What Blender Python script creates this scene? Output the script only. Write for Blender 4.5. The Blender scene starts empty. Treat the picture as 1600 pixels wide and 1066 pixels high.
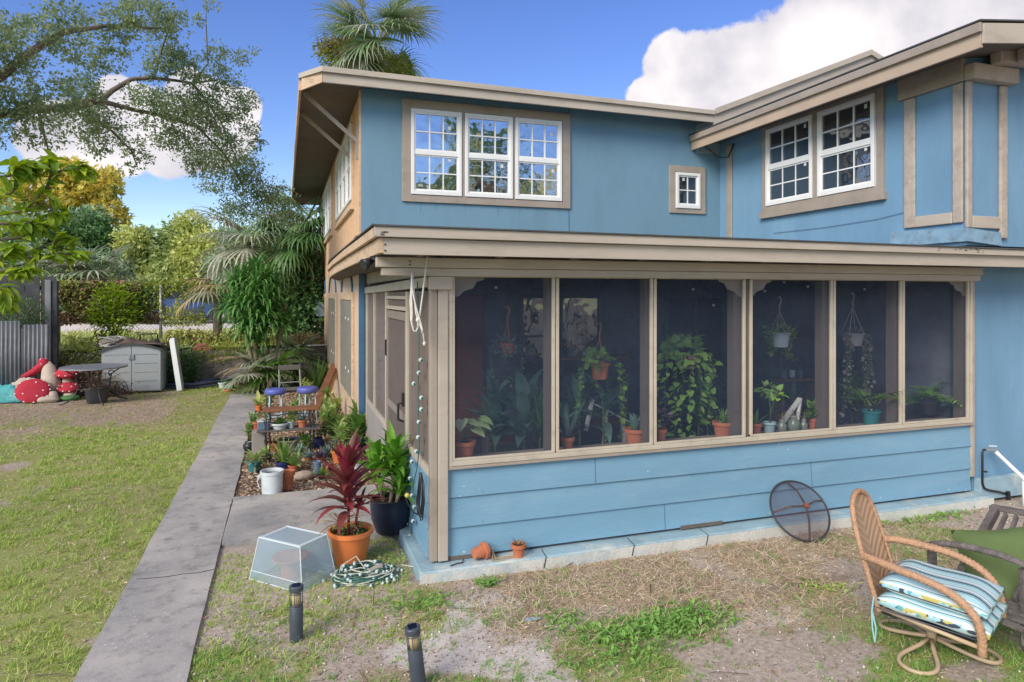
import bpy, bmesh, math, random
import numpy as np
from mathutils import Vector, Matrix

SC = bpy.context.scene
COL = SC.collection
rnd = random.Random(7)
nr = np.random.RandomState(11)
PI = math.pi

# ---------------------------------------------------------------- survey of the photograph
TH = math.radians(18.75); S_, C_ = math.sin(TH), math.cos(TH)
FPX = 1045.0; HZ = 461.0; EYE = 2.1
def ray(px, py):
    a = (px-800)/FPX
    return (S_+a*C_, C_-a*S_, (HZ-py)/FPX)
def gp(px, py, z=0.0):
    r = ray(px, py); t = (z-EYE)/r[2]
    return Vector((r[0]*t, r[1]*t, z))
def aY(px, py, Y):
    r = ray(px, py); t = Y/r[1]
    return Vector((r[0]*t, Y, EYE+r[2]*t))
def aX(px, py, X):
    r = ray(px, py); t = X/r[0]
    return Vector((X, r[1]*t, EYE+r[2]*t))
def aD(px, py, d):
    r = ray(px, py)
    return Vector((r[0]*d, r[1]*d, EYE+r[2]*d))

# ---------------------------------------------------------------- objects
def thing(name, label, cat, loc=(0,0,0), rotz=0, group=None, rot=None):
    o = bpy.data.objects.new(name, None); COL.objects.link(o)
    o.empty_display_size = .1
    o.location = loc
    o.rotation_euler = rot if rot else (0,0,rotz)
    o['label'] = label; o['category'] = cat
    if group: o['group'] = group
    return o
def tag(o, label, cat, group=None):
    o['label'] = label; o['category'] = cat
    if group: o['group'] = group
    return o
def kind(o, k, label=None, cat=None):
    o['kind'] = k
    if label: o['label'] = label
    if cat: o['category'] = cat
    return o
def copy_tree(o, parent=None):
    c = o.copy(); COL.objects.link(c); c.parent = parent
    for ch in list(o.children): copy_tree(ch, c)
    return c

class MB:
    def __init__(s): s.v = []; s.f = []
    def add(s, vs, fs):
        n = len(s.v); s.v.extend([tuple(v) for v in vs]); s.f.extend([tuple(i+n for i in f) for f in fs]); return s
    def box(s, x0, x1, y0, y1, z0, z1):
        return s.add([(x0,y0,z0),(x1,y0,z0),(x1,y1,z0),(x0,y1,z0),(x0,y0,z1),(x1,y0,z1),(x1,y1,z1),(x0,y1,z1)],
              [(0,3,2,1),(4,5,6,7),(0,1,5,4),(1,2,6,5),(2,3,7,6),(3,0,4,7)])
    def hexa(s, p):   # eight points ordered as in box
        return s.add(p, [(0,3,2,1),(4,5,6,7),(0,1,5,4),(1,2,6,5),(2,3,7,6),(3,0,4,7)])
    def fbox(s, o, u, n, u0, u1, z0, z1, n0, n1):
        o = Vector(o); u = Vector(u); n = Vector(n); k = Vector((0,0,1))
        P = lambda a,b,c: o+u*a+n*b+k*c
        return s.hexa([P(u0,n0,z0),P(u1,n0,z0),P(u1,n1,z0),P(u0,n1,z0),P(u0,n0,z1),P(u1,n0,z1),P(u1,n1,z1),P(u0,n1,z1)])
    def bar(s, p, q, w, t, up=(0,0,1)):
        p = Vector(p); q = Vector(q); d = (q-p).normalized(); up = Vector(up)
        a = d.cross(up)
        if a.length < 1e-4: a = d.cross(Vector((1,0,0)))
        a.normalize(); b = a.cross(d).normalized(); a = a*w/2; b = b*t/2
        return s.hexa([p-a-b,p+a-b,q+a-b,q-a-b,p-a+b,p+a+b,q+a+b,q-a+b])
    def tube(s, pts, r, n=8, cap=True, closed=False):
        pts = [Vector(p) for p in pts]; m = len(pts)
        rr = r if isinstance(r,(list,tuple)) else [r]*m
        base = len(s.v); prev = None
        for i,p in enumerate(pts):
            if closed: d = pts[(i+1)%m]-pts[i-1]
            else: d = pts[min(i+1,m-1)]-pts[max(i-1,0)]
            if d.length < 1e-9: d = Vector((0,0,1))
            d.normalize()
            if prev is None:
                a = d.cross(Vector((0,0,1)))
                if a.length < .05: a = d.cross(Vector((1,0,0)))
            else:
                a = prev - d*prev.dot(d)
                if a.length < 1e-6: a = d.cross(Vector((1,0,0)))
            a.normalize(); prev = a; b = d.cross(a)
            for k in range(n):
                t = 2*PI*k/n; s.v.append(tuple(p+(a*math.cos(t)+b*math.sin(t))*rr[i]))
        for i in range(m if closed else m-1):
            j = (i+1)%m
            for k in range(n):
                l = (k+1)%n
                s.f.append((base+i*n+k, base+i*n+l, base+j*n+l, base+j*n+k))
        if cap and not closed:
            s.f.append(tuple(base+k for k in range(n))[::-1]); s.f.append(tuple(base+(m-1)*n+k for k in range(n)))
        return s
    def lathe(s, prof, n=24, c=(0,0,0)):
        base = len(s.v); c = Vector(c); m = len(prof)
        for (r,z) in prof:
            for k in range(n):
                t = 2*PI*k/n; s.v.append((c.x+r*math.cos(t), c.y+r*math.sin(t), c.z+z))
        for i in range(m-1):
            for k in range(n):
                l = (k+1)%n; s.f.append((base+i*n+k, base+i*n+l, base+(i+1)*n+l, base+(i+1)*n+k))
        return s
    def disc(s, c, r, n=20, z=0):
        c = Vector(c); b = len(s.v)
        for k in range(n):
            t = 2*PI*k/n; s.v.append((c.x+r*math.cos(t), c.y+r*math.sin(t), c.z))
        s.f.append(tuple(range(b,b+n))); return s
    def ball(s, c, rx, ry=None, rz=None, n=10, m=7, wob=0, rg=None):
        ry = ry or rx; rz = rz or rx; c = Vector(c); b = len(s.v)
        for i in range(m+1):
            ph = PI*i/m
            for k in range(n):
                t = 2*PI*k/n; w = 1+(rg.uniform(-wob,wob) if rg and 0<i<m else 0)
                s.v.append((c.x+rx*w*math.sin(ph)*math.cos(t), c.y+ry*w*math.sin(ph)*math.sin(t), c.z+rz*w*math.cos(ph)))
        for i in range(m):
            for k in range(n):
                l = (k+1)%n; s.f.append((b+i*n+k, b+(i+1)*n+k, b+(i+1)*n+l, b+i*n+l))
        return s
    def strap(s, base, az, el, L, W, droop, n=6, fold=.25, twist=0, peak=.35):
        """a strap leaf: rises at elevation el, then bends over by droop (radians in all)"""
        p = Vector(base); st = L/n; b0 = len(s.v)
        for i in range(n+1):
            t = i/n; e = el - droop*t*t
            d = Vector((math.cos(e)*math.cos(az), math.cos(e)*math.sin(az), math.sin(e)))
            side = Vector((-math.sin(az), math.cos(az), 0))
            up = side.cross(d)*-1
            a = twist*t
            sd = side*math.cos(a)+up*math.sin(a)
            w = W*.5*(min(1,(t+.12)/peak)**.8 if t < peak else max(.02,(1-((t-peak)/(1-peak))**1.8)))
            s.v.append(tuple(p+sd*w+up*w*fold)); s.v.append(tuple(p)); s.v.append(tuple(p-sd*w+up*w*fold))
            p = p + d*st
        for i in range(n):
            q = b0+i*3
            s.f.append((q,q+1,q+4,q+3)); s.f.append((q+1,q+2,q+5,q+4))
        return s
    def build(s, name, mat, parent=None, smooth=False, world=False, bevel=0, solid=0, sub=0):
        me = bpy.data.meshes.new(name)
        v = s.v
        if world and parent is not None:
            L = parent.location
            if parent.parent: L = L + parent.parent.location
            v = [(a[0]-L.x, a[1]-L.y, a[2]-L.z) for a in v]
        me.from_pydata([tuple(x) for x in v], [], s.f)
        me.validate(); me.update()
        o = bpy.data.objects.new(name, me); COL.objects.link(o)
        if mat: me.materials.append(mat)
        if smooth: me.polygons.foreach_set('use_smooth', [True]*len(me.polygons))
        if parent: o.parent = parent
        if sub:
            m = o.modifiers.new('sub','SUBSURF'); m.levels = sub; m.render_levels = sub
        if solid:
            m = o.modifiers.new('sol','SOLIDIFY'); m.thickness = solid; m.offset = 0
        if bevel:
            m = o.modifiers.new('bev','BEVEL'); m.width = bevel; m.segments = 2; m.limit_method = 'ANGLE'; m.angle_limit = .6
            wn = o.modifiers.new('wn','WEIGHTED_NORMAL')
        return o

def np_obj(name, V, F, mat, parent=None, smooth=False):
    """V (n,3) float, F (m,k) int with constant k"""
    me = bpy.data.meshes.new(name); V = np.ascontiguousarray(V, dtype=np.float32); F = np.ascontiguousarray(F, dtype=np.int32)
    k = F.shape[1]
    me.vertices.add(len(V)); me.vertices.foreach_set('co', V.ravel())
    me.loops.add(F.size); me.loops.foreach_set('vertex_index', F.ravel())
    me.polygons.add(len(F)); me.polygons.foreach_set('loop_start', np.arange(0,F.size,k,dtype=np.int32))
    me.polygons.foreach_set('loop_total', np.full(len(F),k,dtype=np.int32))
    if smooth: me.polygons.foreach_set('use_smooth', np.ones(len(F),dtype=bool))
    me.update(calc_edges=True)
    o = bpy.data.objects.new(name, me); COL.objects.link(o)
    if mat: me.materials.append(mat)
    if parent: o.parent = parent
    return o

# leaf templates: tip along +x, flat in xy, triangles
def T_diamond():   # 2 tris folded
    return np.array([(0,0,0),(.45,.5,.1),(1,0,0),(.45,-.5,.1)],float), np.array([(0,1,2),(0,2,3)])
def T_leaf():      # pointed oval with curl
    xs = [0,.2,.5,.8,1]; w = [0.02,.38,.5,.28,0.0]; zz = [0,.04,.03,-.06,-.18]
    v = []; f = []
    for x,a,z in zip(xs,w,zz): v += [(x,a,z+.16*a),(x,0,z),(x,-a,z+.16*a)]
    for i in range(4):
        q = i*3
        f += [(q,q+1,q+4),(q,q+4,q+3),(q+1,q+2,q+5),(q+1,q+5,q+4)]
    return np.array(v,float), np.array(f)
def T_heart():
    v = [(0.12,0,0),(-.02,.26,.03),(.25,.5,.07),(.65,.36,.02),(1,0,-.16),(.65,-.36,.02),(.25,-.5,.07),(-.02,-.26,.03),(.55,0,-.03)]
    f = [(0,1,2),(0,2,8),(8,2,3),(8,3,4),(8,4,5),(8,5,6),(8,6,0),(0,6,7)]
    return np.array(v,float), np.array([t[::-1] for t in f])
def T_blade():
    return np.array([(0,.5,0),(0,-.5,0),(.55,.35,.06),(.55,-.35,.06),(1,0,.0)],float), np.array([(0,1,3),(0,3,2),(2,3,4)])
def rot_dirs(d, roll):
    """matrices (N,3,3) whose x axis is d"""
    d = d/np.linalg.norm(d,axis=1,keepdims=True)
    up = np.tile(np.array([[0,0,1.]]),(len(d),1)); bad = np.abs(d[:,2])>.97; up[bad] = (1,0,0)
    y = np.cross(up,d); y /= np.linalg.norm(y,axis=1,keepdims=True); z = np.cross(d,y)
    c = np.cos(roll)[:,None]; s = np.sin(roll)[:,None]
    y2 = y*c+z*s; z2 = z*c-y*s
    return np.stack([d,y2,z2],axis=2)
def scatter(T, P, D, roll, L, W=None):
    """returns V,F of template T placed at P, along D, length L, width W*L"""
    tv, tf = T; N = len(P)
    R = rot_dirs(D, roll)
    L = np.broadcast_to(L,(N,)); W = np.broadcast_to(.5 if W is None else W,(N,))
    sc = np.stack([L, L*W, L],axis=1)
    loc = tv[None,:,:]*sc[:,None,:]
    V = np.einsum('nij,nkj->nki', R, loc)+P[:,None,:]
    F = tf[None,:,:]+(np.arange(N)*len(tv))[:,None,None]
    return V.reshape(-1,3), F.reshape(-1,3)
def merge(parts):
    Vs = []; Fs = []; n = 0
    for V,F in parts:
        Vs.append(V); Fs.append(F+n); n += len(V)
    return np.concatenate(Vs), np.concatenate(Fs)
def rand_unit(n, rg=nr):
    v = rg.normal(size=(n,3)); return v/np.linalg.norm(v,axis=1,keepdims=True)

# value noise in numpy (ground cover, clump masks)
def _h(ix,iy,seed):
    n = (ix.astype(np.int64)*374761393+iy.astype(np.int64)*668265263+seed*1442695041) & 0x7fffffff
    n = (n ^ (n>>13))*1274126177 & 0x7fffffff
    return ((n ^ (n>>16)) & 0xffff)/65535.
def vnoise(x,y,sc,seed=0,oct=3):
    x = np.asarray(x,float)/sc; y = np.asarray(y,float)/sc; o = 0; a = 1; tot = 0
    for k in range(oct):
        ix = np.floor(x); iy = np.floor(y); fx = x-ix; fy = y-iy
        fx = fx*fx*(3-2*fx); fy = fy*fy*(3-2*fy)
        v = (_h(ix,iy,seed+k)*(1-fx)+_h(ix+1,iy,seed+k)*fx)*(1-fy)+(_h(ix,iy+1,seed+k)*(1-fx)+_h(ix+1,iy+1,seed+k)*fx)*fy
        o = o+a*v; tot += a; a *= .5; x = x*2.03; y = y*2.03
    return o/tot

# ---------------------------------------------------------------- materials
def new_mat(name):
    m = bpy.data.materials.new(name); m.use_nodes = True
    nt = m.node_tree; nt.nodes.clear(); return m, nt, nt.nodes, nt.links
def rgb(c): return (c[0],c[1],c[2],1)
def srgb(r,g,b):
    f = lambda v: ((v/255+.055)/1.055)**2.4 if v/255 > .04045 else v/255/12.92
    return (f(r),f(g),f(b))
_mc = {}
def M(name, col, rough=.6, var=.12, scale=6, bump=.0, bscale=40, metal=0, stain=None, samt=.4, sscale=3, spec=.5, island=0, stretch=None, coat=0):
    if name in _mc: return _mc[name]
    m, nt, N, L = new_mat(name)
    out = N.new('ShaderNodeOutputMaterial'); b = N.new('ShaderNodeBsdfPrincipled')
    L.new(b.outputs[0], out.inputs[0])
    b.inputs['Roughness'].default_value = rough; b.inputs['Metallic'].default_value = metal
    b.inputs['Specular IOR Level'].default_value = spec
    if coat: b.inputs['Coat Weight'].default_value = coat
    tc = N.new('ShaderNodeTexCoord'); mp = N.new('ShaderNodeMapping')
    L.new(tc.outputs['Object'], mp.inputs[0])
    if stretch: mp.inputs['Scale'].default_value = stretch
    n1 = N.new('ShaderNodeTexNoise'); n1.inputs['Scale'].default_value = scale; n1.inputs['Detail'].default_value = 6
    n1.inputs['Roughness'].default_value = .6
    L.new(mp.outputs[0], n1.inputs['Vector'])
    mr = N.new('ShaderNodeMapRange'); mr.inputs['From Min'].default_value = .3; mr.inputs['From Max'].default_value = .7
    L.new(n1.outputs['Fac'], mr.inputs[0])
    mx = N.new('ShaderNodeMix'); mx.data_type = 'RGBA'
    mx.inputs[6].default_value = rgb([c*(1-var) for c in col]); mx.inputs[7].default_value = rgb([min(1,c*(1+var)) for c in col])
    L.new(mr.outputs[0], mx.inputs[0])
    cur = mx.outputs[2]
    if island:
        g = N.new('ShaderNodeNewGeometry'); h = N.new('ShaderNodeHueSaturation')
        a = N.new('ShaderNodeMapRange'); a.inputs['To Min'].default_value = 1-island; a.inputs['To Max'].default_value = 1+island
        L.new(g.outputs['Random Per Island'], a.inputs[0]); L.new(a.outputs[0], h.inputs['Value']); L.new(cur, h.inputs['Color']); cur = h.outputs[0]
    if stain:
        n2 = N.new('ShaderNodeTexNoise'); n2.inputs['Scale'].default_value = sscale; n2.inputs['Detail'].default_value = 8; n2.inputs['Roughness'].default_value = .7
        L.new(mp.outputs[0], n2.inputs['Vector'])
        r2 = N.new('ShaderNodeMapRange'); r2.inputs['From Min'].default_value = .52; r2.inputs['From Max'].default_value = .68; r2.inputs['To Max'].default_value = samt
        L.new(n2.outputs['Fac'], r2.inputs[0])
        m2 = N.new('ShaderNodeMix'); m2.data_type = 'RGBA'; m2.inputs[7].default_value = rgb(stain)
        L.new(r2.outputs[0], m2.inputs[0]); L.new(cur, m2.inputs[6]); cur = m2.outputs[2]
    L.new(cur, b.inputs['Base Color'])
    if bump:
        n3 = N.new('ShaderNodeTexNoise'); n3.inputs['Scale'].default_value = bscale; n3.inputs['Detail'].default_value = 5
        L.new(mp.outputs[0], n3.inputs['Vector'])
        bp = N.new('ShaderNodeBump'); bp.inputs['Strength'].default_value = bump; bp.inputs['Distance'].default_value = .01
        L.new(n3.outputs['Fac'], bp.inputs['Height']); L.new(bp.outputs[0], b.inputs['Normal'])
    _mc[name] = m; return m
def LEAF(name, a, b_, rough=.5, trans=.3, edge=None, hue=.02):
    """foliage: colour varies leaf by leaf between a and b_"""
    if name in _mc: return _mc[name]
    m, nt, N, L = new_mat(name)
    out = N.new('ShaderNodeOutputMaterial'); b = N.new('ShaderNodeBsdfPrincipled'); t = N.new('ShaderNodeBsdfTranslucent'); ms = N.new('ShaderNodeMixShader')
    b.inputs['Roughness'].default_value = rough; b.inputs['Specular IOR Level'].default_value = .35
    g = N.new('ShaderNodeNewGeometry'); mx = N.new('ShaderNodeMix'); mx.data_type = 'RGBA'
    mx.inputs[6].default_value = rgb(a); mx.inputs[7].default_value = rgb(b_)
    L.new(g.outputs['Random Per Island'], mx.inputs[0])
    tc = N.new('ShaderNodeTexCoord'); n1 = N.new('ShaderNodeTexNoise'); n1.inputs['Scale'].default_value = 14; n1.inputs['Detail'].default_value = 3
    L.new(tc.outputs['Object'], n1.inputs['Vector'])
    h = N.new('ShaderNodeHueSaturation'); mr = N.new('ShaderNodeMapRange'); mr.inputs['From Min'].default_value=.3; mr.inputs['From Max'].default_value=.7
    mr.inputs['To Min'].default_value = .8; mr.inputs['To Max'].default_value = 1.2
    L.new(n1.outputs['Fac'], mr.inputs[0]); L.new(mr.outputs[0], h.inputs['Value']); L.new(mx.outputs[2], h.inputs['Color'])
    L.new(h.outputs[0], b.inputs['Base Color'])
    h2 = N.new('ShaderNodeHueSaturation'); h2.inputs['Hue'].default_value = .49; h2.inputs['Saturation'].default_value = 1.1; h2.inputs['Value'].default_value = 1.3
    L.new(h.outputs[0], h2.inputs['Color']); L.new(h2.outputs[0], t.inputs['Color'])
    ms.inputs[0].default_value = trans
    L.new(b.outputs[0], ms.inputs[1]); L.new(t.outputs[0], ms.inputs[2]); L.new(ms.outputs[0], out.inputs[0])
    _mc[name] = m; return m
def MESHY(name, col, open_=.5, rough=.9):
    """fine woven screen: a share of the light passes the holes"""
    if name in _mc: return _mc[name]
    m, nt, N, L = new_mat(name)
    out = N.new('ShaderNodeOutputMaterial'); d = N.new('ShaderNodeBsdfPrincipled'); t = N.new('ShaderNodeBsdfTransparent'); ms = N.new('ShaderNodeMixShader')
    d.inputs['Base Color'].default_value = rgb(col); d.inputs['Roughness'].default_value = rough; d.inputs['Specular IOR Level'].default_value=.2
    tc = N.new('ShaderNodeTexCoord'); n1 = N.new('ShaderNodeTexNoise'); n1.inputs['Scale'].default_value = 1.7; n1.inputs['Detail'].default_value = 5
    mp = N.new('ShaderNodeMapping'); mp.inputs['Scale'].default_value = (1,1,2.5)
    L.new(tc.outputs['Object'], mp.inputs[0]); L.new(mp.outputs[0], n1.inputs['Vector'])
    mr = N.new('ShaderNodeMapRange'); mr.inputs['From Min'].default_value=.3; mr.inputs['From Max'].default_value=.7
    mr.inputs['To Min'].default_value = open_+.06; mr.inputs['To Max'].default_value = open_-.06
    L.new(n1.outputs['Fac'], mr.inputs[0]); L.new(mr.outputs[0], ms.inputs[0])
    L.new(d.outputs[0], ms.inputs[1]); L.new(t.outputs[0], ms.inputs[2]); L.new(ms.outputs[0], out.inputs[0])
    _mc[name] = m; return m
def GLASS(name, tint, refl=.4, rough=.015, wav=.01):
    if name in _mc: return _mc[name]
    m, nt, N, L = new_mat(name)
    out = N.new('ShaderNodeOutputMaterial'); d = N.new('ShaderNodeBsdfPrincipled'); gl = N.new('ShaderNodeBsdfGlossy'); ms = N.new('ShaderNodeMixShader')
    d.inputs['Base Color'].default_value = rgb(tint); d.inputs['Roughness'].default_value = .3
    gl.inputs['Roughness'].default_value = rough; gl.inputs['Color'].default_value = (.9,.95,1,1)
    tc = N.new('ShaderNodeTexCoord'); n1 = N.new('ShaderNodeTexNoise'); n1.inputs['Scale'].default_value = 2.5
    L.new(tc.outputs['Object'], n1.inputs['Vector'])
    bp = N.new('ShaderNodeBump'); bp.inputs['Strength'].default_value = 1; bp.inputs['Distance'].default_value = wav
    L.new(n1.outputs['Fac'], bp.inputs['Height']); L.new(bp.outputs[0], gl.inputs['Normal'])
    ms.inputs[0].default_value = refl
    L.new(d.outputs[0], ms.inputs[1]); L.new(gl.outputs[0], ms.inputs[2]); L.new(ms.outputs[0], out.inputs[0])
    _mc[name] = m; return m

BLUE = (.135,.30,.43); TRIM = (.34,.295,.25)
m_blue = M('blue_siding_paint', (.175,.345,.49), .5, .08, 1.4, .3, 60, stain=(.28,.42,.52), samt=.4, sscale=2.6, stretch=(.5,1,2))
m_blue_up = M('blue_stucco', (.15,.28,.385), .75, .10, 1.6, .25, 45, stain=(.10,.21,.32), samt=.35, sscale=1.6, stretch=(1,1,.35))
m_blue_w = M('blue_stucco_wing', (.155,.305,.46), .75, .10, 1.6, .25, 45, stain=(.22,.40,.56), samt=.45, sscale=1.3, stretch=(1,1,.4))
m_blue_trim = M('blue_corner_paint', (.06,.15,.28), .5, .1, 3)
m_trim = M('taupe_trim_paint', TRIM, .6, .09, 3, .25, 30, stain=(.2,.16,.12), samt=.35, sscale=5)
m_trim_lt = M('pale_fascia_paint', (.44,.395,.335), .6, .08, 2, .2, 25, stain=(.26,.21,.16), samt=.35, sscale=3.5, stretch=(.5,.5,2))
m_rough = M('rough_hewn_trim', (.42,.37,.32), .8, .12, 6, 1.0, 14, stain=(.25,.19,.14), samt=.5, sscale=9)
m_beige = M('beige_screen_frame', (.50,.45,.37), .55, .08, 4, stain=(.3,.25,.18), samt=.4, sscale=9)
m_side = M('warm_lit_tan_stucco', (.72,.46,.28), .8, .08, 1.5, .4, 30, stain=(.6,.38,.24), samt=.4, sscale=1.5)  # warm sunlight on the side wall is put into this peach colour
m_side_low = M('grey_tan_stucco', (.62,.47,.35), .8, .08, 1.5, .4, 30)
m_sidetrim = M('weathered_tan_wood', (.60,.44,.30), .7, .15, 5, .4, 20, stain=(.22,.16,.12), samt=.5, sscale=6, stretch=(1,1,3))
m_white = M('white_vinyl', (.78,.80,.80), .4, .04, 4)
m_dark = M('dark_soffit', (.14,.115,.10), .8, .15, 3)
m_roof = M('dark_roof_metal', (.07,.075,.08), .5, .2, 5, .3, 20)
m_slab = M('painted_slab', (.28,.42,.50), .8, .15, 3, .5, 30, stain=(.62,.62,.56), samt=.85, sscale=2.4)
m_glass = GLASS('sky_reflecting_pane', (.012,.016,.02), .68)
m_glass_d = GLASS('dark_pane', (.010,.013,.02), .2)
m_screen = MESHY('charcoal_insect_screen', (.065,.092,.15), .72)
m_screen_s = MESHY('brown_insect_screen', (.27,.23,.20), .40)
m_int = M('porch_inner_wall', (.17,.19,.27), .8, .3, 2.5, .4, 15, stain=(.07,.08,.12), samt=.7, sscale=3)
m_intred = M('brown_red_inner_wall', (.22,.08,.07), .8, .2, 3)
m_black = M('black_plastic', (.015,.016,.02), .4, .2, 10)
m_iron = M('wrought_iron', (.025,.03,.035), .45, .3, 20, .3, 80)
m_terra = M('terracotta', (.48,.155,.075), .75, .14, 12, .3, 60, stain=(.5,.32,.22), samt=.35, sscale=8)
m_orange = M('orange_plastic_pot', (.72,.21,.06), .45, .08, 5, stain=(.45,.2,.1), samt=.3, sscale=7)
m_soil = M('potting_soil', (.05,.035,.022), .95, .4, 30, 1, 60)
m_conc = M('weathered_concrete', (.3,.28,.25), .9, .18, 2.5, .7, 60, stain=(.15,.14,.125), samt=.6, sscale=1.3)
m_wood = M('brown_board', (.24,.10,.045), .65, .25, 5, .4, 25, stretch=(1,1,.2))
m_grey_wood = M('weathered_grey_wood', (.13,.115,.11), .8, .35, 6, .7, 30, stretch=(.4,3,3), stain=(.3,.28,.27), samt=.4, sscale=8)
m_bluepot = M('teal_glazed_pot', (.03,.21,.24), .3, .15, 5)
m_navy = M('navy_glazed_pot', (.02,.04,.16), .3, .2, 5)
m_slate = M('slate_blue_pot', (.13,.19,.28), .5, .15, 6)
m_whitep = M('white_plastic_pail', (.62,.68,.70), .4, .06, 5, stain=(.4,.38,.3), samt=.3, sscale=6)
m_stone = M('pale_stone', (.42,.34,.28), .85, .2, 8, .8, 20)
m_bark = M('grey_bark', (.15,.12,.10), .9, .3, 8, 1, 20, stretch=(1,1,.3))
m_stem = M('green_stem', (.10,.16,.05), .6, .2, 10)
l_drac = LEAF('dracaena_leaf', (.10,.28,.03), (.24,.48,.07), .35, .25)
l_darkdrac = LEAF('dark_dracaena_leaf', (.07,.21,.05), (.18,.38,.10), .35, .2)
l_cord = LEAF('red_cordyline_leaf', (.36,.06,.08), (.13,.07,.05), .4, .3)
l_cordpink = LEAF('pink_new_leaf', (.50,.07,.12), (.34,.06,.08), .4, .35)
l_pale = LEAF('pale_green_leaf', (.24,.38,.10), (.38,.50,.17), .5, .3)
l_mid = LEAF('mid_green_leaf', (.11,.25,.05), (.22,.38,.09), .5, .3)
l_poth = LEAF('pothos_leaf', (.20,.42,.08), (.38,.60,.15), .4, .3)
l_blue = LEAF('blue_grey_succulent', (.14,.25,.24), (.24,.36,.36), .6, .1)
l_dark = LEAF('deep_green_leaf', (.07,.17,.06), (.15,.28,.10), .4, .25)
l_navy = LEAF('dusky_leaf', (.10,.21,.19), (.19,.33,.27), .4, .2)
l_purple = LEAF('purple_leaf', (.10,.06,.12), (.2,.14,.2), .5, .2)
l_cream = LEAF('cream_variegated_leaf', (.62,.68,.48), (.30,.46,.20), .5, .3)
l_oak = LEAF('oak_leaf', (.15,.24,.13), (.36,.42,.22), .5, .5)
l_mag = LEAF('broad_yellow_green_leaf', (.13,.26,.03), (.40,.52,.05), .4, .4)
l_gold = LEAF('sunlit_gold_leaf', (.80,.66,.14), (.46,.48,.15), .5, .4)
l_far = LEAF('far_tree_leaf', (.28,.40,.15), (.50,.56,.23), .6, .3)
l_far2 = LEAF('far_grey_green_leaf', (.25,.38,.23), (.42,.54,.32), .6, .3)
l_farl = LEAF('far_light_leaf', (.42,.50,.14), (.62,.64,.24), .6, .35)
l_palm = LEAF('palm_leaflet', (.14,.27,.13), (.33,.43,.21), .5, .25)
l_palmg = LEAF('silvery_palm_leaflet', (.26,.32,.24), (.58,.57,.46), .5, .25)
l_straw = LEAF('dry_frond', (.50,.40,.22), (.33,.24,.12), .7, .2)
l_vine = LEAF('vine_leaf', (.19,.28,.05), (.42,.45,.11), .5, .3)
l_vdead = LEAF('dead_vine', (.32,.22,.13), (.18,.13,.09), .8, .15)
# ================================================================= HOUSE
XH, YH = .98, 9.3          # house front-left corner
XP, YP = 1.05, 4.98        # porch side plane and front plane
XW, YW = 6.75, 5.1         # wing side plane and front plane
house = thing('house', 'two-storey blue house with taupe trim and a long screened porch', 'house', (XP,YP,0))
def HP(mb, name, mat, parent=None, **k):
    o = mb.build(name, mat, parent or house, world=(parent is None), **k)
    if parent is not None:   # sub-parts: meshes written in house coordinates
        pass
    return o
def hsub(mb, name, mat, parent, **k):
    """sub-part of a house part; vertices given in world coordinates"""
    mb.v = [(a[0]-house.location.x, a[1]-house.location.y, a[2]-house.location.z) for a in mb.v]
    return mb.build(name, mat, parent, **k)

# --- upper front wall (plane Y=YH) and side wall (X=XH)
HP(MB().box(XH+.003, XW+4, YH, YH+.2, 2.4, 5.0), 'front_wall', m_blue_up)
HP(MB().box(3.98+.08, 4.1-.032, YH-.006, YH-.002, 2.9, 4.95), 'wall_joint', m_blue_trim)
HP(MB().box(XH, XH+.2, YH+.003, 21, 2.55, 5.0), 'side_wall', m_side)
HP(MB().box(XH+.004, XH+.2, YH+.003, 21, 0, 2.55), 'side_wall', m_side_low)
mb = MB(); 
for y in np.arange(9.9, 21, .41): mb.box(XH-.004, XH-.001, y, y+.012, 2.6, 3.3)
HP(mb, 'panel_groove', m_sidetrim)
HP(MB().box(XH-.03, XH+.045, YH-.06, YH-.002, .02, 2.4), 'corner_board', m_blue_trim)
HP(MB().box(XH-.02, XH-.002, YH+.004, YH+.09, 2.75, 4.9), 'corner_board', m_sidetrim)
# porch: rear wall seen through the screens
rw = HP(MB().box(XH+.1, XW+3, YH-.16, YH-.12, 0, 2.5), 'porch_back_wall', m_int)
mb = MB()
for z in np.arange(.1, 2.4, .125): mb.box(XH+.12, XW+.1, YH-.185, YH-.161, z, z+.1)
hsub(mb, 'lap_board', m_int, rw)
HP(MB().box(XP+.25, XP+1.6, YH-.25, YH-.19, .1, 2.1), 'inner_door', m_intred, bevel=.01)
def inner_window(x0, x1, z0, z1):
    w = HP(MB().box(x0+.05,x1-.05,YH-.21,YH-.2,z0+.05,z1-.05), 'inner_window', m_glass_d)
    m = MB(); y0, y1 = YH-.24, YH-.19
    m.box(x0,x0+.05,y0,y1,z0,z1).box(x1-.05,x1,y0,y1,z0,z1).box(x0+.05,x1-.05,y0,y1,z0,z0+.05).box(x0+.05,x1-.05,y0,y1,z1-.05,z1)
    m.box((x0+x1)/2-.015,(x0+x1)/2+.015,y0,y1,z0+.05,z1-.05).box(x0+.05,(x0+x1)/2-.015,y0,y1,(z0+z1)/2-.015,(z0+z1)/2+.015)
    hsub(m, 'frame', M('dim_blue_frame',(.12,.16,.22),.6), w)
inner_window(3.2, 4.5, .9, 2.1); inner_window(5.6, 6.7, .7, 2.1); inner_window(7.3, 8.4, .6, 2.1)
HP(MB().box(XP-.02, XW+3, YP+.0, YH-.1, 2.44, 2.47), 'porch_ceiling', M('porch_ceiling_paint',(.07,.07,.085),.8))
HP(MB().box(XW+.0, XW+.06, YP+.3, YH-.2, .1, 2.42), 'porch_end_wall', m_int)

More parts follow.
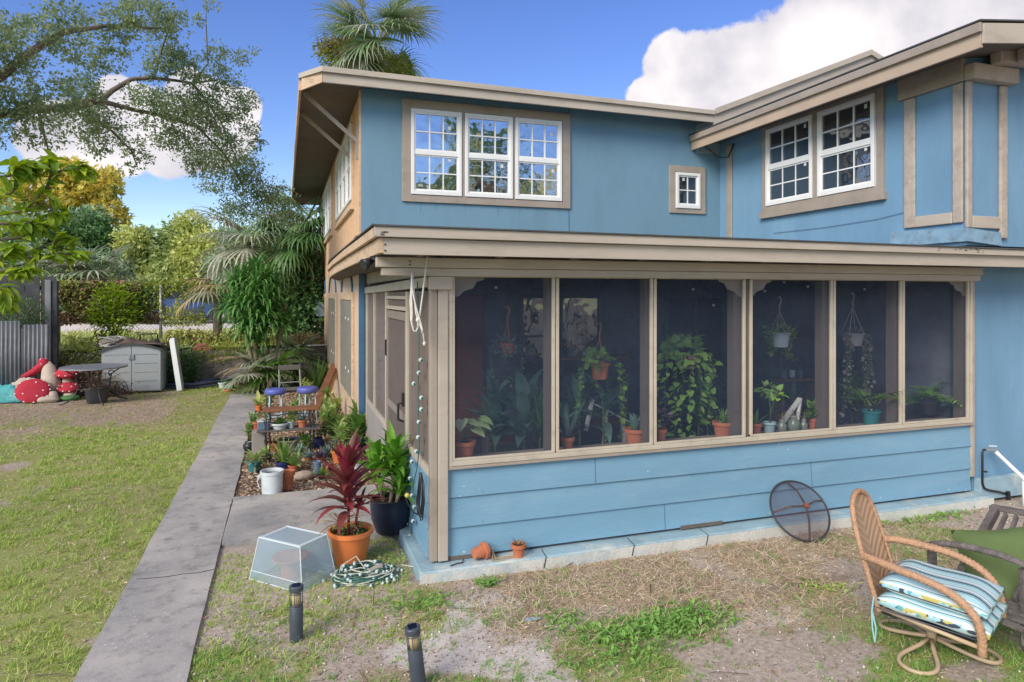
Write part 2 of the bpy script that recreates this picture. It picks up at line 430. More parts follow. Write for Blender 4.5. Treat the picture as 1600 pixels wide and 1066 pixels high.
# --- window builder
def window(o, u, n, u0, u1, z0, z1, cols=3, rows=2, double=True, glass=None, stick=None):
    """o,u,n: frame of the wall; returns window (white frame) with panes, muntins, stickers"""
    f = .045; F = MB()
    F.fbox(o,u,n,u0,u0+f,z0,z1,0,.05); F.fbox(o,u,n,u1-f,u1,z0,z1,0,.05)
    F.fbox(o,u,n,u0+f,u1-f,z0,z0+f*1.3,0,.05); F.fbox(o,u,n,u0+f,u1-f,z1-f,z1,0,.05)
    win = HP(F, 'window', m_white, bevel=.004)
    a0, a1, b0, b1 = u0+f, u1-f, z0+f*1.3, z1-f
    G = MB().fbox(o,u,n,a0,a1,b0,b1,.006,.012); hsub(G,'pane',glass or m_glass,win)
    Mu = MB(); bars = []
    if double:
        mid = b0+(b1-b0)*.485
        Mu.fbox(o,u,n,a0,a1,mid-.028,mid+.028,.014,.042)
        spans = [(b0,mid-.028,.014,.026),(mid+.028,b1,.014,.034)]
    else: spans = [(b0,b1,.014,.03)]
    for (s0,s1,n0,n1) in spans:
        s = .022
        Mu.fbox(o,u,n,a0,a0+s,s0,s1,n0,n1); Mu.fbox(o,u,n,a1-s,a1,s0,s1,n0,n1)
        Mu.fbox(o,u,n,a0+s,a1-s,s0,s0+s,n0,n1); Mu.fbox(o,u,n,a0+s,a1-s,s1-s,s1,n0,n1)
        c0, c1, d0, d1 = a0+s, a1-s, s0+s, s1-s
        for i in range(1,cols):
            x = c0+(c1-c0)*i/cols; Mu.fbox(o,u,n,x-.008,x+.008,d0,d1,n0,n1-.005)
        for i in range(1,rows):
            z = d0+(d1-d0)*i/rows; Mu.fbox(o,u,n,c0,c1,z-.008,z+.008,n0,n1-.003)
    hsub(Mu,'sash_bars',m_white,win)
    if stick:
        for (fu,fz) in stick:
            S = MB()
            x = a0+(a1-a0)*fu; z = b0+(b1-b0)*fz
            S.fbox(o,u,n,x-.022,x+.022,z-.026,z+.026,.0125,.0135)
            hsub(S,'paper_sticker',M('sticker_paper',(.6,.62,.62),.7),win)
    return win
def trim_frame(o,u,n,u0,u1,z0,z1,w,t,mat,divs=(),name='window_trim',sill=0):
    B = MB()
    B.fbox(o,u,n,u0,u0+w,z0,z1,0,t); B.fbox(o,u,n,u1-w,u1,z0,z1,0,t)
    B.fbox(o,u,n,u0+w,u1-w,z1-w,z1,0,t); B.fbox(o,u,n,u0+w,u1-w,z0,z0+w*.8,0,t)
    for (a,b) in divs: B.fbox(o,u,n,a,b,z0+w*.8,z1-w,0,t*.9)
    if sill: B.fbox(o,u,n,u0-.03,u1+.03,z0-sill,z0-.003,0,t+.03)
    return HP(B,name,mat,bevel=.004)
# front upper triple window
of, uf, nf = Vector((0,YH,0)), Vector((1,0,0)), Vector((0,-1,0))
xs = [aY(p,0,YH).x for p in (628,641.7,720.4,725.5,799.8,804,876.5,890)]
zt, zb = 4.83, 3.40
trim_frame(of,uf,nf,xs[0],xs[7],zb,zt,.125,.035,m_trim,[(xs[2]+.002,xs[3]-.002),(xs[4]+.002,xs[5]-.002)])
for a,b,st in ((xs[1],xs[2],[(.8,.42),(.8,.83)]),(xs[3],xs[4],[(.82,.38)]),(xs[5],xs[6],[(.86,.36),(.82,.86)])):
    window(of,uf,nf,a,b,zb+.105,zt-.13,stick=st)
# small window
xa, xb = aY(1045,0,YH).x, aY(1101,0,YH).x
trim_frame(of,uf,nf,xa,xb,3.41,4.17,.10,.03,m_trim)
window(of,uf,nf,xa+.11,xb-.11,3.49,4.06,cols=2,rows=2,double=False,glass=m_glass_d,stick=[(.3,.88)])
# wing side windows (plane X=XW, facing -X)
ow, uw, nw = Vector((XW,0,0)), Vector((0,1,0)), Vector((-1,0,0))
ya = [aX(p,0,XW).y for p in (1197,1200,1272,1281,1370,1383)]
zwt, zwb = 4.60, 3.33
trim_frame(ow,uw,nw,ya[5],ya[0]+.05,zwb,4.62,.09,.035,m_trim,[(ya[3]+.004,ya[2]-.004)],sill=.10)
window(ow,uw,nw,ya[2],ya[1],zwb+.075,4.53,glass=m_glass_d,stick=[(.13,.93),(.13,.42)])
window(ow,uw,nw,ya[4],ya[3],zwb+.075,4.53,glass=m_glass_d,stick=[(.13,.93),(.13,.42)])
# side upper windows (plane X=XH, facing -X)
os_, us, ns = Vector((XH,0,0)), Vector((0,1,0)), Vector((-1,0,0))
for (y0,y1) in ((10.25,13.6),(14.95,19.0)):
    trim_frame(os_,us,ns,y0,y1,3.44,4.82,.10,.03,m_sidetrim,sill=.06)
    k = 4; w = (y1-y0-.2)/k
    for i in range(k): window(os_,us,ns,y0+.1+w*i+.012,y0+.1+w*(i+1)-.012,3.54,4.70,cols=3,rows=2,glass=m_glass_d)
# side lower shuttered windows with arches
m_shut = M('grey_green_shutter',(.22,.21,.17),.7,.12,4)
for (y0,y1) in ((10.25,12.6),(13.7,16.2),(17.4,19.6)):
    trim_frame(os_,us,ns,y0,y1,.42,2.13,.11,.035,m_sidetrim)
    k = 4; w = (y1-y0-.22)/k
    for i in range(k):
        s = HP(MB().fbox(os_,us,ns,y0+.11+w*i+.01,y0+.11+w*(i+1)-.01,.52,2.01,-.0,.028),'shutter',m_shut,bevel=.004)
        if i in (0,1):
            q = MB(); yy = y0+.11+w*(i+.85)
            for z in (.9,1.72): q.fbox(os_,us,ns,yy-.02,yy+.02,z-.02,z+.02,.029,.04)
            hsub(q,'latch',m_white,s)
    pts = [(XH-.012,(y0+y1)/2-(y1-y0)/2*.86*math.cos(t),2.15+.40*math.sin(t)) for t in np.linspace(0,PI,17)]
    HP(MB().tube(pts,.018,6),'arch_moulding',m_blue_trim)

# --- main roof, eave, fascia
R = MB()
def slab(pts, t):   # roof plane from 4 corner points (counter-clockwise from above), thickness t downwards
    p = [Vector(a) for a in pts]; return MB().hexa([a-Vector((0,0,t)) for a in p]+p)
zE = 5.0
rf = HP(slab([(.46,8.92,zE+.03),(6.42,8.92,zE-.02),(6.9,21.6,zE+1.2),(.22,21.6,zE+.0)],.04),'roof',m_roof)
mb = MB()
for x in np.arange(.6,6.4,.23): mb.bar((x,8.90,zE+.028-.008*x),(x,9.6,zE+.085),.05,.012)
hsub(mb,'roof_rib',m_roof,rf)
HP(MB().hexa([(.46,8.9,zE-.17),(6.36,8.9,zE-.2),(6.36,8.94,zE-.2),(.46,8.94,zE-.17),(.46,8.9,zE+.0),(6.36,8.9,zE-.035),(6.36,8.94,zE-.035),(.46,8.94,zE+.0)]),'fascia',m_trim_lt,bevel=.004)
HP(MB().hexa([(.45,8.86,zE-.045),(6.36,8.86,zE-.085),(6.36,8.897,zE-.085),(.45,8.897,zE-.045),(.45,8.86,zE+.028),(6.36,8.86,zE-.018),(6.36,8.897,zE-.018),(.45,8.897,zE+.028)]),'drip_edge',m_trim_lt,bevel=.004)
# left return and long side fascia
HP(MB().hexa([(.20,9.0,zE-.27),(.455,8.9,zE-.17),(.455,8.94,zE-.17),(.20,9.04,zE-.27),(.20,9.0,zE-.10),(.455,8.9,zE+.0),(.455,8.94,zE+.0),(.20,9.04,zE-.10)]),'rake_board',m_sidetrim,bevel=.004)
HP(MB().hexa([(.165,9.0,zE-.12),(.45,8.86,zE-.04),(.45,8.9,zE-.04),(.165,9.04,zE-.12),(.165,9.0,zE-.06),(.45,8.86,zE+.03),(.45,8.9,zE+.03),(.165,9.04,zE-.06)]),'rake_board',m_trim_lt)
HP(MB().box(.17,.20,9.04,21.6,zE-.26,zE-.08),'fascia',m_sidetrim)
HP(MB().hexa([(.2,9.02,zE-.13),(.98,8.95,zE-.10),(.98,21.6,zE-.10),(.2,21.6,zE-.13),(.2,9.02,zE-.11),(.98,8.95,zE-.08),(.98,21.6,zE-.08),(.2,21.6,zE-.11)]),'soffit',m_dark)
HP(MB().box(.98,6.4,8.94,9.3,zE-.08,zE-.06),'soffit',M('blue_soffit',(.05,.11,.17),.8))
HP(slab([(.2,9.02,zE-.07),(.9,8.92,zE+.03),(.9,21.6,zE+.03),(.2,21.6,zE-.07)],.02),'roof_edge',m_roof)
def brace(y, z=zE-.16):
    b = HP(MB().bar((.24,y,z),(XH-.01,y,z-.62),.05,.035,(0,1,0)),'eave_brace',m_trim)
    hsub(MB().box(XH-.045,XH-.005,y-.03,y+.03,z-.85,z-.38),'wall_plate',m_trim,b)
for y in (9.5,10.6): brace(y)
brace(20.9)
HP(MB().box(.22,XH,20.88,20.93,zE-.2,zE-.14),'eave_strut',m_trim)

# --- gable behind (front face Y=YH)
gx0,gz0,gx1,gz1,gx2,gz2 = 6.36,5.0,9.5,6.28,12.6,5.1
HP(MB().add([(6.3,YH-.004,4.4),(12.6,YH-.004,4.4),(12.6,YH-.004,5.0),(9.5,YH-.004,6.1),(6.3,YH-.004,4.85)],[(0,1,2,3,4)]),'gable_wall',M('pale_blue_gable',(.33,.47,.52),.8,.08,2))
def rake(x0,z0,x1,z1,y0,y1,h,name,mat,dz=0):
    HP(MB().hexa([(x0,y0,z0-h+dz),(x1,y0,z1-h+dz),(x1,y1,z1-h+dz),(x0,y1,z0-h+dz),(x0,y0,z0+dz),(x1,y0,z1+dz),(x1,y1,z1+dz),(x0,y1,z0+dz)]),name,mat)
rake(gx0+.003,gz0,gx1,gz1,8.9,8.93,.21,'gable_rake',m_trim_lt,-.03)
rake(gx0+.02,gz0,gx1,gz1,8.85,8.898,.09,'gable_drip_edge',m_trim_lt,.02)
rake(gx1+.003,gz1,gx2,gz2,8.9,8.93,.21,'gable_rake',m_trim_lt,-.03)
rake(gx1+.003,gz1,gx2,gz2,8.85,8.898,.09,'gable_drip_edge',m_trim_lt,.02)
HP(slab([(gx0,8.94,gz0-.02),(gx1,8.94,gz1-.02),(gx1,20,gz1-.02),(gx0,20,gz0-.02)],.05),'gable_roof',m_roof)
HP(slab([(gx1+.003,8.94,gz1-.02),(gx2,8.94,gz2-.02),(gx2,20,gz2-.02),(gx1+.003,20,gz1-.02)],.05),'gable_roof',m_roof)
g0,g1 = aY(1305,0,YH-.03).x, aY(1375,0,YH-.03).x
gwf = HP(MB().add([(g0,YH-.03,5.0),(g1,YH-.03,5.3),(g1,YH-.03,5.95),(g1-.25,YH-.03,5.98)],[(0,1,2,3)]),'gable_window',m_glass_d,solid=.02)
hsub(MB().bar((g0-.03,YH-.05,5.0),(g1-.25,YH-.05,6.0),.04,.05,(0,1,0)).bar((g0,YH-.05,5.03),(g1,YH-.05,5.33),.03,.05,(0,1,0)).bar((g0+.55,YH-.05,5.2),(g0+.75,YH-.05,5.62),.03,.04,(0,1,0)),'frame',m_white,gwf)

# --- wing (upper storey, left side X=XW, front Y=YW)
HP(MB().box(XW, XW+.2, YW+.003, YH-.01, 2.62, 4.62),'wing_side_wall',m_blue_w)
HP(MB().box(XW+.003, XW+5, YW, YW+.2, 2.62, 4.9),'wing_front_wall',m_blue_w)
def yw(px): return aX(px,0,XW).y
def post_side(p0,p1,z0,z1,mat=m_rough,t=.035,name='timber_post'):
    HP(MB().box(XW-t,XW-.001,yw(p1),yw(p0),z0,z1),name,mat,bevel=.012)
post_side(1137,1145,2.9,4.5,m_trim,.03)
post_side(1415,1432,2.86,4.33)
post_side(1491,1507,2.86,4.33)
HP(MB().box(XW-.037,XW-.001,yw(1490.6),yw(1432.4),2.86,2.98),'timber_rail',m_trim_lt,bevel=.01)
HP(MB().box(XW-.06,XW-.001,yw(1510),yw(1408),4.335,4.58),'timber_header',m_trim,bevel=.012)
xf = lambda px: aY(px,0,YW-.03).x
HP(MB().box(XW-.03,xf(1519),YW-.04,YW-.001,2.80,4.33),'timber_post',m_rough,bevel=.012)
HP(MB().box(xf(1563),xf(1574),YW-.04,YW-.001,2.70,4.33),'timber_post',m_rough,bevel=.012)
HP(MB().box(xf(1519)+.003,xf(1563)-.003,YW-.037,YW-.001,2.80,2.93),'timber_rail',m_trim_lt,bevel=.01)
HP(MB().box(XW-.04,xf(1580),YW-.12,YW-.001,4.335,4.50),'timber_header',m_rough,bevel=.015)
HP(MB().bar((XW+.2,YW-.16,4.56),(XW+2.2,YW-.16,4.66),.12,.14),'timber_header',m_rough,bevel=.015)
HP(MB().bar((XW+.38,YW-.3,4.56),(XW+2.2,YW-.45,4.62),.10,.14),'lookout_beam',m_rough,bevel=.012)
HP(MB().hexa([(XW-.04,YW-.05,2.66),(xf(1563),YW-.05,2.62),(xf(1563),YW-.003,2.62),(XW-.05,YW+.9,2.66),(XW-.03,YW-.04,2.80),(xf(1563),YW-.04,2.76),(xf(1563),YW-.003,2.76),(XW-.03,YW+.9,2.84)]),'flashing',M('pale_flashing',(.20,.34,.46),.5,.2,6,stain=(.12,.1,.1),samt=.6,sscale=7))
# wing eave along Y and rake along the front
xe, ye, ze = 6.2, 4.54, 4.68
HP(MB().hexa([(xe,ye,ze-.25),(xe+.03,ye,ze-.25),(xe+.03,YH-.02,ze-.25),(xe,YH-.02,ze-.25),(xe,ye,ze-.055),(xe+.03,ye,ze-.055),(xe+.03,YH-.02,ze-.055),(xe,YH-.02,ze-.055)]),'eave_fascia',M('warm_fascia_paint',(.47,.37,.28),.6,.08,2,stain=(.3,.23,.17),samt=.3,sscale=3),bevel=.004)
HP(MB().box(xe-.04,xe-.003,ye-.02,YH-.02,ze-.11,ze-.02),'drip_edge',m_trim,bevel=.004)
HP(slab([(xe-.05,ye-.03,ze+.0),(xe+5.5,ye-.03,ze+.66),(xe+5.5,YH-.02,ze+.66),(xe-.05,YH-.02,ze+.0)],.015),'wing_roof',m_roof)
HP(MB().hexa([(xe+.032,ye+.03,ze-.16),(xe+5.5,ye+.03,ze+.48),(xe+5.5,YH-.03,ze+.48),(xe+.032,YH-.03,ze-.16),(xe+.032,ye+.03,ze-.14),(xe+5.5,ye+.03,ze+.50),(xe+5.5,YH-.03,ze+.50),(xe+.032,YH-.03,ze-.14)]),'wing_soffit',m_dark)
HP(MB().hexa([(xe,ye-.03,ze-.22),(xe+5.5,ye-.03,ze+.42),(xe+5.5,ye-.003,ze+.42),(xe,ye-.003,ze-.22),(xe,ye-.03,ze-.03),(xe+5.5,ye-.03,ze+.64),(xe+5.5,ye-.003,ze+.64),(xe,ye-.003,ze-.03)]),'rake_board',m_trim_lt,bevel=.004)
HP(MB().tube([(XW-.015,8.9,4.5),(XW-.05,9.0,4.3),(XW-.12,9.15,4.32),(XW-.3,9.25,4.5),(XW-.4,9.27,4.7)],.01,5),'cable',m_black)
HP(MB().tube([(XW-.012,8.0,3.0),(XW-.012,7,2.99),(XW-.012,6.2,3.01),(XW-.012,yw(1415),3.05)],.003,5),'cable',m_blue_trim)

# --- wing lower wall right of the porch, foundation band
XR = aY(1511,0,YP).x     # right end of the porch opening
HP(MB().box(XR+.10, XW+5, YP+.02, YP+.2, .0, 2.5),'lower_wing_wall',m_blue_w)
HP(MB().box(XR+.02, aY(1524,0,YP-.03).x, YP-.03, YP+.015, .24, 2.42),'timber_post',m_rough,bevel=.01)
HP(MB().box(XR+.11, XW+5, YP-.06, YP+.018, 0, .22),'foundation_band',m_slab,bevel=.01)

# --- porch slab
sl = HP(MB().box(.93, XR+.12, 4.80, YP+.6, -.05, .085),'porch_slab',m_slab,bevel=.012)
HP(MB().hexa([(.925,4.785,-.05),(XR+.12,4.785,-.05),(XR+.12,4.799,-.05),(.925,4.799,-.05),(.925,4.79,.072),(XR+.12,4.79,.066),(XR+.12,4.799,.066),(.925,4.799,.072)]),'slab_edge',M('bare_concrete_edge',(.55,.56,.53),.9,.12,4,.6,40,stain=(.28,.40,.48),samt=.7,sscale=2.5))
HP(MB().box(.93, 1.25, YP+.605, 5.85, -.05, .088),'porch_slab',m_slab,bevel=.012)
mb = MB()
for px in (822,975,1115):
    x = gp(px,860).x
    hsub(MB().add([(x,4.784,0),(x+.02,4.784,.086),(x+.045,4.95,.0865),(x+.052,4.95,.0865),(x+.028,4.784,.086),(x+.009,4.784,0)],[(0,1,4,5),(1,2,3,4)]),'crack',M('crack_dark',(.04,.045,.05),.9),sl)
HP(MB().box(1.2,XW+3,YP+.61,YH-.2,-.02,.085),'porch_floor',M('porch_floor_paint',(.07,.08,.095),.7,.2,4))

# --- porch front: knee wall boards
lv = [.105,.325,.555,.775]
for i in range(3):
    z0, z1 = lv[i]+.004, lv[i+1]
    b = MB().hexa([(XP+.10,YP-.030,z0),(XR+.02,YP-.030,z0),(XR+.02,YP,z0),(XP+.10,YP,z0),(XP+.10,YP-.012,z1),(XR+.02,YP-.012,z1),(XR+.02,YP,z1),(XP+.10,YP,z1)])
    HP(b,'siding_board',m_blue,bevel=.003)
HP(MB().box(XP+.1,XR+.02,YP+.002,YP+.05,.09,.78),'knee_wall',m_dark)
for (x,i) in ((3.05,0),(4.6,1),(2.4,2)):
    HP(MB().hexa([(x,YP-.0325,lv[i]+.01),(x+.004,YP-.0325,lv[i]+.01),(x+.004,YP-.0305,lv[i]+.01),(x,YP-.0305,lv[i]+.01),(x,YP-.0145,lv[i+1]-.003),(x+.004,YP-.0145,lv[i+1]-.003),(x+.004,YP-.0125,lv[i+1]-.003),(x,YP-.0125,lv[i+1]-.003)]),'butt_joint',m_blue_trim)
m_chip = M('bare_primer_chip',(.62,.64,.62),.9,.2,20)
for k in range(26):
    i=rnd.choice((0,0,0,1,2)); x=rnd.choice((1.2,1.3,4.1,5.2,6.3,2.7))+rnd.uniform(-.15,.25); t_=rnd.uniform(.02,.25) if i==0 else rnd.uniform(.05,.9); z=lv[i]+t_*.215; y=YP-.0305+.018*t_
    w=rnd.uniform(.006,.03); h=rnd.uniform(.003,.010); HP(MB().add([(x,y-.001,z),(x+w*.5,y-.001,z-h*.4),(x+w,y-.001,z+h*.3),(x+w*.7,y-.001+.0,z+h),(x+w*.2,y-.001,z+h*.7)],[(0,1,2,3,4)]),'paint_chip',m_chip)
for (x0,x1,z) in ((3.2,3.62,.108),(1.15,1.5,.1)):
    HP(MB().box(x0,x1,YP-.036,YP-.031,z-.012,z+.018),'rotten_patch',m_dark)
# sill, posts, screens
px_v = [866.5,1019,1166,1299,1407]
xv = [aY(p,0,YP-.02).x for p in px_v]
HP(MB().box(XP+.11,XR+.03,YP-.055,YP+.30,.78,.80),'inner_ledge',m_trim)
HP(MB().box(XP+.12,XR,YP-.048,YP-.02,.785+.017,.84),'sill_rail',m_beige,bevel=.004)
HP(MB().box(XP+.12,XR,YP-.048,YP-.02,2.255,2.29),'head_rail',m_beige,bevel=.004)
edges = [XP+.155]+xv+[XR-.02]
for i in range(6):
    a = edges[i]+(.0 if i==0 else .016); b = edges[i+1]-.016
    if i==2: b -= .02
    if i==3: a += .02
    f = MB(); w = .022
    f.box(a-.012,a+w-.008,YP-.046,YP-.018,.842,2.253); f.box(b-w+.008,b+.012,YP-.046,YP-.018,.842,2.253)
    f.box(a-.012,b+.012,YP-.0455,YP-.0185,.841,.86); f.box(a-.012,b+.012,YP-.0455,YP-.0185,2.235,2.2545)
    s = HP(f,'screen_panel',m_beige,bevel=.003)
    g = MB(); q = 14
    x0,x1 = a+w-.008, b-w+.008
    for k in range(q+1):
        for j in range(q+1):
            u = k/q; v = j/q
            g.v.append((x0+(x1-x0)*u, YP-.03+.006*math.sin(PI*u)*math.sin(3*v+i), .842+1.411*v))
    for k in range(q):
        for j in range(q):
            n0 = k*(q+1)+j; g.f.append((n0,n0+q+1,n0+q+2,n0+1))
    hsub(g,'screen_mesh',m_screen,s)
# wide central gap strip, inner studs, arched corner brackets
HP(MB().box(xv[2]-.012,xv[2]+.012,YP-.03,YP-.01,.842,2.253),'gap_strip',m_dark)
m_stud = M('stud_paint',(.13,.115,.11),.7,.1,4)
for x,w in ((xv[0]-.03,.05),(xv[1]-.03,.05),(xv[2]-.07,.10),(xv[3]-.05,.08),(xv[4]-.04,.05),(XR-.05,.05)):
    HP(MB().box(x-w/2,x+w/2,YP+.0,YP+.09,.80,2.42),'inner_stud',m_stud)
def bracket(x, s):
    pts = [(0,0),(.26*s,0),(.26*s,-.03),(.20*s,-.05),(.17*s,-.10),(.10*s,-.12),(.06*s,-.16),(0,-.17)]
    v = [(x+a,YP-.012,2.25+b) for a,b in pts]+[(x+a,YP+.0,2.25+b) for a,b in pts]; n = 8
    HP(MB().add(v,[tuple(range(n)),tuple(range(2*n-1,n-1,-1))]+[(i,i+n,(i+1)%n+n,(i+1)%n) for i in range(n)]),'corner_bracket',m_trim)
bracket(XP+.15,1); bracket(xv[2]-.02,-1); bracket(xv[2]+.02,1); bracket(XR-.0,-1)
HP(MB().box(XP+.115,XP+.15,YP-.05,YP-.015,.80,2.30),'jamb',m_beige,bevel=.004)
HP(MB().box(XR-.012,XR+.018,YP-.05,YP-.015,.80,2.30),'jamb',m_beige,bevel=.004)
# corner post
HP(MB().box(XP-.02,XP+.035,YP-.05,YP+.03,.10,2.24),'corner_post',m_trim,bevel=.006)
HP(MB().box(XP+.037,XP+.113,YP-.065,YP+.03,.10,2.24),'corner_post',m_trim_lt,bevel=.006)
# front header beam with stepped end
zb0 = 2.235
HP(MB().box(.62,XR+.04,YP-.14,YP-.06,2.30,2.375),'header_beam',m_trim_lt,bevel=.006)
HP(MB().box(.66,XR+.03,YP-.12,YP-.055,2.24,2.298),'header_beam',m_trim_lt,bevel=.006)
HP(MB().box(XP-.04,XP+.14,YP-.10,YP-.052,2.14,2.238),'beam_corbel',m_trim_lt,bevel=.006)
HP(MB().box(XP+.1,XR+.1,YP-.053,YP+.06,2.29,2.43),'header_board',m_trim)
# porch roof: two-step fascia, front and left
fx, fy = .60, 4.55
HP(MB().hexa([(fx+.031,fy,2.375),(9.5,fy,2.365),(9.5,fy+.03,2.365),(fx+.031,fy+.03,2.375),(fx+.031,fy,2.485),(9.5,fy,2.47),(9.5,fy+.03,2.47),(fx+.031,fy+.03,2.485)]),'porch_fascia',m_trim_lt,bevel=.003)
HP(MB().hexa([(fx-.035,fy-.04,2.49),(9.5,fy-.04,2.468),(9.5,fy+.02,2.468),(fx-.035,fy+.02,2.49),(fx-.035,fy-.04,2.56),(9.5,fy-.04,2.52),(9.5,fy+.02,2.52),(fx-.035,fy+.02,2.56)]),'porch_gutter_board',m_trim_lt,bevel=.004)
pr = HP(slab([(fx-.05,fy-.055,2.572),(9.5,fy-.055,2.532),(9.5,YH-.01,2.84),(2.2,YH-.01,2.86)],.011),'porch_roof',m_roof)
HP(MB().add([(fx-.05,fy-.055,2.570),(2.2,YH-.01,2.858),(fx-.04,YH-.01,2.568)],[(0,1,2)]),'porch_roof',m_roof,solid=.008)
mb = MB()
for k in range(16):
    x = aY(rnd.choice((1492,1510,1458,1530,600)),0,fy-.04).x+rnd.uniform(-.07,.07); z=rnd.uniform(2.49,2.525); mb.box(x,x+rnd.uniform(.008,.03),fy-.042,fy-.0405-k*.00004,z,z+rnd.uniform(.004,.012))
hsub(mb,'peeled_patch',M('peeled_dark',(.10,.09,.085),.9,.4,20),pr)
for x in np.arange(.9,7.6,.61): HP(MB().box(x,x+.045,fy+.035,YP-.06,2.38,2.44),'rafter_tail',m_trim)
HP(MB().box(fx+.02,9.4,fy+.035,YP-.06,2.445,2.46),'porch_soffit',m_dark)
mb = MB()
for z in (2.40,2.44): mb.ball((fx+.04,fy-.002,z),.007,n=6,m=4); 
for z in (2.32,2.345): mb.ball((.86,YP-.142,z),.007,n=6,m=4)
HP(mb,'nail_heads',m_iron)
# side fascia running back and dying into the side wall
path = [(fx,4.55),(fx+.0,7),(fx+.02,9.2),(fx+.07,11.0),(fx+.2,12.4),(XH-.02,13.6)]
for (dz0,dz1,off,mat,nm) in ((2.385,2.485,0,m_sidetrim,'side_fascia'),(2.49,2.555,-.035,m_sidetrim,'side_drip_edge')):
    b = MB()
    for i in range(len(path)-1):
        (x0,y0),(x1,y1) = path[i],path[i+1]
        b.hexa([(x0+off,y0,dz0),(x0+off+.03,y0,dz0),(x1+off+.03,y1,dz0),(x1+off,y1,dz0),(x0+off,y0,dz1),(x0+off+.03,y0,dz1),(x1+off+.03,y1,dz1),(x1+off,y1,dz1)])
    HP(b,nm,mat)
HP(MB().add([(fx-.04,YH,2.57),(XH,YH,2.66),(XH,13.7,2.62),(fx+.2,12.4,2.57),(fx+.04,11,2.57)],[(0,1,2,3,4)]),'pent_roof',m_roof,solid=.012)
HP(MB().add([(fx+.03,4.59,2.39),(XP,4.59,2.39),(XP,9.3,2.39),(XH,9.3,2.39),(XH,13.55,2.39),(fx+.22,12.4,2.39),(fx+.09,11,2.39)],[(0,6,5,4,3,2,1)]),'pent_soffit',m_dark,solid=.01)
HP(MB().bar((XH-.02,9.6,2.95),(XH-.02,13.9,2.66),.03,.03),'flashing_strip',m_sidetrim)
# side beams of the porch
HP(MB().hexa([(XP-.03,YP+.05,2.16),(XP+.05,YP+.05,2.16),(XP+.05,YH-.1,2.12),(XP-.03,YH-.1,2.12),(XP-.03,YP+.05,2.24),(XP+.05,YP+.05,2.24),(XP+.05,YH-.1,2.20),(XP-.03,YH-.1,2.20)]),'side_beam',m_beige,bevel=.004)
HP(MB().box(XP-.0,XP+.04,YP+.05,YH-.1,2.25,2.385),'side_header',m_trim)
ys = lambda px: aX(px,0,XP).y
# side screens: verticals, door, knee wall
yv = {p:ys(p) for p in (571,586,600,606,636,640,670)}
def vbar(py, w=.035, z0=.1, z1=2.13, name='screen_stile', mat=m_beige): 
    return HP(MB().box(XP-.02,XP+.02,py-w/2,py+w/2,z0,z1),name,mat,bevel=.003)
dy0, dy1 = ys(637), ys(606)         # door opening
vbar(dy1+.05,.05); vbar(dy0-.02,.045); vbar(ys(586),.03,.72,2.13); vbar(YH-.14,.04)
HP(MB().box(XP-.02,XP+.02,dy1+.078,YH-.165,.66,.72),'side_sill',m_beige,bevel=.003)
HP(MB().box(XP-.01,XP+.03,dy1+.078,YH-.165,.02,.655),'side_knee_wall',M('grey_kneewall',(.34,.31,.29),.8,.1,3))
HP(MB().box(XP-.02,XP+.02,YP+.035,dy0-.045,.72,.78),'side_sill',m_beige,bevel=.003)
for i in range(3):
    z0,z1 = [.1,.32,.52][i]+.003,[.32,.52,.718][i]
    HP(MB().hexa([(XP-.035,YP+.035,z0),(XP+.0,YP+.035,z0),(XP+.0,dy0-.045,z0),(XP-.035,dy0-.045,z0),(XP-.015,YP+.035,z1),(XP+.0,YP+.035,z1),(XP+.0,dy0-.045,z1),(XP-.015,dy0-.045,z1)]),'siding_board',m_blue,bevel=.003)
def sscreen(y0,y1,z0,z1):
    HP(MB().add([(XP+.002,y0,z0),(XP+.002,y1,z0),(XP+.002,y1,z1),(XP+.002,y0,z1)],[(0,1,2,3)]),'side_screen_mesh',m_screen_s)
sscreen(YP+.03,dy0-.04,.78,2.13); sscreen(dy1+.075,ys(586)-.015,.72,2.13); sscreen(ys(586)+.015,YH-.165,.72,2.13)
sscreen(dy0+.0,dy1+.02,1.99,2.13)
HP(MB().box(XP-.02,XP+.02,dy0+.004,dy1+.022,2.06,2.09),'transom_bar',m_beige)
HP(MB().box(XP-.02,XP+.02,dy0+.004,dy1+.022,1.955,1.99),'transom_bar',m_beige)
df = MB(); w=.07
df.box(XP-.015,XP+.015,dy0+.006,dy0+w,.09,1.94).box(XP-.015,XP+.015,dy1-w+.02,dy1+.018,.09,1.94).box(XP-.015,XP+.015,dy0+w,dy1-w+.02,1.86,1.94).box(XP-.015,XP+.015,dy0+w,dy1-w+.02,.09,.3).box(XP-.015,XP+.015,dy0+w,dy1-w+.02,.93,1.0)
door = HP(df,'screen_door',M('taupe_door_frame',(.26,.22,.19),.6),bevel=.004)
hsub(MB().add([(XP,dy0+w,.3),(XP,dy1-w+.02,.3),(XP,dy1-w+.02,1.86),(XP,dy0+w,1.86)],[(0,1,2,3)]),'door_mesh',MESHY('door_screen',(.17,.15,.14),.25),door)
hy = dy0+.10
hsub(MB().tube([(XP-.02,hy,1.12),(XP-.07,hy,1.10),(XP-.07,hy,.96),(XP-.02,hy,.94)],.012,6).box(XP-.035,XP-.016,hy-.03,hy+.03,1.08,1.2),'handle',m_black,door)
hsub(MB().box(XP-.03,XP-.016,dy1-.02,dy1+.015,.45,.62).box(XP-.03,XP-.016,dy1-.02,dy1+.015,1.45,1.62),'hinge',m_black,door)

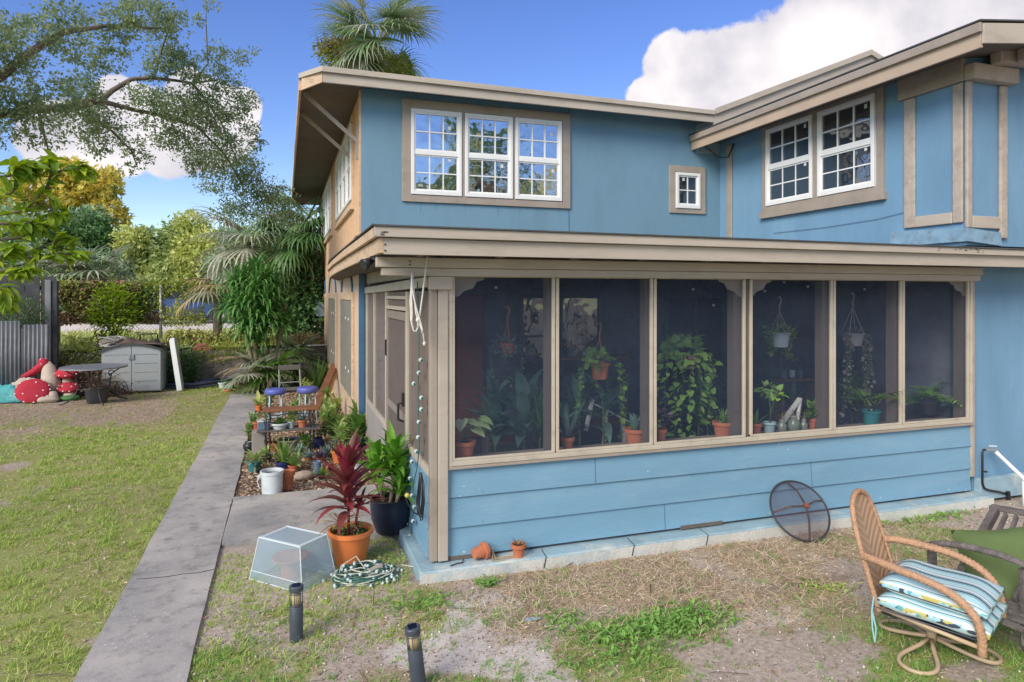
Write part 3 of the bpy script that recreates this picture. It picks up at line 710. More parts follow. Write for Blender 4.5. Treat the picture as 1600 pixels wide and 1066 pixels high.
nm_ = M('nail_head_grey',(.10,.14,.17),.7)
for i in range(3):
    for x in np.arange(1.45,XR,.61):
        z=lv[i]+.03; HP(MB().ball((x+rnd.uniform(-.01,.01),YP-.0295,z),.0035,.002,.0035,n=6,m=4),'nail_head',nm_)
ds_ = M('rain_streak',(.10,.20,.29),.85,.3,9)
for (x0,x1,zt_,n_) in ((1.65,4.1,3.395,16),(5.85,6.5,3.405,5)):
    for k in range(n_):
        x=rnd.uniform(x0,x1); l=rnd.uniform(.04,.22); w=rnd.uniform(.003,.009)
        HP(MB().add([(x,YH-.0015,zt_),(x+w,YH-.0015,zt_),(x+w*.5,YH-.0015,zt_-l)],[(0,2,1)]),'rain_streak',ds_)
# ================================================================= GROUND
def sm(x,a,b): t = np.clip((x-a)/(b-a),0,1); return t*t*(3-2*t)
def blob(x,y,cx,cy,rx,ry): return np.exp(-(((x-cx)/rx)**2+((y-cy)/ry)**2))
P0,P1 = -1.075,-.505      # path edges
def cover(x,y):
    """green grass, dry straw, bare sand, dark leaf mould: shares 0..1 at a spot on the ground"""
    n1 = vnoise(x,y,1.3,1,4); n2 = vnoise(x,y,.45,5,3); n3 = vnoise(x,y,2.7,9,3)
    left = sm(-x,.9,1.1)
    g = left*sm(n1*.6+n2*.25+.3*blob(x,y,-1.4,8,1.0,3)+.25*blob(x,y,-2.2,6,1.2,1.5),.33,.50)*(1-.35*sm(y,12.8,15.8)*sm(-x,1.8,3.2))
    front = (1-left)*(y<4.85)
    g = g*(.7+.3*sm(vnoise(x,y,.28,61,3),.38,.6))
    fg = front*np.clip(.85*sm(.9-x,0,1.0)+1.3*blob(x,y,2.05,3.75,.45,.2)+1.0*blob(x,y,1.6,3.4,.6,.25)+.9*blob(x,y,5.6,4.3,.8,.3)+.95*blob(x,y,3.8,2.8,1.3,.6)+.5*blob(x,y,2.2,3.0,1.0,.3)+.45*blob(x,y,4.6,3.9,.8,.3)+.5*blob(x,y,1.15,4.2,.25,.2),0,1)*sm(n2+.35*n1,.42,.72)
    g = np.clip(g+fg+.25*front*sm(n2,.55,.75),0,1)
    straw = left*sm(n3*.6+n2*.4,.38,.54) + front*(1.2*blob(x,y,3.2,4.35,1.5,.35)+.8*sm(n2,.40,.6))*sm(n2+n1*.4,.40,.65)
    sand = front*sm(blob(x,y,.9,3.9,.7,.4)+blob(x,y,3.0,3.6,.9,.3)*.8+blob(x,y,1.4,3.2,.5,.5)*.7+blob(x,y,1.3,4.35,.3,.2)+n1*.5,.75,1.05)
    mould = (1-left)*sm(y,7.4,7.5)+left*sm(y,14.2,16)*sm(-x,1.5,3)*.6+front*blob(x,y,3.6,3.95,.6,.15)*.6
    return g, np.clip(straw,0,1), np.clip(sand,0,1), np.clip(mould,0,1)
def hgt(x,y):
    h = .03*(vnoise(x,y,.5,21,4)-.5)+.05*(vnoise(x,y,2.2,31,2)-.5)
    near = np.exp(-np.maximum(0,np.hypot(x,y)-20)/10)
    flat = sm(np.minimum(np.abs(x-P0),np.abs(x-P1)),.0,.25)*((x<P0)|(x>P1))
    return h*near*np.maximum(flat,.12)
def axis(lo,hi,fine0,fine1,step):
    a = list(np.arange(fine0,fine1,step)); s = step
    v = fine1
    while v < hi: a.append(v); s *= 1.25; v += s
    s = step; v = fine0-step; b = []
    while v > lo: b.append(v); s *= 1.25; v -= s
    return np.array(sorted(b+a))
gxs = axis(-600,600,-6.5,6.5,.045); gys = axis(-400,900,2.4,9,.045)
GX,GY = np.meshgrid(gxs,gys,indexing='ij')
GZ = hgt(GX,GY)
inside = ((GX>XP-.3)&(GY>4.9)&(GX<12))|((GX>P0+.02)&(GX<P1-.02))|((GX>P0)&(GX<1.0)&(GY>6.05)&(GY<7.35))
GZ = np.where(inside,-.03,GZ-.004)
nx,ny = GX.shape
V = np.stack([GX.ravel(),GY.ravel(),GZ.ravel()],1)
i,j = np.meshgrid(np.arange(nx-1),np.arange(ny-1),indexing='ij'); q = (i*ny+j).ravel()
F = np.stack([q,q+ny,q+ny+1,q+1],1)
# material: four covers carried by a point attribute, broken up by noise
m, nt, N, L = new_mat('yard_soil_and_turf')
out = N.new('ShaderNodeOutputMaterial'); b = N.new('ShaderNodeBsdfPrincipled'); L.new(b.outputs[0],out.inputs[0])
b.inputs['Roughness'].default_value = .95; b.inputs['Specular IOR Level'].default_value = .15
at = N.new('ShaderNodeAttribute'); at.attribute_name = 'cover'; sep = N.new('ShaderNodeSeparateColor'); L.new(at.outputs['Color'],sep.inputs[0])
at2 = N.new('ShaderNodeAttribute'); at2.attribute_name = 'mould'
tc = N.new('ShaderNodeTexCoord')
def nzz(sc,det=8,ro=.65):
    n = N.new('ShaderNodeTexNoise'); n.inputs['Scale'].default_value = sc; n.inputs['Detail'].default_value = det; n.inputs['Roughness'].default_value = ro
    L.new(tc.outputs['Object'],n.inputs['Vector']); return n.outputs['Fac']
def mixc(fac,a,c):
    x = N.new('ShaderNodeMix'); x.data_type = 'RGBA'
    for s_,v in ((6,a),(7,c)):
        if isinstance(v,tuple): x.inputs[s_].default_value = rgb(v)
        else: L.new(v,x.inputs[s_])
    L.new(fac,x.inputs[0]); return x.outputs[2]
def mrg(v,a,c):
    x = N.new('ShaderNodeMapRange'); x.inputs['From Min'].default_value = a; x.inputs['From Max'].default_value = c; L.new(v,x.inputs[0]); return x.outputs[0]
def thr(v,n,s=.6):     # cover share pushed around by noise
    a = N.new('ShaderNodeMath'); a.operation = 'MULTIPLY_ADD'; L.new(n,a.inputs[0]); a.inputs[1].default_value = s; L.new(v,a.inputs[2]); return mrg(a.outputs[0],.5*s+.25,.5*s+.65)
soil = mixc(mrg(nzz(30),.35,.65),(.35,.29,.24),(.55,.475,.41))
strw = mixc(mrg(nzz(110),.35,.65),(.29,.23,.16),(.52,.43,.32))
grs = mixc(mrg(nzz(60),.35,.65),(.20,.24,.07),(.40,.42,.15))
snd = mixc(mrg(nzz(14),.3,.7),(.50,.46,.43),(.68,.64,.60))
mld = mixc(mrg(nzz(55),.35,.65),(.10,.07,.05),(.30,.22,.16))
c = mixc(thr(sep.outputs[1],nzz(22)),soil,strw)
c = mixc(thr(sep.outputs[0],nzz(17)),c,grs)
c = mixc(thr(sep.outputs[2],nzz(12),.8),c,snd)
c = mixc(thr(at2.outputs['Fac'],nzz(20)),c,mld)
L.new(c,b.inputs['Base Color'])
bp = N.new('ShaderNodeBump'); bp.inputs['Strength'].default_value = .9; bp.inputs['Distance'].default_value = .012
L.new(nzz(70,6),bp.inputs['Height']); L.new(bp.outputs[0],b.inputs['Normal'])
gr = np_obj('ground',V,F,m,smooth=True); kind(gr,'structure')
g_,s_,d_,mo = cover(V[:,0],V[:,1])
ca = gr.data.color_attributes.new('cover','FLOAT_COLOR','POINT')
ca.data.foreach_set('color',np.stack([g_,s_,d_,np.ones_like(g_)],1).astype(np.float32).ravel())
fa = gr.data.attributes.new('mould','FLOAT','POINT'); fa.data.foreach_set('value',mo.astype(np.float32))

# concrete path: slabs with joints, one structure
m, nt, N, L = new_mat('old_path_concrete')
out = N.new('ShaderNodeOutputMaterial'); b = N.new('ShaderNodeBsdfPrincipled'); L.new(b.outputs[0],out.inputs[0]); b.inputs['Roughness'].default_value=.9
b.inputs['Specular IOR Level'].default_value = .25
tc = N.new('ShaderNodeTexCoord')
base = mixc(mrg(nzz(1.3,8,.7),.35,.65),(.28,.28,.28),(.49,.46,.425))
base = mixc(mrg(nzz(7,8,.7),.52,.72),base,(.20,.195,.19))
sp = nzz(45,4,.5); lo = nzz(1.7,5,.6)
mul = N.new('ShaderNodeMath'); mul.operation='MULTIPLY'; L.new(mrg(sp,.62,.70),mul.inputs[0]); L.new(mrg(lo,.42,.56),mul.inputs[1])
base = mixc(mul.outputs[0],base,(.62,.62,.60))
L.new(base,b.inputs['Base Color'])
bp = N.new('ShaderNodeBump'); bp.inputs['Strength'].default_value=.5; bp.inputs['Distance'].default_value=.006; L.new(nzz(90,5),bp.inputs['Height']); L.new(bp.outputs[0],b.inputs['Normal'])
pb = MB()
cuts = [1.5,5.62,7.46,9.9,12.4,15.35]
def slabbox(x0,x1,y0,y1,tilt=0,n=14):
    # slab with slightly uneven edges
    k = max(2,int((y1-y0)/.16)); L0 = []; 
    b0 = len(pb.v)
    for i in range(k+1):
        y = y0+(y1-y0)*i/k
        e0 = .012*(vnoise(y,3.1,.4,3)-.5)*2; e1 = .012*(vnoise(y,9.7,.4,4)-.5)*2
        z = .022+tilt*(i/k)
        pb.v += [(x0+e0,y,-.04),(x0+e0,y,z),(x1+e1,y,z),(x1+e1,y,-.04)]
    for i in range(k):
        q = b0+i*4
        for a in range(3): pb.f.append((q+a,q+4+a,q+5+a,q+1+a))
    pb.f.append((b0,b0+1,b0+2,b0+3)); q=b0+k*4; pb.f.append((q+3,q+2,q+1,q))
for a,c in zip(cuts[:-1],cuts[1:]): slabbox(P0,P1,a+.005,c-.005,rnd.uniform(-.006,.006))
slabbox(P1+.004,.93,6.06,7.42,.004)
po = pb.build('path',m); kind(po,'structure')
kind(MB().box(.55,.93,5.86,6.055,-.04,.045).build('path',m),'structure')
# crack across the path
pts = [gp(*p,.0235) for p in ((213,905),(240,903),(262,901),(285,897),(310,895),(337,889))]
cr_ = MB()
for a,c in zip(pts[:-1],pts[1:]): cr_.bar(a,c,.006,.002)
kind(cr_.build('path',M('crack_black',(.05,.045,.04),.95)),'structure')

# raised lot behind the low wall, and the pale street beyond
YR = 17.35; ZT = .85
tx = np.linspace(-60,1.0,90); ty = np.concatenate([np.linspace(YR,24,40),np.linspace(24.5,60,30)])
TX,TY = np.meshgrid(tx,ty,indexing='ij'); TZ = ZT+.14*(vnoise(TX,TY,1.1,41,3)-.5)
V = np.stack([TX.ravel(),TY.ravel(),TZ.ravel()],1); nx,ny = TX.shape
i,j = np.meshgrid(np.arange(nx-1),np.arange(ny-1),indexing='ij'); q=(i*ny+j).ravel()
m_lot = M('weedy_lot',(.24,.25,.09),.95,.45,2.2,.9,30,stain=(.33,.26,.15),samt=.7,sscale=1.5)
kind(np_obj('terrain',V,np.stack([q,q+ny,q+ny+1,q+1],1),m_lot,smooth=True),'structure')
kind(MB().box(-60,1.0,24.2,31.5,.6,.99).build('street',M('overexposed_street',(.72,.66,.60),.9,.06,1.5)),'structure')  # overexposed brightness of the street is put into this pale colour
kind(MB().box(1.3,120,22,60,0,.9).build('terrain',m_lot),'structure')

# ---------------- grass, straw and litter (nobody could count them)
def on_path(x,y): e=.03*(vnoise(x*0,y,.12,13,3)-.35); return ((x>P0+e)&(x<P1-e)&(y<15.5))|((x>P1)&(x<1.0)&(y>5.86)&(y<7.46))|((x>.9)&(y>4.78))
def seed(n,x0,x1,y0,y1,dens):
    x = nr.uniform(x0,x1,n); y = nr.uniform(y0,y1,n); k = nr.uniform(size=n) < dens(x,y); k &= ~on_path(x,y)
    # keep what the camera or a small side step can see
    f = x*S_+y*C_; l = x*C_-y*S_; k &= (f>1.9)&(np.abs(l)<f*.86+.6)
    return x[k],y[k]
def blades(x,y,L0,L1,w,lean,mat,name,label,cat,tuft=0):
    if tuft:
        k=tuft; m_=len(x)//k; s=nr.uniform(.5,1.4,m_); x=np.repeat(x[:m_],k)+nr.normal(0,.016,m_*k); y=np.repeat(y[:m_],k)+nr.normal(0,.016,m_*k); kk=~on_path(x,y); x=x[kk]; y=y[kk]; sc=np.repeat(s,k)[kk]
    else: sc=1
    n = len(x); P = np.stack([x,y,hgt(x,y)-.006],1)
    az = nr.uniform(0,2*PI,n); el = nr.normal(lean,.35,n).clip(.05,1.5)
    D = np.stack([np.cos(az)*np.cos(el),np.sin(az)*np.cos(el),np.sin(el)],1)
    Ln = nr.uniform(L0,L1,n)*sc
    V,F = scatter(T_blade(),P,D,nr.uniform(-1,1,n)+(PI if 0 else 0),Ln,w/Ln)
    o = np_obj(name,V,F,mat); kind(o,'stuff',label,cat); return o
l_grass = LEAF('lawn_blade',(.24,.44,.07),(.56,.60,.20),.6,.3)
l_gbright = LEAF('fresh_blade',(.15,.36,.07),(.32,.50,.14),.5,.35)
l_dry = LEAF('dry_blade',(.66,.56,.42),(.42,.32,.22),.8,.15)
l_lit = LEAF('fallen_leaf',(.34,.19,.10),(.66,.55,.42),.8,.1)
x,y = seed(230000,-6,-1.07,3,9,lambda x,y: (cover(x,y)[0]*.85+.05)*(1-.7*cover(x,y)[1])*sm(vnoise(x,y,.13,71,2),.28,.62))
blades(x,y,.025,.06,.005,.8,l_grass,'lawn_grass','short patchy lawn grass left of the concrete path','grass',9)
x,y = seed(240000,-9,-1.07,9,17,lambda x,y: (cover(x,y)[0]*.85+.06)*(1-.7*cover(x,y)[1])*sm(vnoise(x,y,.2,71,2),.28,.62))
blades(x,y,.03,.06,.008,.9,l_grass,'lawn_grass','thin yellowing lawn grass in front of the grey storage shed','grass',7)
x,y = seed(130000,-.5,7,2.2,4.8,lambda x,y: cover(x,y)[0]**1.2*.8+.02)
blades(x,y,.02,.055,.005,.7,l_gbright,'yard_grass','sparse green grass and weeds on the sandy yard below the porch','grass',9)
x,y = seed(60000,-.5,1.0,4.0,6.1,lambda x,y: .2+0*x)
blades(x,y,.02,.05,.005,.7,l_grass,'verge_grass','grass in the corner between the path and the porch slab','grass',8)
x,y = seed(230000,-8,7,2.2,16,lambda x,y: (cover(x,y)[1]*.5+.16)*np.where(x>0,1,2.0))
blades(x,y,.03,.085,.004,.1,l_dry,'dead_grass','flattened dry straw and dead grass lying over the yard','dead grass')
x,y = seed(30000,1.2,5.8,3.5,4.78,lambda x,y: cover(x,y)[1]*.8)
blades(x,y,.04,.15,.004,.04,l_dry,'straw_mat','thick mat of tan straw along the blue porch slab','straw')
x,y = seed(40000,-8,7,2.4,17,lambda x,y: .07+.45*(y>12)*(x<-1)+.25*(y<5)+.35*(x<-1)*cover(x,y)[1])
P = np.stack([x,y,hgt(x,y)+.004],1); n = len(x); D = rand_unit(n); D[:,2] *= .25
V,F = scatter(T_leaf(),P,D,nr.uniform(-.5,.5,n),nr.uniform(.012,.045,n),.5)
kind(np_obj('leaf_litter',V,F,l_lit),'stuff','scattered brown fallen leaves on the lawn and yard','leaves')
x = nr.uniform(-.48,.95,9000); y = 7.47+nr.uniform(0,7.6,9000)**1; n = len(x)
P = np.stack([x,y,hgt(x,y)+.006],1); D = rand_unit(n); D[:,2] *= .3
V,F = scatter(T_leaf(),P,D,nr.uniform(-.7,.7,n),nr.uniform(.02,.06,n),.55)
kind(np_obj('mulch',V,F,l_lit),'stuff','brown leaf mulch in the planting bed beside the house','mulch')
# pebbles, crumbs of soil, twigs
def crumbs(n,x0,x1,y0,y1,r0,r1,mat,name,label,cat):
    x,y = seed(n,x0,x1,y0,y1,lambda x,y: .3+.7*vnoise(x,y,.4,91,3)); n=len(x); r=nr.uniform(r0,r1,n)**1
    T=np.array([(1,0,0),(-1,0,0),(0,1,0),(0,-1,0),(0,0,.8),(0,0,-.8)],float); tf=np.array([(0,2,4),(2,1,4),(1,3,4),(3,0,4),(2,0,5),(1,2,5),(3,1,5),(0,3,5)])
    V,F=scatter((T,tf),np.stack([x,y,hgt(x,y)+r*.3],1),rand_unit(n),nr.uniform(0,3,n),r,nr.uniform(.6,1.1,n)); kind(np_obj(name,V,F,mat),'stuff',label,cat)
crumbs(16000,-.5,7,2.2,4.8,.002,.008,M('soil_crumb',(.30,.24,.19),.95,.3,3,island=.5),'soil_crumbs','small crumbs and clods of sandy soil before the porch','soil')
crumbs(2500,-.5,7,2.2,4.8,.004,.012,M('pale_pebble',(.55,.51,.46),.8,.2,3,island=.3),'pebbles','pale pebbles and bits of shell strewn over the sandy yard','pebbles')
x,y = seed(2600,-7,7,2.2,16,lambda x,y: .35+0*x); n=len(x); az=nr.uniform(0,6.28,n)
V,F = scatter(T_blade(),np.stack([x,y,hgt(x,y)+.008],1),np.stack([np.cos(az),np.sin(az),nr.normal(0,.06,n)],1),nr.uniform(-.3,.3,n),nr.uniform(.08,.3,n),.03)
kind(np_obj('fallen_twigs',V,F,M('fallen_twig',(.16,.11,.08),.9,.3,5,island=.5)),'stuff','thin dark twigs fallen over the lawn and yard','twigs')
# broad-leaved weeds
def weeds(c,rx,ry,n,s,label,mat):
    x = c.x+nr.normal(0,rx,n); y = c.y+nr.normal(0,ry,n); k = ~on_path(x,y); x=x[k]; y=y[k]; n=len(x)
    az = nr.uniform(0,2*PI,n); el = nr.uniform(.15,.9,n)
    D = np.stack([np.cos(az)*np.cos(el),np.sin(az)*np.cos(el),np.sin(el)],1)
    V,F = scatter(T_leaf(),np.stack([x,y,hgt(x,y)+nr.uniform(0,.02,n)],1),D,nr.normal(0,.3,n),nr.uniform(.4,1,n)*s,.4)
    kind(np_obj('weeds',V,F,mat),'stuff',label,'weeds')
weeds(gp(1050,975),.20,.09,900,.06,'bright green clump of weeds in the middle of the sandy yard',l_gbright)
weeds(gp(975,990),.12,.07,260,.06,'low weeds left of the bright green clump',l_gbright)
weeds(gp(1000,1020),.25,.06,260,.05,'small weeds near the bottom of the sandy yard',l_gbright)
weeds(gp(660,945),.14,.08,260,.045,'young weeds in front of the slab corner',l_gbright)
weeds(gp(880,970),.10,.08,200,.045,'weeds on the bare sand right of the path light',l_gbright)
weeds(gp(1440,805),.3,.10,420,.06,'green weeds at the foot of the wing wall',l_gbright)
weeds(gp(610,870),.14,.14,260,.04,'spreading green weed around the heap of string lights',l_pale)
weeds(gp(1290,920),.10,.05,110,.05,'single weed tuft near the wicker chair',l_grass)
weeds(gp(760,915),.05,.04,90,.06,'upright weed at the edge of the porch slab',l_gbright)
# ================================================================= PLANTS AND POTS
def pot(parent, r, rb, h, mat, z=0, rim=.02, soil=True, name='pot', rimt=.008, n=28):
    prof = [(0,z+.0),(rb,z),(rb+(r-rb)*.75,z+h*.76),(r*.985,z+h-rim-.004),(r+rimt,z+h-rim),(r+rimt,z+h),(r-.006,z+h),(r-.012,z+h-.02),(r*.9,z+h*.85)]
    o = MB().lathe(prof,n).build(name,mat,parent,smooth=True)
    e = o.modifiers.new('e','EDGE_SPLIT'); e.split_angle = .7
    if soil: MB().lathe([(0,z+h*.86),(r*.9,z+h*.85)],n).build('soil',m_soil,o)
    return o
def rosette(parent, z, n, L, W, mat, el=(.3,1.4), droop=(.4,1.2), name='foliage', r0=.01, seg=6, fold=.25, stem=0, tw=0, rg=rnd, at=(0,0)):
    b = MB()
    for i in range(n):
        t = (i+.5)/n; a = i*2.39996+rg.uniform(-.3,.3)
        e = el[1]+(el[0]-el[1])*t+rg.uniform(-.12,.12)
        zz = z+stem*(1-t)
        b.strap((at[0]+r0*math.cos(a),at[1]+r0*math.sin(a),zz),a,e,L*rg.uniform(.75,1.1),W*rg.uniform(.8,1.1),rg.uniform(*droop),seg,fold,rg.uniform(-tw,tw))
    return b.build(name,mat,parent,smooth=True)
def bush(parent, c, rad, n, L, mat, T=None, W=.5, name='foliage', up=.2, rg=nr, shell=.5):
    c = np.array(c,float); rad = np.array(rad if hasattr(rad,'__len__') else (rad,)*3,float)
    u = rand_unit(n,rg); r = rg.uniform(shell**3,1,n)**(1/3)
    P = c+u*rad*r[:,None]*(1+.25*rg.normal(size=(n,1))*.5)
    D = u*np.array([1,1,.6])+rand_unit(n,rg)*.7+np.array([0,0,up])
    V,F = scatter(T if T is not None else T_leaf(),P,D,rg.normal(0,.5,n),L*rg.uniform(.6,1.15,n),W)
    return np_obj(name,V,F,mat,parent,smooth=True)
def stems(parent, pts_list, r, mat=None, name='stem'):
    b = MB()
    for pts in pts_list: b.tube(pts,r,5)
    return b.build(name,mat or m_stem,parent,smooth=True)
def trailing(parent, starts, mat, T, size, step=.03, name='vines', sway=.05, rg=rnd, out=.05):
    Ps=[];Ds=[];b=MB()
    for (x,y,z,ln) in starts:
        a = math.atan2(y,x) if (x or y) else 0; pts=[(x,y,z)]; px,py,pz=x,y,z; k=int(ln/step)
        for i in range(k):
            o_ = out*math.exp(-i*.35)
            px += math.cos(a)*o_*.5+rg.uniform(-sway,sway)*.25; py += math.sin(a)*o_*.5+rg.uniform(-sway,sway)*.25
            pz -= step*(.2 if i<2 else 1); pts.append((px,py,pz))
            Ps.append((px+rg.uniform(-.015,.015),py+rg.uniform(-.015,.015),pz)); d=a+rg.uniform(-1.6,1.6); Ds.append((math.cos(d),math.sin(d),rg.uniform(-1.1,.1)))
        b.tube(pts,.003,4)
    o = b.build(name,m_stem,parent)
    P=np.array(Ps);D=np.array(Ds);n=len(P)
    V,F=scatter(T,P,D,nr.normal(0,.4,n),size*nr.uniform(.55,1.15,n),.85)
    np_obj('leaves',V,F,mat,o,smooth=True)
    return o
def potted(label, loc, r, h, mat, rb=None, cat='potted plant', name='potted_plant', rim=.02, rz=None, group=None, z=None):
    t = thing(name,label,cat,loc,rnd.uniform(0,6) if rz is None else rz,group)
    pot(t,r,rb or r*.75,h,mat,rim=rim); return t

# ---- big orange pot with red cordyline
t = potted('red and pink cordyline in a big bright orange pot beside the clear plastic box',gp(548,880),.165,.27,m_orange,rb=.115,rim=.035)
bush(t,(-.02,0,.245),(.13,.13,.03),110,.045,l_mid,name='seedlings')
main = [(.03,0,.2),(.04,.01,.45),(.05,.0,.62),(.055,.01,.78)]
st = stems(t,[main,[(.02,.04,.2),(.0,.06,.4),(-.02,.07,.5)],[(.06,-.03,.2),(.1,-.04,.33)]],.011,M('red_stem',(.32,.03,.05),.5))
b = MB()
for i in range(46):
    k = i/46; z = .42+.36*k; a = i*2.4+.4; el = .15+1.15*k+rnd.uniform(-.15,.15)
    b.strap((.05,.005,z),a,el,rnd.uniform(.24,.36),rnd.uniform(.052,.078),rnd.uniform(.7,1.5)*(1.15-.6*k),7,.3)
b.build('foliage',l_cord,t,smooth=True)
rosette(t,.74,9,.26,.06,l_cordpink,el=(.9,1.45),droop=(.1,.5),name='new_leaves',at=(.055,.01))
rosette(t,.34,14,.26,.02,l_straw,el=(.1,.7),droop=(1.2,2.2),name='dry_leaves',at=(.09,-.03))
rosette(t,.45,10,.2,.03,l_cord,el=(.2,1.2),droop=(.7,1.4),name='side_shoot',at=(-.02,.07))
# ---- black pot with dracaena by the door
t = thing('potted_plant','tall green dracaena in a round black pot beside the screen door','potted plant',gp(610,832,.03),0)
MB().lathe([(0,0),(.10,0),(.125,.02),(.165,.14),(.175,.24),(.17,.30),(.175,.305),(.16,.305),(.155,.27)],32).build('pot',M('deep_navy_pot',(.012,.018,.04),.35,.1,6),t,smooth=True)
MB().lathe([(0,.265),(.156,.265)],24).build('soil',m_soil,t)
stems(t,[[(0,0,.25),(.02,0,.42),(.03,.0,.62)],[(-.05,.03,.25),(-.09,.05,.42),(-.12,.06,.58)],[(.05,-.04,.25),(.08,-.05,.44)]],.02,M('tan_cane',(.42,.33,.24),.7))
for (ax,ay,az,n,LL) in ((.03,0,.60,34,.36),(-.12,.06,.56,24,.33),(.08,-.05,.43,26,.34)):
    b = MB()
    for i in range(n):
        k = (i+.5)/n; b.strap((ax,ay,az-.12+.14*k),i*2.4+rnd.uniform(-.3,.3),.25+1.15*k,LL*rnd.uniform(.75,1.1),rnd.uniform(.065,.09),rnd.uniform(1.4,2.3)*(1.25-.7*k),8,.28)
    b.build('foliage',l_drac,t,smooth=True)

# ---- pots along the planting bed, front to back
gb = 'plants and pots in the bed beside the house'
t = thing('pail','white plastic pail standing at the front of the planting bed','pail',gp(425,772),.3,gb)
pot(t,.112,.10,.25,m_whitep,rim=.03,soil=False,name='body')
MB().lathe([(0,.2),(.1,.2)],20).build('soil',m_soil,t)
MB().tube([(-.12,0,.235),(-.16,-.03,.17),(-.15,-.08,.10),(-.11,-.11,.12)],.004,5).build('handle',m_whitep,t)
t = thing('small_pot','little white cup lying against the left of the white pail','pot',gp(403,752)+Vector((0,0,.035)),0,gb,rot=(0,1.35,.4)); pot(t,.035,.028,.07,m_whitep,rim=.01)
t = thing('flower_pot','tall empty terracotta pot right of the white pail','flower pot',gp(450,764),0,gb); pot(t,.066,.05,.20,m_terra,rim=.05)
t = potted('pale leafy plant in a teal glazed pot left of the white pail',gp(398,737),.085,.14,m_bluepot,rb=.06,group=gb)
rosette(t,.1,18,.22,.05,l_pale,el=(.2,1.2),droop=(.5,1.4)); bush(t,(-.06,0,.12),(.1,.08,.06),40,.07,l_vdead,name='dry_leaves')
t = potted('spiky yellow-striped plant in a navy blue pot behind the pail',gp(443,737),.085,.12,m_navy,group=gb)
rosette(t,.1,26,.34,.032,l_mid,el=(.5,1.5),droop=(.2,1.1)); rosette(t,.1,6,.3,.03,l_farl,el=(.9,1.5),droop=(.1,.4),name='yellow_leaves')
t = potted('broad bright green rosette between the pail and the pale stone',gp(459,738),.06,.09,m_terra,group=gb)
rosette(t,.08,16,.24,.06,l_pale,el=(.2,1.3),droop=(.3,1.2))
for (px,py,lab,mt,pm,n,LL,ww) in (
  (482,722,'blue-grey succulent rosette left of the slate pot',l_blue,m_terra,22,.11,.03),
  (511,715,'tall blue-grey spiky succulent left of the orange plastic pot',l_blue,m_black,34,.15,.022),
  (500,722,'purple-brown succulent behind the fallen terracotta pot',l_purple,m_terra,20,.12,.03),
  (468,712,'pale blue-green succulent behind the bright green rosette',l_blue,m_black,22,.12,.035),
  (503,748,'small bright green rosette in front of the fallen terracotta pot',l_mid,m_black,14,.09,.03),
  (418,722,'brown and purple leafed succulent beside the teal pot',l_purple,m_black,18,.12,.035),
  (524,700,'grey-leafed small plant behind the orange plastic pot',l_blue,m_black,18,.12,.03),
  (541,735,'low green succulent under the cordyline leaves',l_mid,m_black,16,.1,.03)):
    t = potted(lab,gp(px,py),.045,.06,pm,group=gb)
    rosette(t,.05,n,LL,ww,mt,el=(.15,1.35),droop=(-.3,.5),fold=.35)
    bush(t,(0,0,.06),(.09,.09,.03),30,.04,mt,name='offsets')
t = thing('stone','flat pale stone on the bare soil right of the terracotta pot','stone',gp(474,748),.3,gb)
# (stone is a single mesh child)
q = MB().ball((0,0,.035),.125,.085,.055,n=14,m=8,wob=.08,rg=rnd).build('body',m_stone,t,smooth=True)
t = thing('flower_pot','narrow slate blue pot behind the pale stone','flower pot',gp(496,742),0,gb); pot(t,.045,.035,.16,m_slate,rim=.02)
t = thing('flower_pot','terracotta pot fallen on its side right of the slate pot','flower pot',gp(510,738)+Vector((0,0,.05)),0,gb,rot=(1.45,0,.6)); pot(t,.055,.04,.1,m_terra,soil=False)
t = potted('light green leafy plant in an orange plastic pot against the bed',gp(531,722),.105,.15,m_orange,rb=.08,group=gb)
for z0,n_ in ((.14,22),(.28,20),(.40,16)): rosette(t,z0,n_,.17,.04,l_pale,el=(.1,1.2),droop=(.4,1.2))
stems(t,[[(0,0,.1),(.01,0,.42)],[(.03,.02,.1),(.06,.03,.3)]],.006)
t = potted('small plant in a plain white pot behind the cordyline',gp(556,742),.075,.15,m_whitep,group=gb); rosette(t,.13,14,.2,.05,l_cord,el=(.3,1.2),droop=(.4,1.2))
t = thing('flower_pot','low empty black plastic pot at the edge of the bed','flower pot',gp(548,758),0,gb); pot(t,.06,.045,.06,m_black)
# leafy shrubs in the bed
def leafy(label,loc,h,rad,n,mat,L_=.12,W=.35,k=5,potm=None,strap=True):
    t = thing('leafy_plant',label,'plant',loc,rnd.uniform(0,6),gb)
    if potm: pot(t,.09,.07,.12,potm)
    S=[]; b=MB()
    for i in range(k):
        a=rnd.uniform(0,6.28); r=rad*rnd.uniform(.1,.6); hh=h*rnd.uniform(.6,1)
        p=[(0,0,.03),(r*.5*math.cos(a),r*.5*math.sin(a),hh*.5),(r*math.cos(a),r*math.sin(a),hh)]; S.append(p)
        for j in range(n//k):
            u=(j+.5)/(n//k); x=r*u*math.cos(a); y=r*u*math.sin(a)
            b.strap((x,y,.08+hh*u*.92),j*2.4+rnd.uniform(-.4,.4),.1+1.0*u,L_*rnd.uniform(.7,1.2),L_*W,rnd.uniform(.4,1.3),5,.25)
    stems(t,S,.006); b.build('foliage',mat,t,smooth=True); return t
leafy('tall pale green leafy plant against the house wall behind the orange pot',gp(520,695),.48,.26,150,l_pale,.13)
leafy('dense light green plant growing beside the black plant stand',gp(512,672),.42,.25,130,l_pale,.12)
leafy('bushy green plant near the blue corner board',gp(556,690),.46,.28,110,l_mid,.17,.3)
leafy('broad-leaved plant in a black pot in front of the grey knee wall',gp(563,705),.40,.22,40,l_mid,.26,.38,4,m_black)
leafy('low yellow-green plant behind the dense light green plant',gp(525,655),.38,.22,90,l_farl,.11)
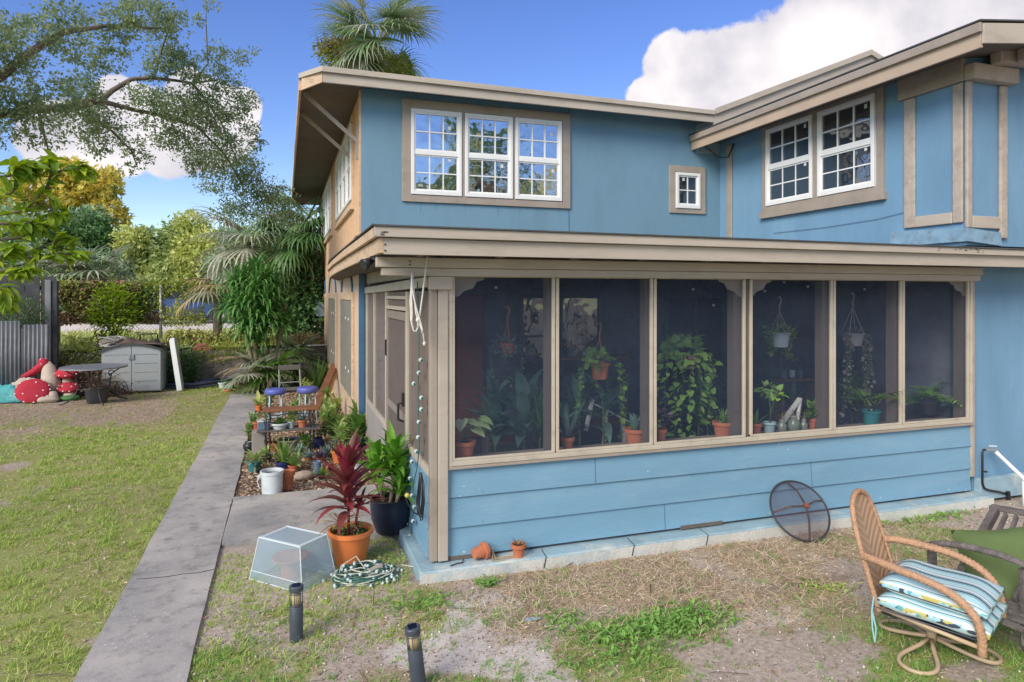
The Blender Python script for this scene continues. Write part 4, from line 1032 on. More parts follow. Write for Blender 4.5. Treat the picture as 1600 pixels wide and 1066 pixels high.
leafy('ragged green plant between the stools and the leaning board',gp(505,640),.35,.25,90,l_mid,.12)
leafy('brown-tipped low plant on the right of the plant stand',gp(500,690),.2,.2,60,l_vdead,.09)
leafy('pale plant at the path edge beside the black twin pots',gp(388,690),.2,.12,50,l_pale,.09)
leafy('small green ground plant by the path corner of the bed',gp(412,728),.14,.12,40,l_pale,.08)
leafy('green clump behind the left stool',gp(418,645),.35,.2,60,l_mid,.12)
leafy('yellow-leaved plant behind the right stool',gp(480,632),.5,.2,60,l_farl,.12)
leafy('pale upright herb in the middle of the bed right of the plant stand',gp(508,688),.38,.22,100,l_pale,.12)
leafy('light green spreading plant between the wall and the orange plastic pot',gp(540,700),.42,.26,110,l_pale,.13)
leafy('low mixed green plant behind the row of blue-grey succulents',gp(478,705),.16,.2,60,l_mid,.09)
leafy('low feathery green plant to the left of the plant stand',gp(395,672),.2,.12,50,l_mid,.08)
leafy('tall green plant in the bed behind the plant stand',gp(455,668),.36,.25,80,l_mid,.12)
# ---- plant stand with shelf
sx0, sx1 = gp(414,700).x, gp(492,700).x; sy = 9.45
sc_ = Vector(((sx0+sx1)/2,sy,0))
t = thing('plant_stand','black iron plant stand with a brown wooden top and grey lower shelf','plant stand',sc_,0)
w2 = (sx1-sx0)/2+.02
ztop = .56
MB().box(-w2,w2,-.13,.15,ztop,ztop+.03).build('top',m_wood,t,bevel=.006)
MB().box(-w2-.07,w2+.04,-.14,.15,.30,.32).build('shelf',m_grey_wood,t,bevel=.004)
for sx in (-1,1):
    for yy in (-.11,.13):
        for dx in (0,.05):
            X=sx*(w2-.03-dx)
            MB().tube([(X,yy,0),(X-sx*.015,yy,.12),(X,yy,.3),(X-sx*.02,yy,.45),(X+sx*.005,yy,.555)],.009,6).build('leg',m_iron,t,smooth=True)
    c=MB()
    for k in range(3): c.tube([(sx*(w2-.055)+.03*math.cos(a),-.11,.42-.12*k+.05*math.sin(a)) for a in np.linspace(0,6.0,12)],.005,5)
    c.build('scrollwork',m_iron,t)
MB().tube([(-w2+.04,-.11,.5),(0,-.11,.53),(w2-.04,-.11,.5)],.007,6).build('cross_rail',m_iron,t)
MB().tube([(-w2+.04,.13,.06),(w2-.04,.13,.06)],.007,6).build('cross_rail',m_iron,t)
def onshelf(px): return Vector((aY(px,660,sy-.03).x, sy-.03, .322))
t = potted('round green succulent in a wide white bowl on the plant stand shelf',onshelf(437),.115,.08,m_whitep,rb=.08); rosette(t,.07,26,.10,.03,l_mid,el=(.2,1.4),droop=(-.2,.4)); bush(t,(0,0,.09),(.07,.07,.04),60,.04,l_dark,name='offsets')
t = potted('small plant in a pale blue mug on the plant stand shelf',onshelf(455),.035,.09,M('pale_mug',(.5,.6,.62),.3),rb=.032); bush(t,(0,0,.12),.06,40,.05,l_pale)
t = potted('blue-green succulent in a terracotta pot on the plant stand shelf',onshelf(470)+Vector((.02,0,0)),.06,.10,m_terra); rosette(t,.09,20,.11,.03,l_blue,el=(.2,1.4),droop=(-.2,.5)); 
t = thing('planter_box','white and grey square planter at the left end of the shelf','planter',onshelf(411)+Vector((0,.02,0)),.1)
MB().box(-.07,.07,-.06,.06,0,.12).build('body',m_slate,t,bevel=.008); MB().box(-.075,.075,-.065,.065,.105,.125).build('rim',m_whitep,t,bevel=.004)
bush(t,(0,0,.15),.07,30,.06,l_mid)
ud = lambda px,py: gp(px,py)
t = thing('flower_pot','wide terracotta pot on the ground under the plant stand','flower pot',Vector((aY(428,0,9.5).x,9.5,0)),0,gb); pot(t,.09,.07,.13,m_terra,rim=.04)
t = thing('bowl','grey stone bowl of soil on the ground under the plant stand','bowl',Vector((aY(452,0,9.55).x,9.55,.0)),0,gb); pot(t,.15,.09,.15,m_conc,rim=.015)
t = thing('cinder_block','grey cinder block under the left end of the shelf','block',Vector((aY(409,0,9.5).x-.03,9.5,0)),0,gb)
MB().box(-.09,.09,-.1,.1,0,.295).build('body',m_conc,t,bevel=.01)
t = thing('flower_pot','round navy blue pot beside the right legs of the plant stand','flower pot',gp(497,700),0,gb); MB().lathe([(0,0),(.05,0),(.08,.05),(.075,.11),(.055,.13),(.06,.14),(.05,.14)],20).build('pot',m_navy,t,smooth=True)
for px,lab in ((390,'left of two round black pots at the edge of the path'),(406,'right of two round black pots at the edge of the path')):
    t = thing('flower_pot',lab,'flower pot',gp(px,705),0,gb)
    MB().lathe([(0,0),(.05,0),(.082,.05),(.082,.09),(.055,.12),(.06,.13),(.045,.13)],20).build('pot',m_black,t,smooth=True)
    MB().lathe([(0,.122),(.045,.122)],12).build('saucer',m_whitep,t)
t = thing('flower_pot','red clay pot tucked behind the left legs of the plant stand','flower pot',gp(402,675),0,gb); pot(t,.06,.045,.16,M('red_clay',(.45,.1,.06),.7),rim=.03)
t = potted('broad pale leaves in a small orange pot nearest the path behind the stand',gp(404,642),.065,.1,m_orange,group=gb); rosette(t,.1,6,.32,.08,l_farl,el=(.5,1.2),droop=(.2,.9)); rosette(t,.1,8,.2,.05,l_pale,el=(.3,1.2),droop=(.4,1.2),name='lower_leaves')
def lantern(label,px,py,h=.17,z=0):
    t = thing('solar_lantern',label,'lantern',gp(px,py,z),0)
    MB().lathe([(0,0),(.05,0),(.05,.012),(0,.012)],16).build('base',m_black,t)
    MB().lathe([(0,.012),(.034,.012),(.034,h-.03),(0,h-.03)],14).build('shade',M('amber_lantern_glass',(.55,.42,.22),.4),t,smooth=True)
    c=MB()
    for a in (0,1.57,3.14,4.71): c.tube([(.042*math.cos(a),.042*math.sin(a),.01),(.042*math.cos(a),.042*math.sin(a),h-.02)],.003,5)
    c.build('cage',m_black,t); MB().lathe([(0,h-.02),(.055,h-.03),(.055,h-.01),(0,h+.0)],16).build('lid',m_black,t)
    return t
lantern('little solar lantern at the path edge left of the plant stand',390,682); 
t = thing('shepherd_hook_lantern','amber lantern with a wire loop among the plants by the house wall','lantern',gp(519,668),0)
MB().lathe([(0,.17),(.04,.17),(.04,.30),(0,.30)],14).build('shade',M('amber_lantern_glass'),t,smooth=True) if False else MB().lathe([(0,.17),(.04,.17),(.04,.30),(0,.30)],14).build('shade',_mc['amber_lantern_glass'],t,smooth=True)
MB().lathe([(0,.30),(.07,.30),(.065,.32),(0,.33)],16).build('lid',m_iron,t)
MB().tube([(0,0,0),(0,0,.17)],.006,6).build('stake',m_iron,t)
MB().tube([(.04*math.cos(a),-.01,.13+.04*math.sin(a)) for a in np.linspace(0,6.28,14)],.006,6,closed=True).build('wire_loop',m_iron,t)

# ---- two blue stools
def stool():
    t = thing('stool','','stool')
    MB().lathe([(0,.54),(.15,.54),(.165,.56),(.165,.60),(.155,.622),(.12,.632),(0,.635)],28).build('seat',M('blue_vinyl_seat',(.10,.12,.42),.45,.08,5),t,smooth=True)
    lm = M('pale_blue_steel',(.42,.55,.62),.4,.1,8)
    for a in (.785,2.356,3.927,5.498):
        MB().tube([(.12*math.cos(a),.12*math.sin(a),.545),(.13*math.cos(a),.13*math.sin(a),.3),(.16*math.cos(a),.16*math.sin(a),0)],.012,8).build('leg',lm,t,smooth=True)
    MB().tube([(.142*math.cos(a),.142*math.sin(a),.2) for a in np.linspace(0,6.28,25)[:-1]],.008,6,closed=True).build('foot_ring',lm,t)
    return t
Ys = 11.3
s1 = stool(); s1.location = (aY(430.5,0,Ys).x,Ys,-.02); s1['label'] = 'left one of two round stools with a padded blue seat'; s1['group'] = 'blue stools behind the plant stand'
s2 = copy_tree(s1); s2.location = (aY(480.5,0,Ys-.1).x,Ys-.1,.0); s2['label'] = 'right one of two round stools with a padded blue seat'; s2.rotation_euler = (0,0,.5)
# ---- folding chair
t = thing('folding_chair','grey metal folding chair with a slatted back behind the blue stools','chair',(aY(454,0,12.4).x,12.4,0),.1)
gm = M('pale_grey_steel',(.36,.36,.35),.45,.15,8)
for sx in (-1,1):
    MB().tube([(sx*.18,-.2,0),(sx*.18,.1,.45),(sx*.175,.2,.82)],.011,7).build('back_leg',gm,t,smooth=True)
    MB().tube([(sx*.16,.25,0),(sx*.16,-.15,.44)],.010,7).build('front_leg',gm,t,smooth=True)
MB().box(-.19,.19,.175,.195,.76,.85).build('backrest',M('dark_grey_slat',(.14,.13,.12),.6),t,bevel=.008)
MB().box(-.18,.18,-.18,.16,.44,.458).build('seat',M('dark_grey_slat2',(.16,.15,.13),.6),t,bevel=.006)
MB().tube([(-.17,.12,.55),(.17,.12,.55)],.008,6).build('cross_bar',gm,t)
# ---- leaning boards
p0 = gp(486,655); p1 = aX(523,569,XH-.03)
t = thing('wooden_board','reddish brown wooden board leaning against the side wall of the house','board',p0,0)
MB().bar((0,0,.0),p1-p0,.13,.04,(0,0,1)).build('plank',m_wood,t,bevel=.006)
p0 = gp(503,650); p1 = aX(524,580,XH-.03)
t = thing('wooden_board','yellowish offcut board behind the reddish leaning board','board',p0,0)
MB().bar((0,0,.0),p1-p0,.10,.02,(0,0,1)).build('plank',M('pine_board',(.5,.33,.14),.7,.15,6),t)

# ================================================================= PLANTS INSIDE THE PORCH
YL = YP+.14
def ledge(px): return Vector((aY(px,0,YL).x,YL,.80))
gl = 'plants lined up on the porch ledge'
def lp(label,px,r,h,mat=None,dy=0): 
    t = potted(label,ledge(px)+Vector((0,dy,0)),r,h,mat or m_terra,group=gl,rim=.03); return t
t = lp('cream and green caladium in a terracotta pot behind the first screen',725,.085,.15)
S=[]; Ps=[]; Ds=[]
for i,(x,z,a) in enumerate([(-.13,.30,2.8),(.02,.31,.3),(.10,.29,-.3),(.06,.25,-.9),(-.02,.33,1.8),(.12,.33,.5)]):
    S.append([(0,0,.12),(x*.5,0,.24),(x,-.02,z)]); Ps.append((x,-.02,z)); Ds.append((math.cos(a),-.5,-.35))
stems(t,S,.005); V,F = scatter(T_heart(),np.array(Ps),np.array(Ds),np.array([0.2]*6),np.array([.13]*6),.9); np_obj('leaves',V,F,l_cream,t,smooth=True)
t.rotation_euler=(0,0,0)
t = lp('dusky leaved plant in a narrow terracotta pot at the left edge of the second screen',887,.05,.12); rosette(t,.11,12,.2,.03,l_purple,el=(.3,1.3),droop=(.3,1.2)); rosette(t,.11,8,.4,.05,l_navy,el=(1,1.5),droop=(.1,.5),name='tall_leaves')
t = lp('single upright leaf in a terracotta pot at the right of the second screen',992,.085,.15); rosette(t,.13,4,.2,.06,l_navy,el=(1.1,1.5),droop=(.0,.4)); rosette(t,.13,5,.16,.02,l_mid,el=(.5,1.2),droop=(.5,1.4),name='thin_leaves')
t = lp('purple leaved seedling in a terracotta pot at the left of the third screen',1031,.055,.13); bush(t,(0,0,.22),(.08,.08,.1),60,.06,l_purple)
t = lp('thin-stemmed plant in a terracotta pot at the right of the third screen',1130,.09,.155); rosette(t,.13,8,.22,.02,l_mid,el=(.7,1.4),droop=(.4,1.6)); bush(t,(0,0,.17),(.07,.07,.025),30,.05,l_mid,name='ground_leaves')
t = lp('small orange pot with spiky leaves at the left of the fourth screen',1181,.05,.12); rosette(t,.1,9,.17,.025,l_mid,el=(.4,1.4),droop=(.3,1.4))
t = potted('leggy plant in a light blue pot in the fourth screen',ledge(1202),.055,.12,M('light_blue_pot',(.38,.56,.62),.5),group=gl); stems(t,[[(0,0,.1),(.02,0,.25),(-.03,0,.4)],[(0,0,.1),(.06,0,.3),(.12,0,.42)]],.005); bush(t,(-.04,0,.42),(.07,.05,.05),14,.09,l_poth,T_heart(),.8); bush(t,(.12,0,.40),(.08,.05,.06),18,.08,l_poth,T_heart(),.8)
for px,lab,r,h in ((1222,'left of three glass jars on the porch ledge',.04,.12),(1240,'middle and widest of three glass jars on the porch ledge',.055,.15),(1256,'right of three glass jars on the porch ledge',.035,.11)):
    t = thing('glass_jar',lab,'jar',ledge(px),0,'glass jars on the porch ledge')
    MB().lathe([(0,0),(r,0),(r,h*.72),(r*.6,h*.85),(r*.55,h),(0,h)],18).build('jar',M('murky_jar_glass',(.22,.26,.22),.12,.3,10),t,smooth=True)
    MB().lathe([(0,h),(r*.6,h),(r*.6,h+.012),(0,h+.012)],14).build('lid',gm,t)
    rosette(t,h,5,.12,.012,l_vdead,el=(.6,1.4),droop=(.2,1),name='sprigs')
t = lp('round leaved plant in a terracotta pot at the right of the fourth screen',1275,.075,.13); bush(t,(0,0,.18),(.11,.08,.05),45,.09,l_mid,T_heart(),.85)
t = potted('palm-like plant in a teal pot in the fifth screen',ledge(1368)+Vector((0,.05,0)),.085,.15,m_bluepot,group=gl)
for k in range(6):
    a0=k*1.05; b=MB()
    ex,ez=.14*math.cos(a0),.28+.05*math.sin(k*2)
    for j in range(9): b.strap((ex,.14*math.sin(a0),ez),a0+(j-4)*.28,.5-.08*abs(j-4),.22,.025,.7,5,.2)
    stems(t,[[(0,0,.1),(ex*.5,.07*math.sin(a0),.24),(ex,.14*math.sin(a0),ez)]],.004); b.build('frond',l_mid,t,smooth=True)
l_fern = LEAF('fern_leaf',(.20,.42,.10),(.32,.55,.16),.5,.3)
t = thing('fern','large spreading green fern filling the bottom of the last screen','fern',Vector((aY(1450,0,5.3).x,5.3,.84)),0)
pot(t,.12,.09,.14,m_black); 
b=MB()
for k in range(30):
    a=k*2.4; el=.2+1.0*((k*7)%30)/30; L_=rnd.uniform(.28,.40); p=Vector((0,0,.10)); 
    for j in range(11):
        e=el-1.3*(j/11)**1.6; d=Vector((math.cos(e)*math.cos(a),math.cos(e)*math.sin(a),math.sin(e))); p=p+d*L_/11
        if j>1:
            for s in (-1,1): b.strap(p,a+s*1.15,e*.5,.11*(1-.6*j/11),.024,.5,3,.1)
b.build('fronds',l_fern,t,smooth=True)
# floor plants seen dimly
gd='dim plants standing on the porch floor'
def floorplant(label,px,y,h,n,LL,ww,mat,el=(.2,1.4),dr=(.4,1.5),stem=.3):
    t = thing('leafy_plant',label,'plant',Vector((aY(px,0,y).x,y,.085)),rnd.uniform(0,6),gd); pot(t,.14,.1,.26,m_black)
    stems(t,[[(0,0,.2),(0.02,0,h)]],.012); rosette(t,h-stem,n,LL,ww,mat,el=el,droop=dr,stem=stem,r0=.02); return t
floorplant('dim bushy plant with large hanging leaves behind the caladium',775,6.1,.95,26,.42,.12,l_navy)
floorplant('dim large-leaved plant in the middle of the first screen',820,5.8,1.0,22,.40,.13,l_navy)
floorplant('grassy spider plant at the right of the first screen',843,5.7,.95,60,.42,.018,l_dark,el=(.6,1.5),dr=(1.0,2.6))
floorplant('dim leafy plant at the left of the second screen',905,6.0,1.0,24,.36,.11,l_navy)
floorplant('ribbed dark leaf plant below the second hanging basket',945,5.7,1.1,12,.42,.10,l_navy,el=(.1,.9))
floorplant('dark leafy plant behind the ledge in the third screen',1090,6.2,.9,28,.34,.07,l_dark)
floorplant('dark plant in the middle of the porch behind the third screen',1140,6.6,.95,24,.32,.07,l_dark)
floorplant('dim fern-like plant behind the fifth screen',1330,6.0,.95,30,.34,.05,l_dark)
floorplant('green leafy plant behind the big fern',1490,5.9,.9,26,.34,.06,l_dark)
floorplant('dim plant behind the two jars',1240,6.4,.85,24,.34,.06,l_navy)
# white folded easel-like stand
t = thing('folded_stand','white wooden slatted stand folded beside the jars in the fourth screen','stand',Vector((aY(1235,0,5.35).x,5.35,.80)),0)
MB().bar((-.13,0,.0),(.14,.02,.27),.03,.02).build('slat',m_white,t); MB().bar((-.10,.05,.0),(.16,.05,.27),.05,.015).build('slat',m_white,t); MB().bar((.08,.0,.02),(.15,.03,.27),.03,.02).build('slat',m_white,t)
t = thing('lounge_chair','white slatted folding chair standing dimly behind the second screen','chair',Vector((aY(930,0,5.9).x,5.9,.085)),0)
MB().bar((-.1,0,.7),(-.02,.02,1.0),.05,.015).build('slat',m_white,t); MB().bar((0,0,.95),(.45,.05,.72),.04,.015).build('slat',m_white,t); MB().bar((.05,0,.0),(.12,.0,.9),.03,.03).build('leg',m_white,t); MB().bar((.35,0,.0),(.3,.0,.8),.03,.03).build('leg',m_white,t)
for (x0,x1,z,y) in ((760,840,1.12,6.6),(975,870,1.35,7.2),(1215,1265,1.1,6.4)):
    a,b_ = aY(min(x0,x1),0,y).x, aY(max(x0,x1),0,y).x
    t = thing('shelf',{760:'dim wooden shelf behind the large leaves of the first screen',975:'dim shelf high behind the second screen',1215:'dim shelf behind the glass jars'}[x0],'shelf',Vector(((a+b_)/2,y,.085)),0)
    w=(b_-a)/2; MB().box(-w,w,-.12,.12,z-.085,z-.06).build('board',m_wood,t)
    for s in (-1,1): MB().box(s*w-.015,s*w+.015,-.1,.1,0,z-.09).build('leg',m_grey_wood,t)
    MB().box(-w,w,-.12,.12,.5,.52).build('board',m_wood,t)
    for k in range(3):
        MB().lathe([(0,z-.06),(.03,z-.06),(.035,z+.03),(0,z+.03)],12,(-w*.6+k*w*.5,0,0)).build('jar',m_whitep if k==1 else m_slate,t)
t = thing('pedestal','tall twisted dark wood plant pedestal in the last screen','pedestal',Vector((aY(1420,0,6.6).x,6.6,.085)),0)
MB().tube([(.02*math.sin(k),.02*math.cos(k),.06*k) for k in range(22)],.025,7).build('post',m_wood,t); MB().lathe([(0,1.3),(.17,1.3),(.17,1.33),(0,1.33)],20).build('top',m_wood,t)
# ---- hanging baskets
YHb = 5.55
def hanger(t,ztop,zr,r,mat,n=3,hook=True):
    """wires from the basket rim up to a curled hook under the ceiling"""
    b=MB()
    for k in range(n):
        a=k*2*PI/n+.5; b.tube([(r*math.cos(a),r*math.sin(a),zr),(0,0,ztop)],.004,5)
    w=b.build('hanger',mat,t)
    pts=[(0,0,ztop-.02),(0,0,ztop+.06),(.015,0,ztop+.09),(.02,0,ztop+.12),(0,0,ztop+.15),(-.02,0,ztop+.135)]
    MB().tube(pts,.008,6).build('hook',mat,t,smooth=True)
    MB().tube([(0,0,ztop+.14),(0,0,2.43-t.location.z)],.002,4).build('wire',m_iron,t)
def hang(label,px,pyb,ptop,pmat,r,h,y=YHb,name='hanging_planter'):
    p = aY(px,pyb,y); t = thing(name,label,'hanging plant',p,0,'hanging baskets in the porch'); zt = aY(px,ptop,y).z-p.z
    return t, zt
t,zt = hang('small faded hanging pot with a wispy plant in the first screen',793,552,505,m_terra,.06,.09); pot(t,.055,.045,.09,M('faded_red_pot',(.4,.13,.08),.7)); hanger(t,zt,.09,.055,M('copper_wire',(.4,.16,.09),.5)); bush(t,(-.02,0,.06),(.11,.09,.09),160,.05,l_blue,W=.25); trailing(t,[(-.08,0,.06,.3),(.06,0,.03,.22),(-.03,-.05,.05,.2)],l_dark,T_leaf(),.03)
t,zt = hang('hanging terracotta pot with long pothos vines in the second screen',937,592,530,m_terra,.085,.14); pot(t,.085,.065,.15,m_terra,rim=.03); hanger(t,zt,.15,.085,M('copper_wire'),) if False else hanger(t,zt,.15,.085,_mc['copper_wire'])
bush(t,(-.04,-.02,.20),(.13,.1,.07),40,.085,l_poth,T_heart(),.85)
trailing(t,[(-.11,-.02,.17,.55),(.12,-.03,.14,.75),(.16,.0,.14,.5),(-.15,0,.12,.3),(.09,.06,.14,.85),(-.05,-.1,.15,.25),(.19,-.02,.1,.62)],l_poth,T_heart(),.065,step=.04)
t,zt = hang('hanging slatted wooden basket overflowing with heart-leaf vines in the third screen',1072,575,480,m_wood,.1,.12)
b=MB()
for k in range(14):
    a=k*2*PI/14; b.bar((.08*math.cos(a),.08*math.sin(a),0),(.105*math.cos(a),.105*math.sin(a),.13),.034,.01,(math.cos(a),math.sin(a),0))
bk=b.build('basket',M('pale_basket_slat',(.38,.25,.2),.7,.1,8),t); MB().tube([(.098*math.cos(a),.098*math.sin(a),.09) for a in np.linspace(0,6.28,25)[:-1]],.007,5,closed=True).tube([(.09*math.cos(a),.09*math.sin(a),.03) for a in np.linspace(0,6.28,25)[:-1]],.007,5,closed=True).build('band',m_iron,bk)
MB().lathe([(0,.005),(.08,.005),(.1,.11),(0,.11)],20).build('liner',m_soil,bk)
MB().tube([(.1,0,.13),(0,0,zt)],.003,4).tube([(-.1,0,.13),(0,0,zt)],.003,4).tube([(0,0,zt),(0,0,2.43-t.location.z)],.002,4).build('hanger',m_iron,t)
bush(t,(-.02,0,.19),(.19,.14,.09),110,.095,l_poth,T_heart(),.9)
trailing(t,[(-.16,-.02,.17,.85),(-.12,-.05,.17,.95),(.15,-.03,.15,.35),(.17,0,.15,.5),(.08,-.08,.12,.9),(.1,.04,.14,1.0),(-.19,.03,.15,.7),(-.04,-.1,.1,.95),(-.08,-.08,.1,.8),(.19,-.04,.15,.28),(.03,-.09,.1,.6),(.12,-.06,.1,.75)],l_poth,T_heart(),.08,step=.045)
t,zt = hang('hanging light blue pot with frilly pale succulents in the fourth screen',1218,542,487,m_whitep,.1,.14); pot(t,.10,.08,.145,M('powder_blue_pot',(.36,.45,.56),.5),rim=.012,rimt=.012); hanger(t,zt,.145,.10,gm,4)
bush(t,(0,0,.17),(.15,.11,.04),110,.05,l_pale,W=.6)
for sx in (-1,1):
    Ps=[(sx*(.12+.03*math.sin(k*.3)),rnd.uniform(-.05,.05),.16-.012*k) for k in range(22 if sx<0 else 26)]
    for (x,y,z) in Ps[::2]: pass
    b=MB()
    for (x,y,z) in Ps:
        for j in range(7): b.strap((x+rnd.uniform(-.025,.025),y,z),rnd.uniform(0,6.3),rnd.uniform(-.5,1),.04,.018,.3,3,.2)
    b.build('trailing_stem',l_pale,t,smooth=True)
t,zt = hang('hanging grey pot with very long thin trailing vines in the fifth screen',1332,540,480,m_slate,.1,.12); pot(t,.115,.085,.13,M('dim_grey_pot',(.30,.30,.34),.6),rim=.012,rimt=.012); hanger(t,zt,.13,.11,gm,4)
l_tr = LEAF('dusty_trailing_leaf',(.20,.17,.20),(.32,.36,.30),.6,.2)
bush(t,(0,0,.15),(.14,.1,.03),60,.04,l_tr,W=.4)
trailing(t,[(-.12+.024*k,-.05+.02*math.sin(k*3),.12,rnd.uniform(.7,1.05)) for k in (0,1,2,3,8,9,10,11,12)],l_tr,T_leaf(),.045,step=.028,out=.01)
# interior bulbs of the string lights under the porch ceiling
for i,(px,py) in enumerate(((775,449),(950,434),(1045,431),(1115,477),(1083,452),(1195,455),(1225,441),(1262,448),(1351,452),(830,470))):
    p = aY(px,py,5.7)
    t = thing('light_bulb','clear bulb of the string lights hanging under the porch ceiling','light bulb',p,0,'clear bulbs under the porch ceiling')
    MB().ball((0,0,0),.014,n=8,m=6).build('globe',m_white,t,smooth=True); MB().tube([(0,0,.01),(0,0,2.435-p.z)],.003,5).build('cord',m_black,t)
# ================================================================= BACK OF THE YARD
# low block wall holding the raised lot
t = thing('retaining_wall','low overgrown concrete block wall at the back of the yard','wall',(-3,17.2,0))
m_block = M('stained_block',(.20,.175,.15),.95,.3,4,.9,25,stain=(.08,.075,.055),samt=.8,sscale=2.2)
b = MB(); bh = .2
for r in range(4):
    x = -14+(.2 if r%2 else 0)
    while x < .93:
        if rnd.random() > .02: 
            d = rnd.uniform(-.012,.012)
            b.box(x-(-3)+.006, min(x+.394,.95)+3, -.1+d,.1+d, r*bh+.004, (r+1)*bh-.004)
        x += .4
b.build('block_courses',m_block,t)
MB().box(-11,3.93,-.085,.13,0,.79).build('mortar_core',M('old_mortar',(.14,.13,.11),.95),t)
# overgrowth along the wall
def overgrow(label,cx,cy,cz,rx,ry,rz,n,L_,mat,T=None,W=.5,name='shrub',cat='shrub',shell=.2,twigs=True):
    t = thing(name,label,cat,(cx,cy,cz-rz if cz-rz>-.05 else 0))
    off = cz-t.location.z
    o = bush(t,(0,0,off),(rx,ry,rz),n,L_,mat,T,W,shell=shell)
    if twigs: 
        S=[]
        for k in range(9):
            a=k*.7; S.append([(0,0,0),(rx*.3*math.cos(a),ry*.3*math.sin(a),off*.5),(rx*.75*math.cos(a),ry*.75*math.sin(a),off+rz*.5)])
        stems(t,S,.012,m_bark,'branches')
    return t
p = aY(283,565,16.85); overgrow('tangle of dark green creeper on the low wall right of the storage shed',p.x,16.9,.45,.38,.25,.5,1500,.07,l_dark)
p = aY(345,545,17.2); overgrow('trailing brown and green creeper over the top of the low block wall',p.x,17.15,.72,.7,.2,.22,1400,.06,l_vine,shell=.1)
p = aY(110,560,16.6); overgrow('creeper on the low wall between the corrugated panels and the brush pile',p.x,17.0,.7,.7,.2,.3,1300,.06,l_vine)
t = thing('bricks','red brick stub on top of the low block wall','brick',(aY(316,545,17.15).x,17.15,.80),.1)
MB().box(-.2,-.01,-.06,.06,0,.09).build('brick',M('old_red_brick',(.32,.12,.09),.9,.3,12),t,bevel=.006); MB().box(.01,.2,-.05,.07,0,.085).build('brick',_mc['old_red_brick'],t,bevel=.006)
MB().box(-.13,.1,-.05,.06,.09,.16).build('brick',_mc['old_red_brick'],t,bevel=.006)
# weeds on the lot
n=16000; x=nr.uniform(-16,.9,n); y=nr.uniform(17.5,24,n); z=.85+.14*(vnoise(x,y,1.1,41,3)-.5)
az=nr.uniform(0,6.28,n); el=nr.uniform(.3,1.4,n); D=np.stack([np.cos(az)*np.cos(el),np.sin(az)*np.cos(el),np.sin(el)],1)
V,F=scatter(T_blade(),np.stack([x,y,z],1),D,nr.normal(0,.6,n),nr.uniform(.08,.3,n),.12)
kind(np_obj('lot_grass',V,F,l_farl),'stuff','tall yellow-green grass on the raised lot behind the low wall','grass')
# ---- chain link fence with vines
YF = 18.1; fz = 2.33
xa_, xb_ = aY(88,0,YF).x, aY(420,0,YF).x
t = thing('chain_link_fence','rusty chain link fence along the raised lot, half buried in vines','fence',(xa_,YF,.85))
gal = M('galvanised_pipe',(.40,.41,.40),.45,.2,6,metal=.6)
for px in (253,92,345,415): 
    X=aY(px,0,YF).x-xa_; MB().tube([(X,-.16 if px==253 else 0,-.1),(X,-.16 if px==253 else 0,1.5)],.035,8).build('fence_post',gal,t,smooth=True)
MB().tube([(0,0,1.44),(xb_-xa_,0,1.44)],.022,6).build('top_rail',M('rusty_rail',(.18,.12,.09),.7,.3,4),t)
b=MB(); w_=xb_-xa_; st=.085
k=-1.4
while k<w_:
    for s in (1,-1):
        z0,z1=.05,1.42; x0,x1=(k,k+1.37) if s>0 else (k+1.37,k)
        if min(x0,x1)<0 or max(x0,x1)>w_: continue
        b.bar((x0,.002*s,z0),(x1,.002*s,z1),.005,.005)
    k+=st
b.build('link_mesh',gal,t)
t = thing('vine','dense mat of brown and green vines on the left of the chain link fence','vine',(aY(160,0,YF).x,YF,.85))
parts=[]; X0=t.location.x
def vinepatch(x0,x1,z0,z1,n,dens_seed,s,thr):
    z1+=.1; x=nr.uniform(x0,x1,n); z=nr.uniform(z0,z1,n); k=(vnoise(x,z,.5,dens_seed,3)>thr)&(z<z1-.28*vnoise(x,x*0,.7,dens_seed+2,3)); x=x[k];z=z[k];n=len(x)
    y=nr.normal(0,.10,n)-.05; D=rand_unit(n); D[:,2]-=.3
    return scatter(T_leaf(),np.stack([x-X0,y,z-.85],1),D,nr.normal(0,.6,n),nr.uniform(.5,1.1,n)*s,.55)
xl,xr=aY(84,0,YF).x,aY(255,0,YF).x
V,F=vinepatch(xl,xr,1.45,2.45,9000,3,.085,.40); np_obj('leaves',V,F,l_vine,t,smooth=True)
V,F=vinepatch(xl,xr,1.45,2.42,7000,8,.10,.42); np_obj('dead_stems',V,F,l_vdead,t,smooth=True)
V,F=vinepatch(xl,xr,1.5,2.3,4500,15,.08,.5); np_obj('dark_leaves',V,F,l_dark,t,smooth=True)
t = thing('vine','thin yellow-green vines on the right half of the chain link fence','vine',(aY(330,0,YF).x,YF,.85)); X0=t.location.x
xl,xr=aY(255,0,YF).x,aY(430,0,YF).x
V,F=vinepatch(xl,xr,1.95,2.42,5200,3,.08,.36); np_obj('leaves',V,F,l_vine,t,smooth=True)
V,F=vinepatch(xl,xr,1.35,2.2,7000,33,.07,.50); np_obj('thin_leaves',V,F,l_farl,t,smooth=True)
t = thing('vine','ragged yellow weeds along the foot of the chain link fence','vine',(aY(330,0,YF).x,YF-.2,.85)); X0=t.location.x
V,F=vinepatch(xl-2,xr,.86,1.25,5200,37,.09,.45); np_obj('leaves',V,F,l_farl,t,smooth=True)
V,F=vinepatch(xl-2,xr,.86,1.2,2600,47,.09,.5); np_obj('dead_stems',V,F,l_vdead,t,smooth=True)
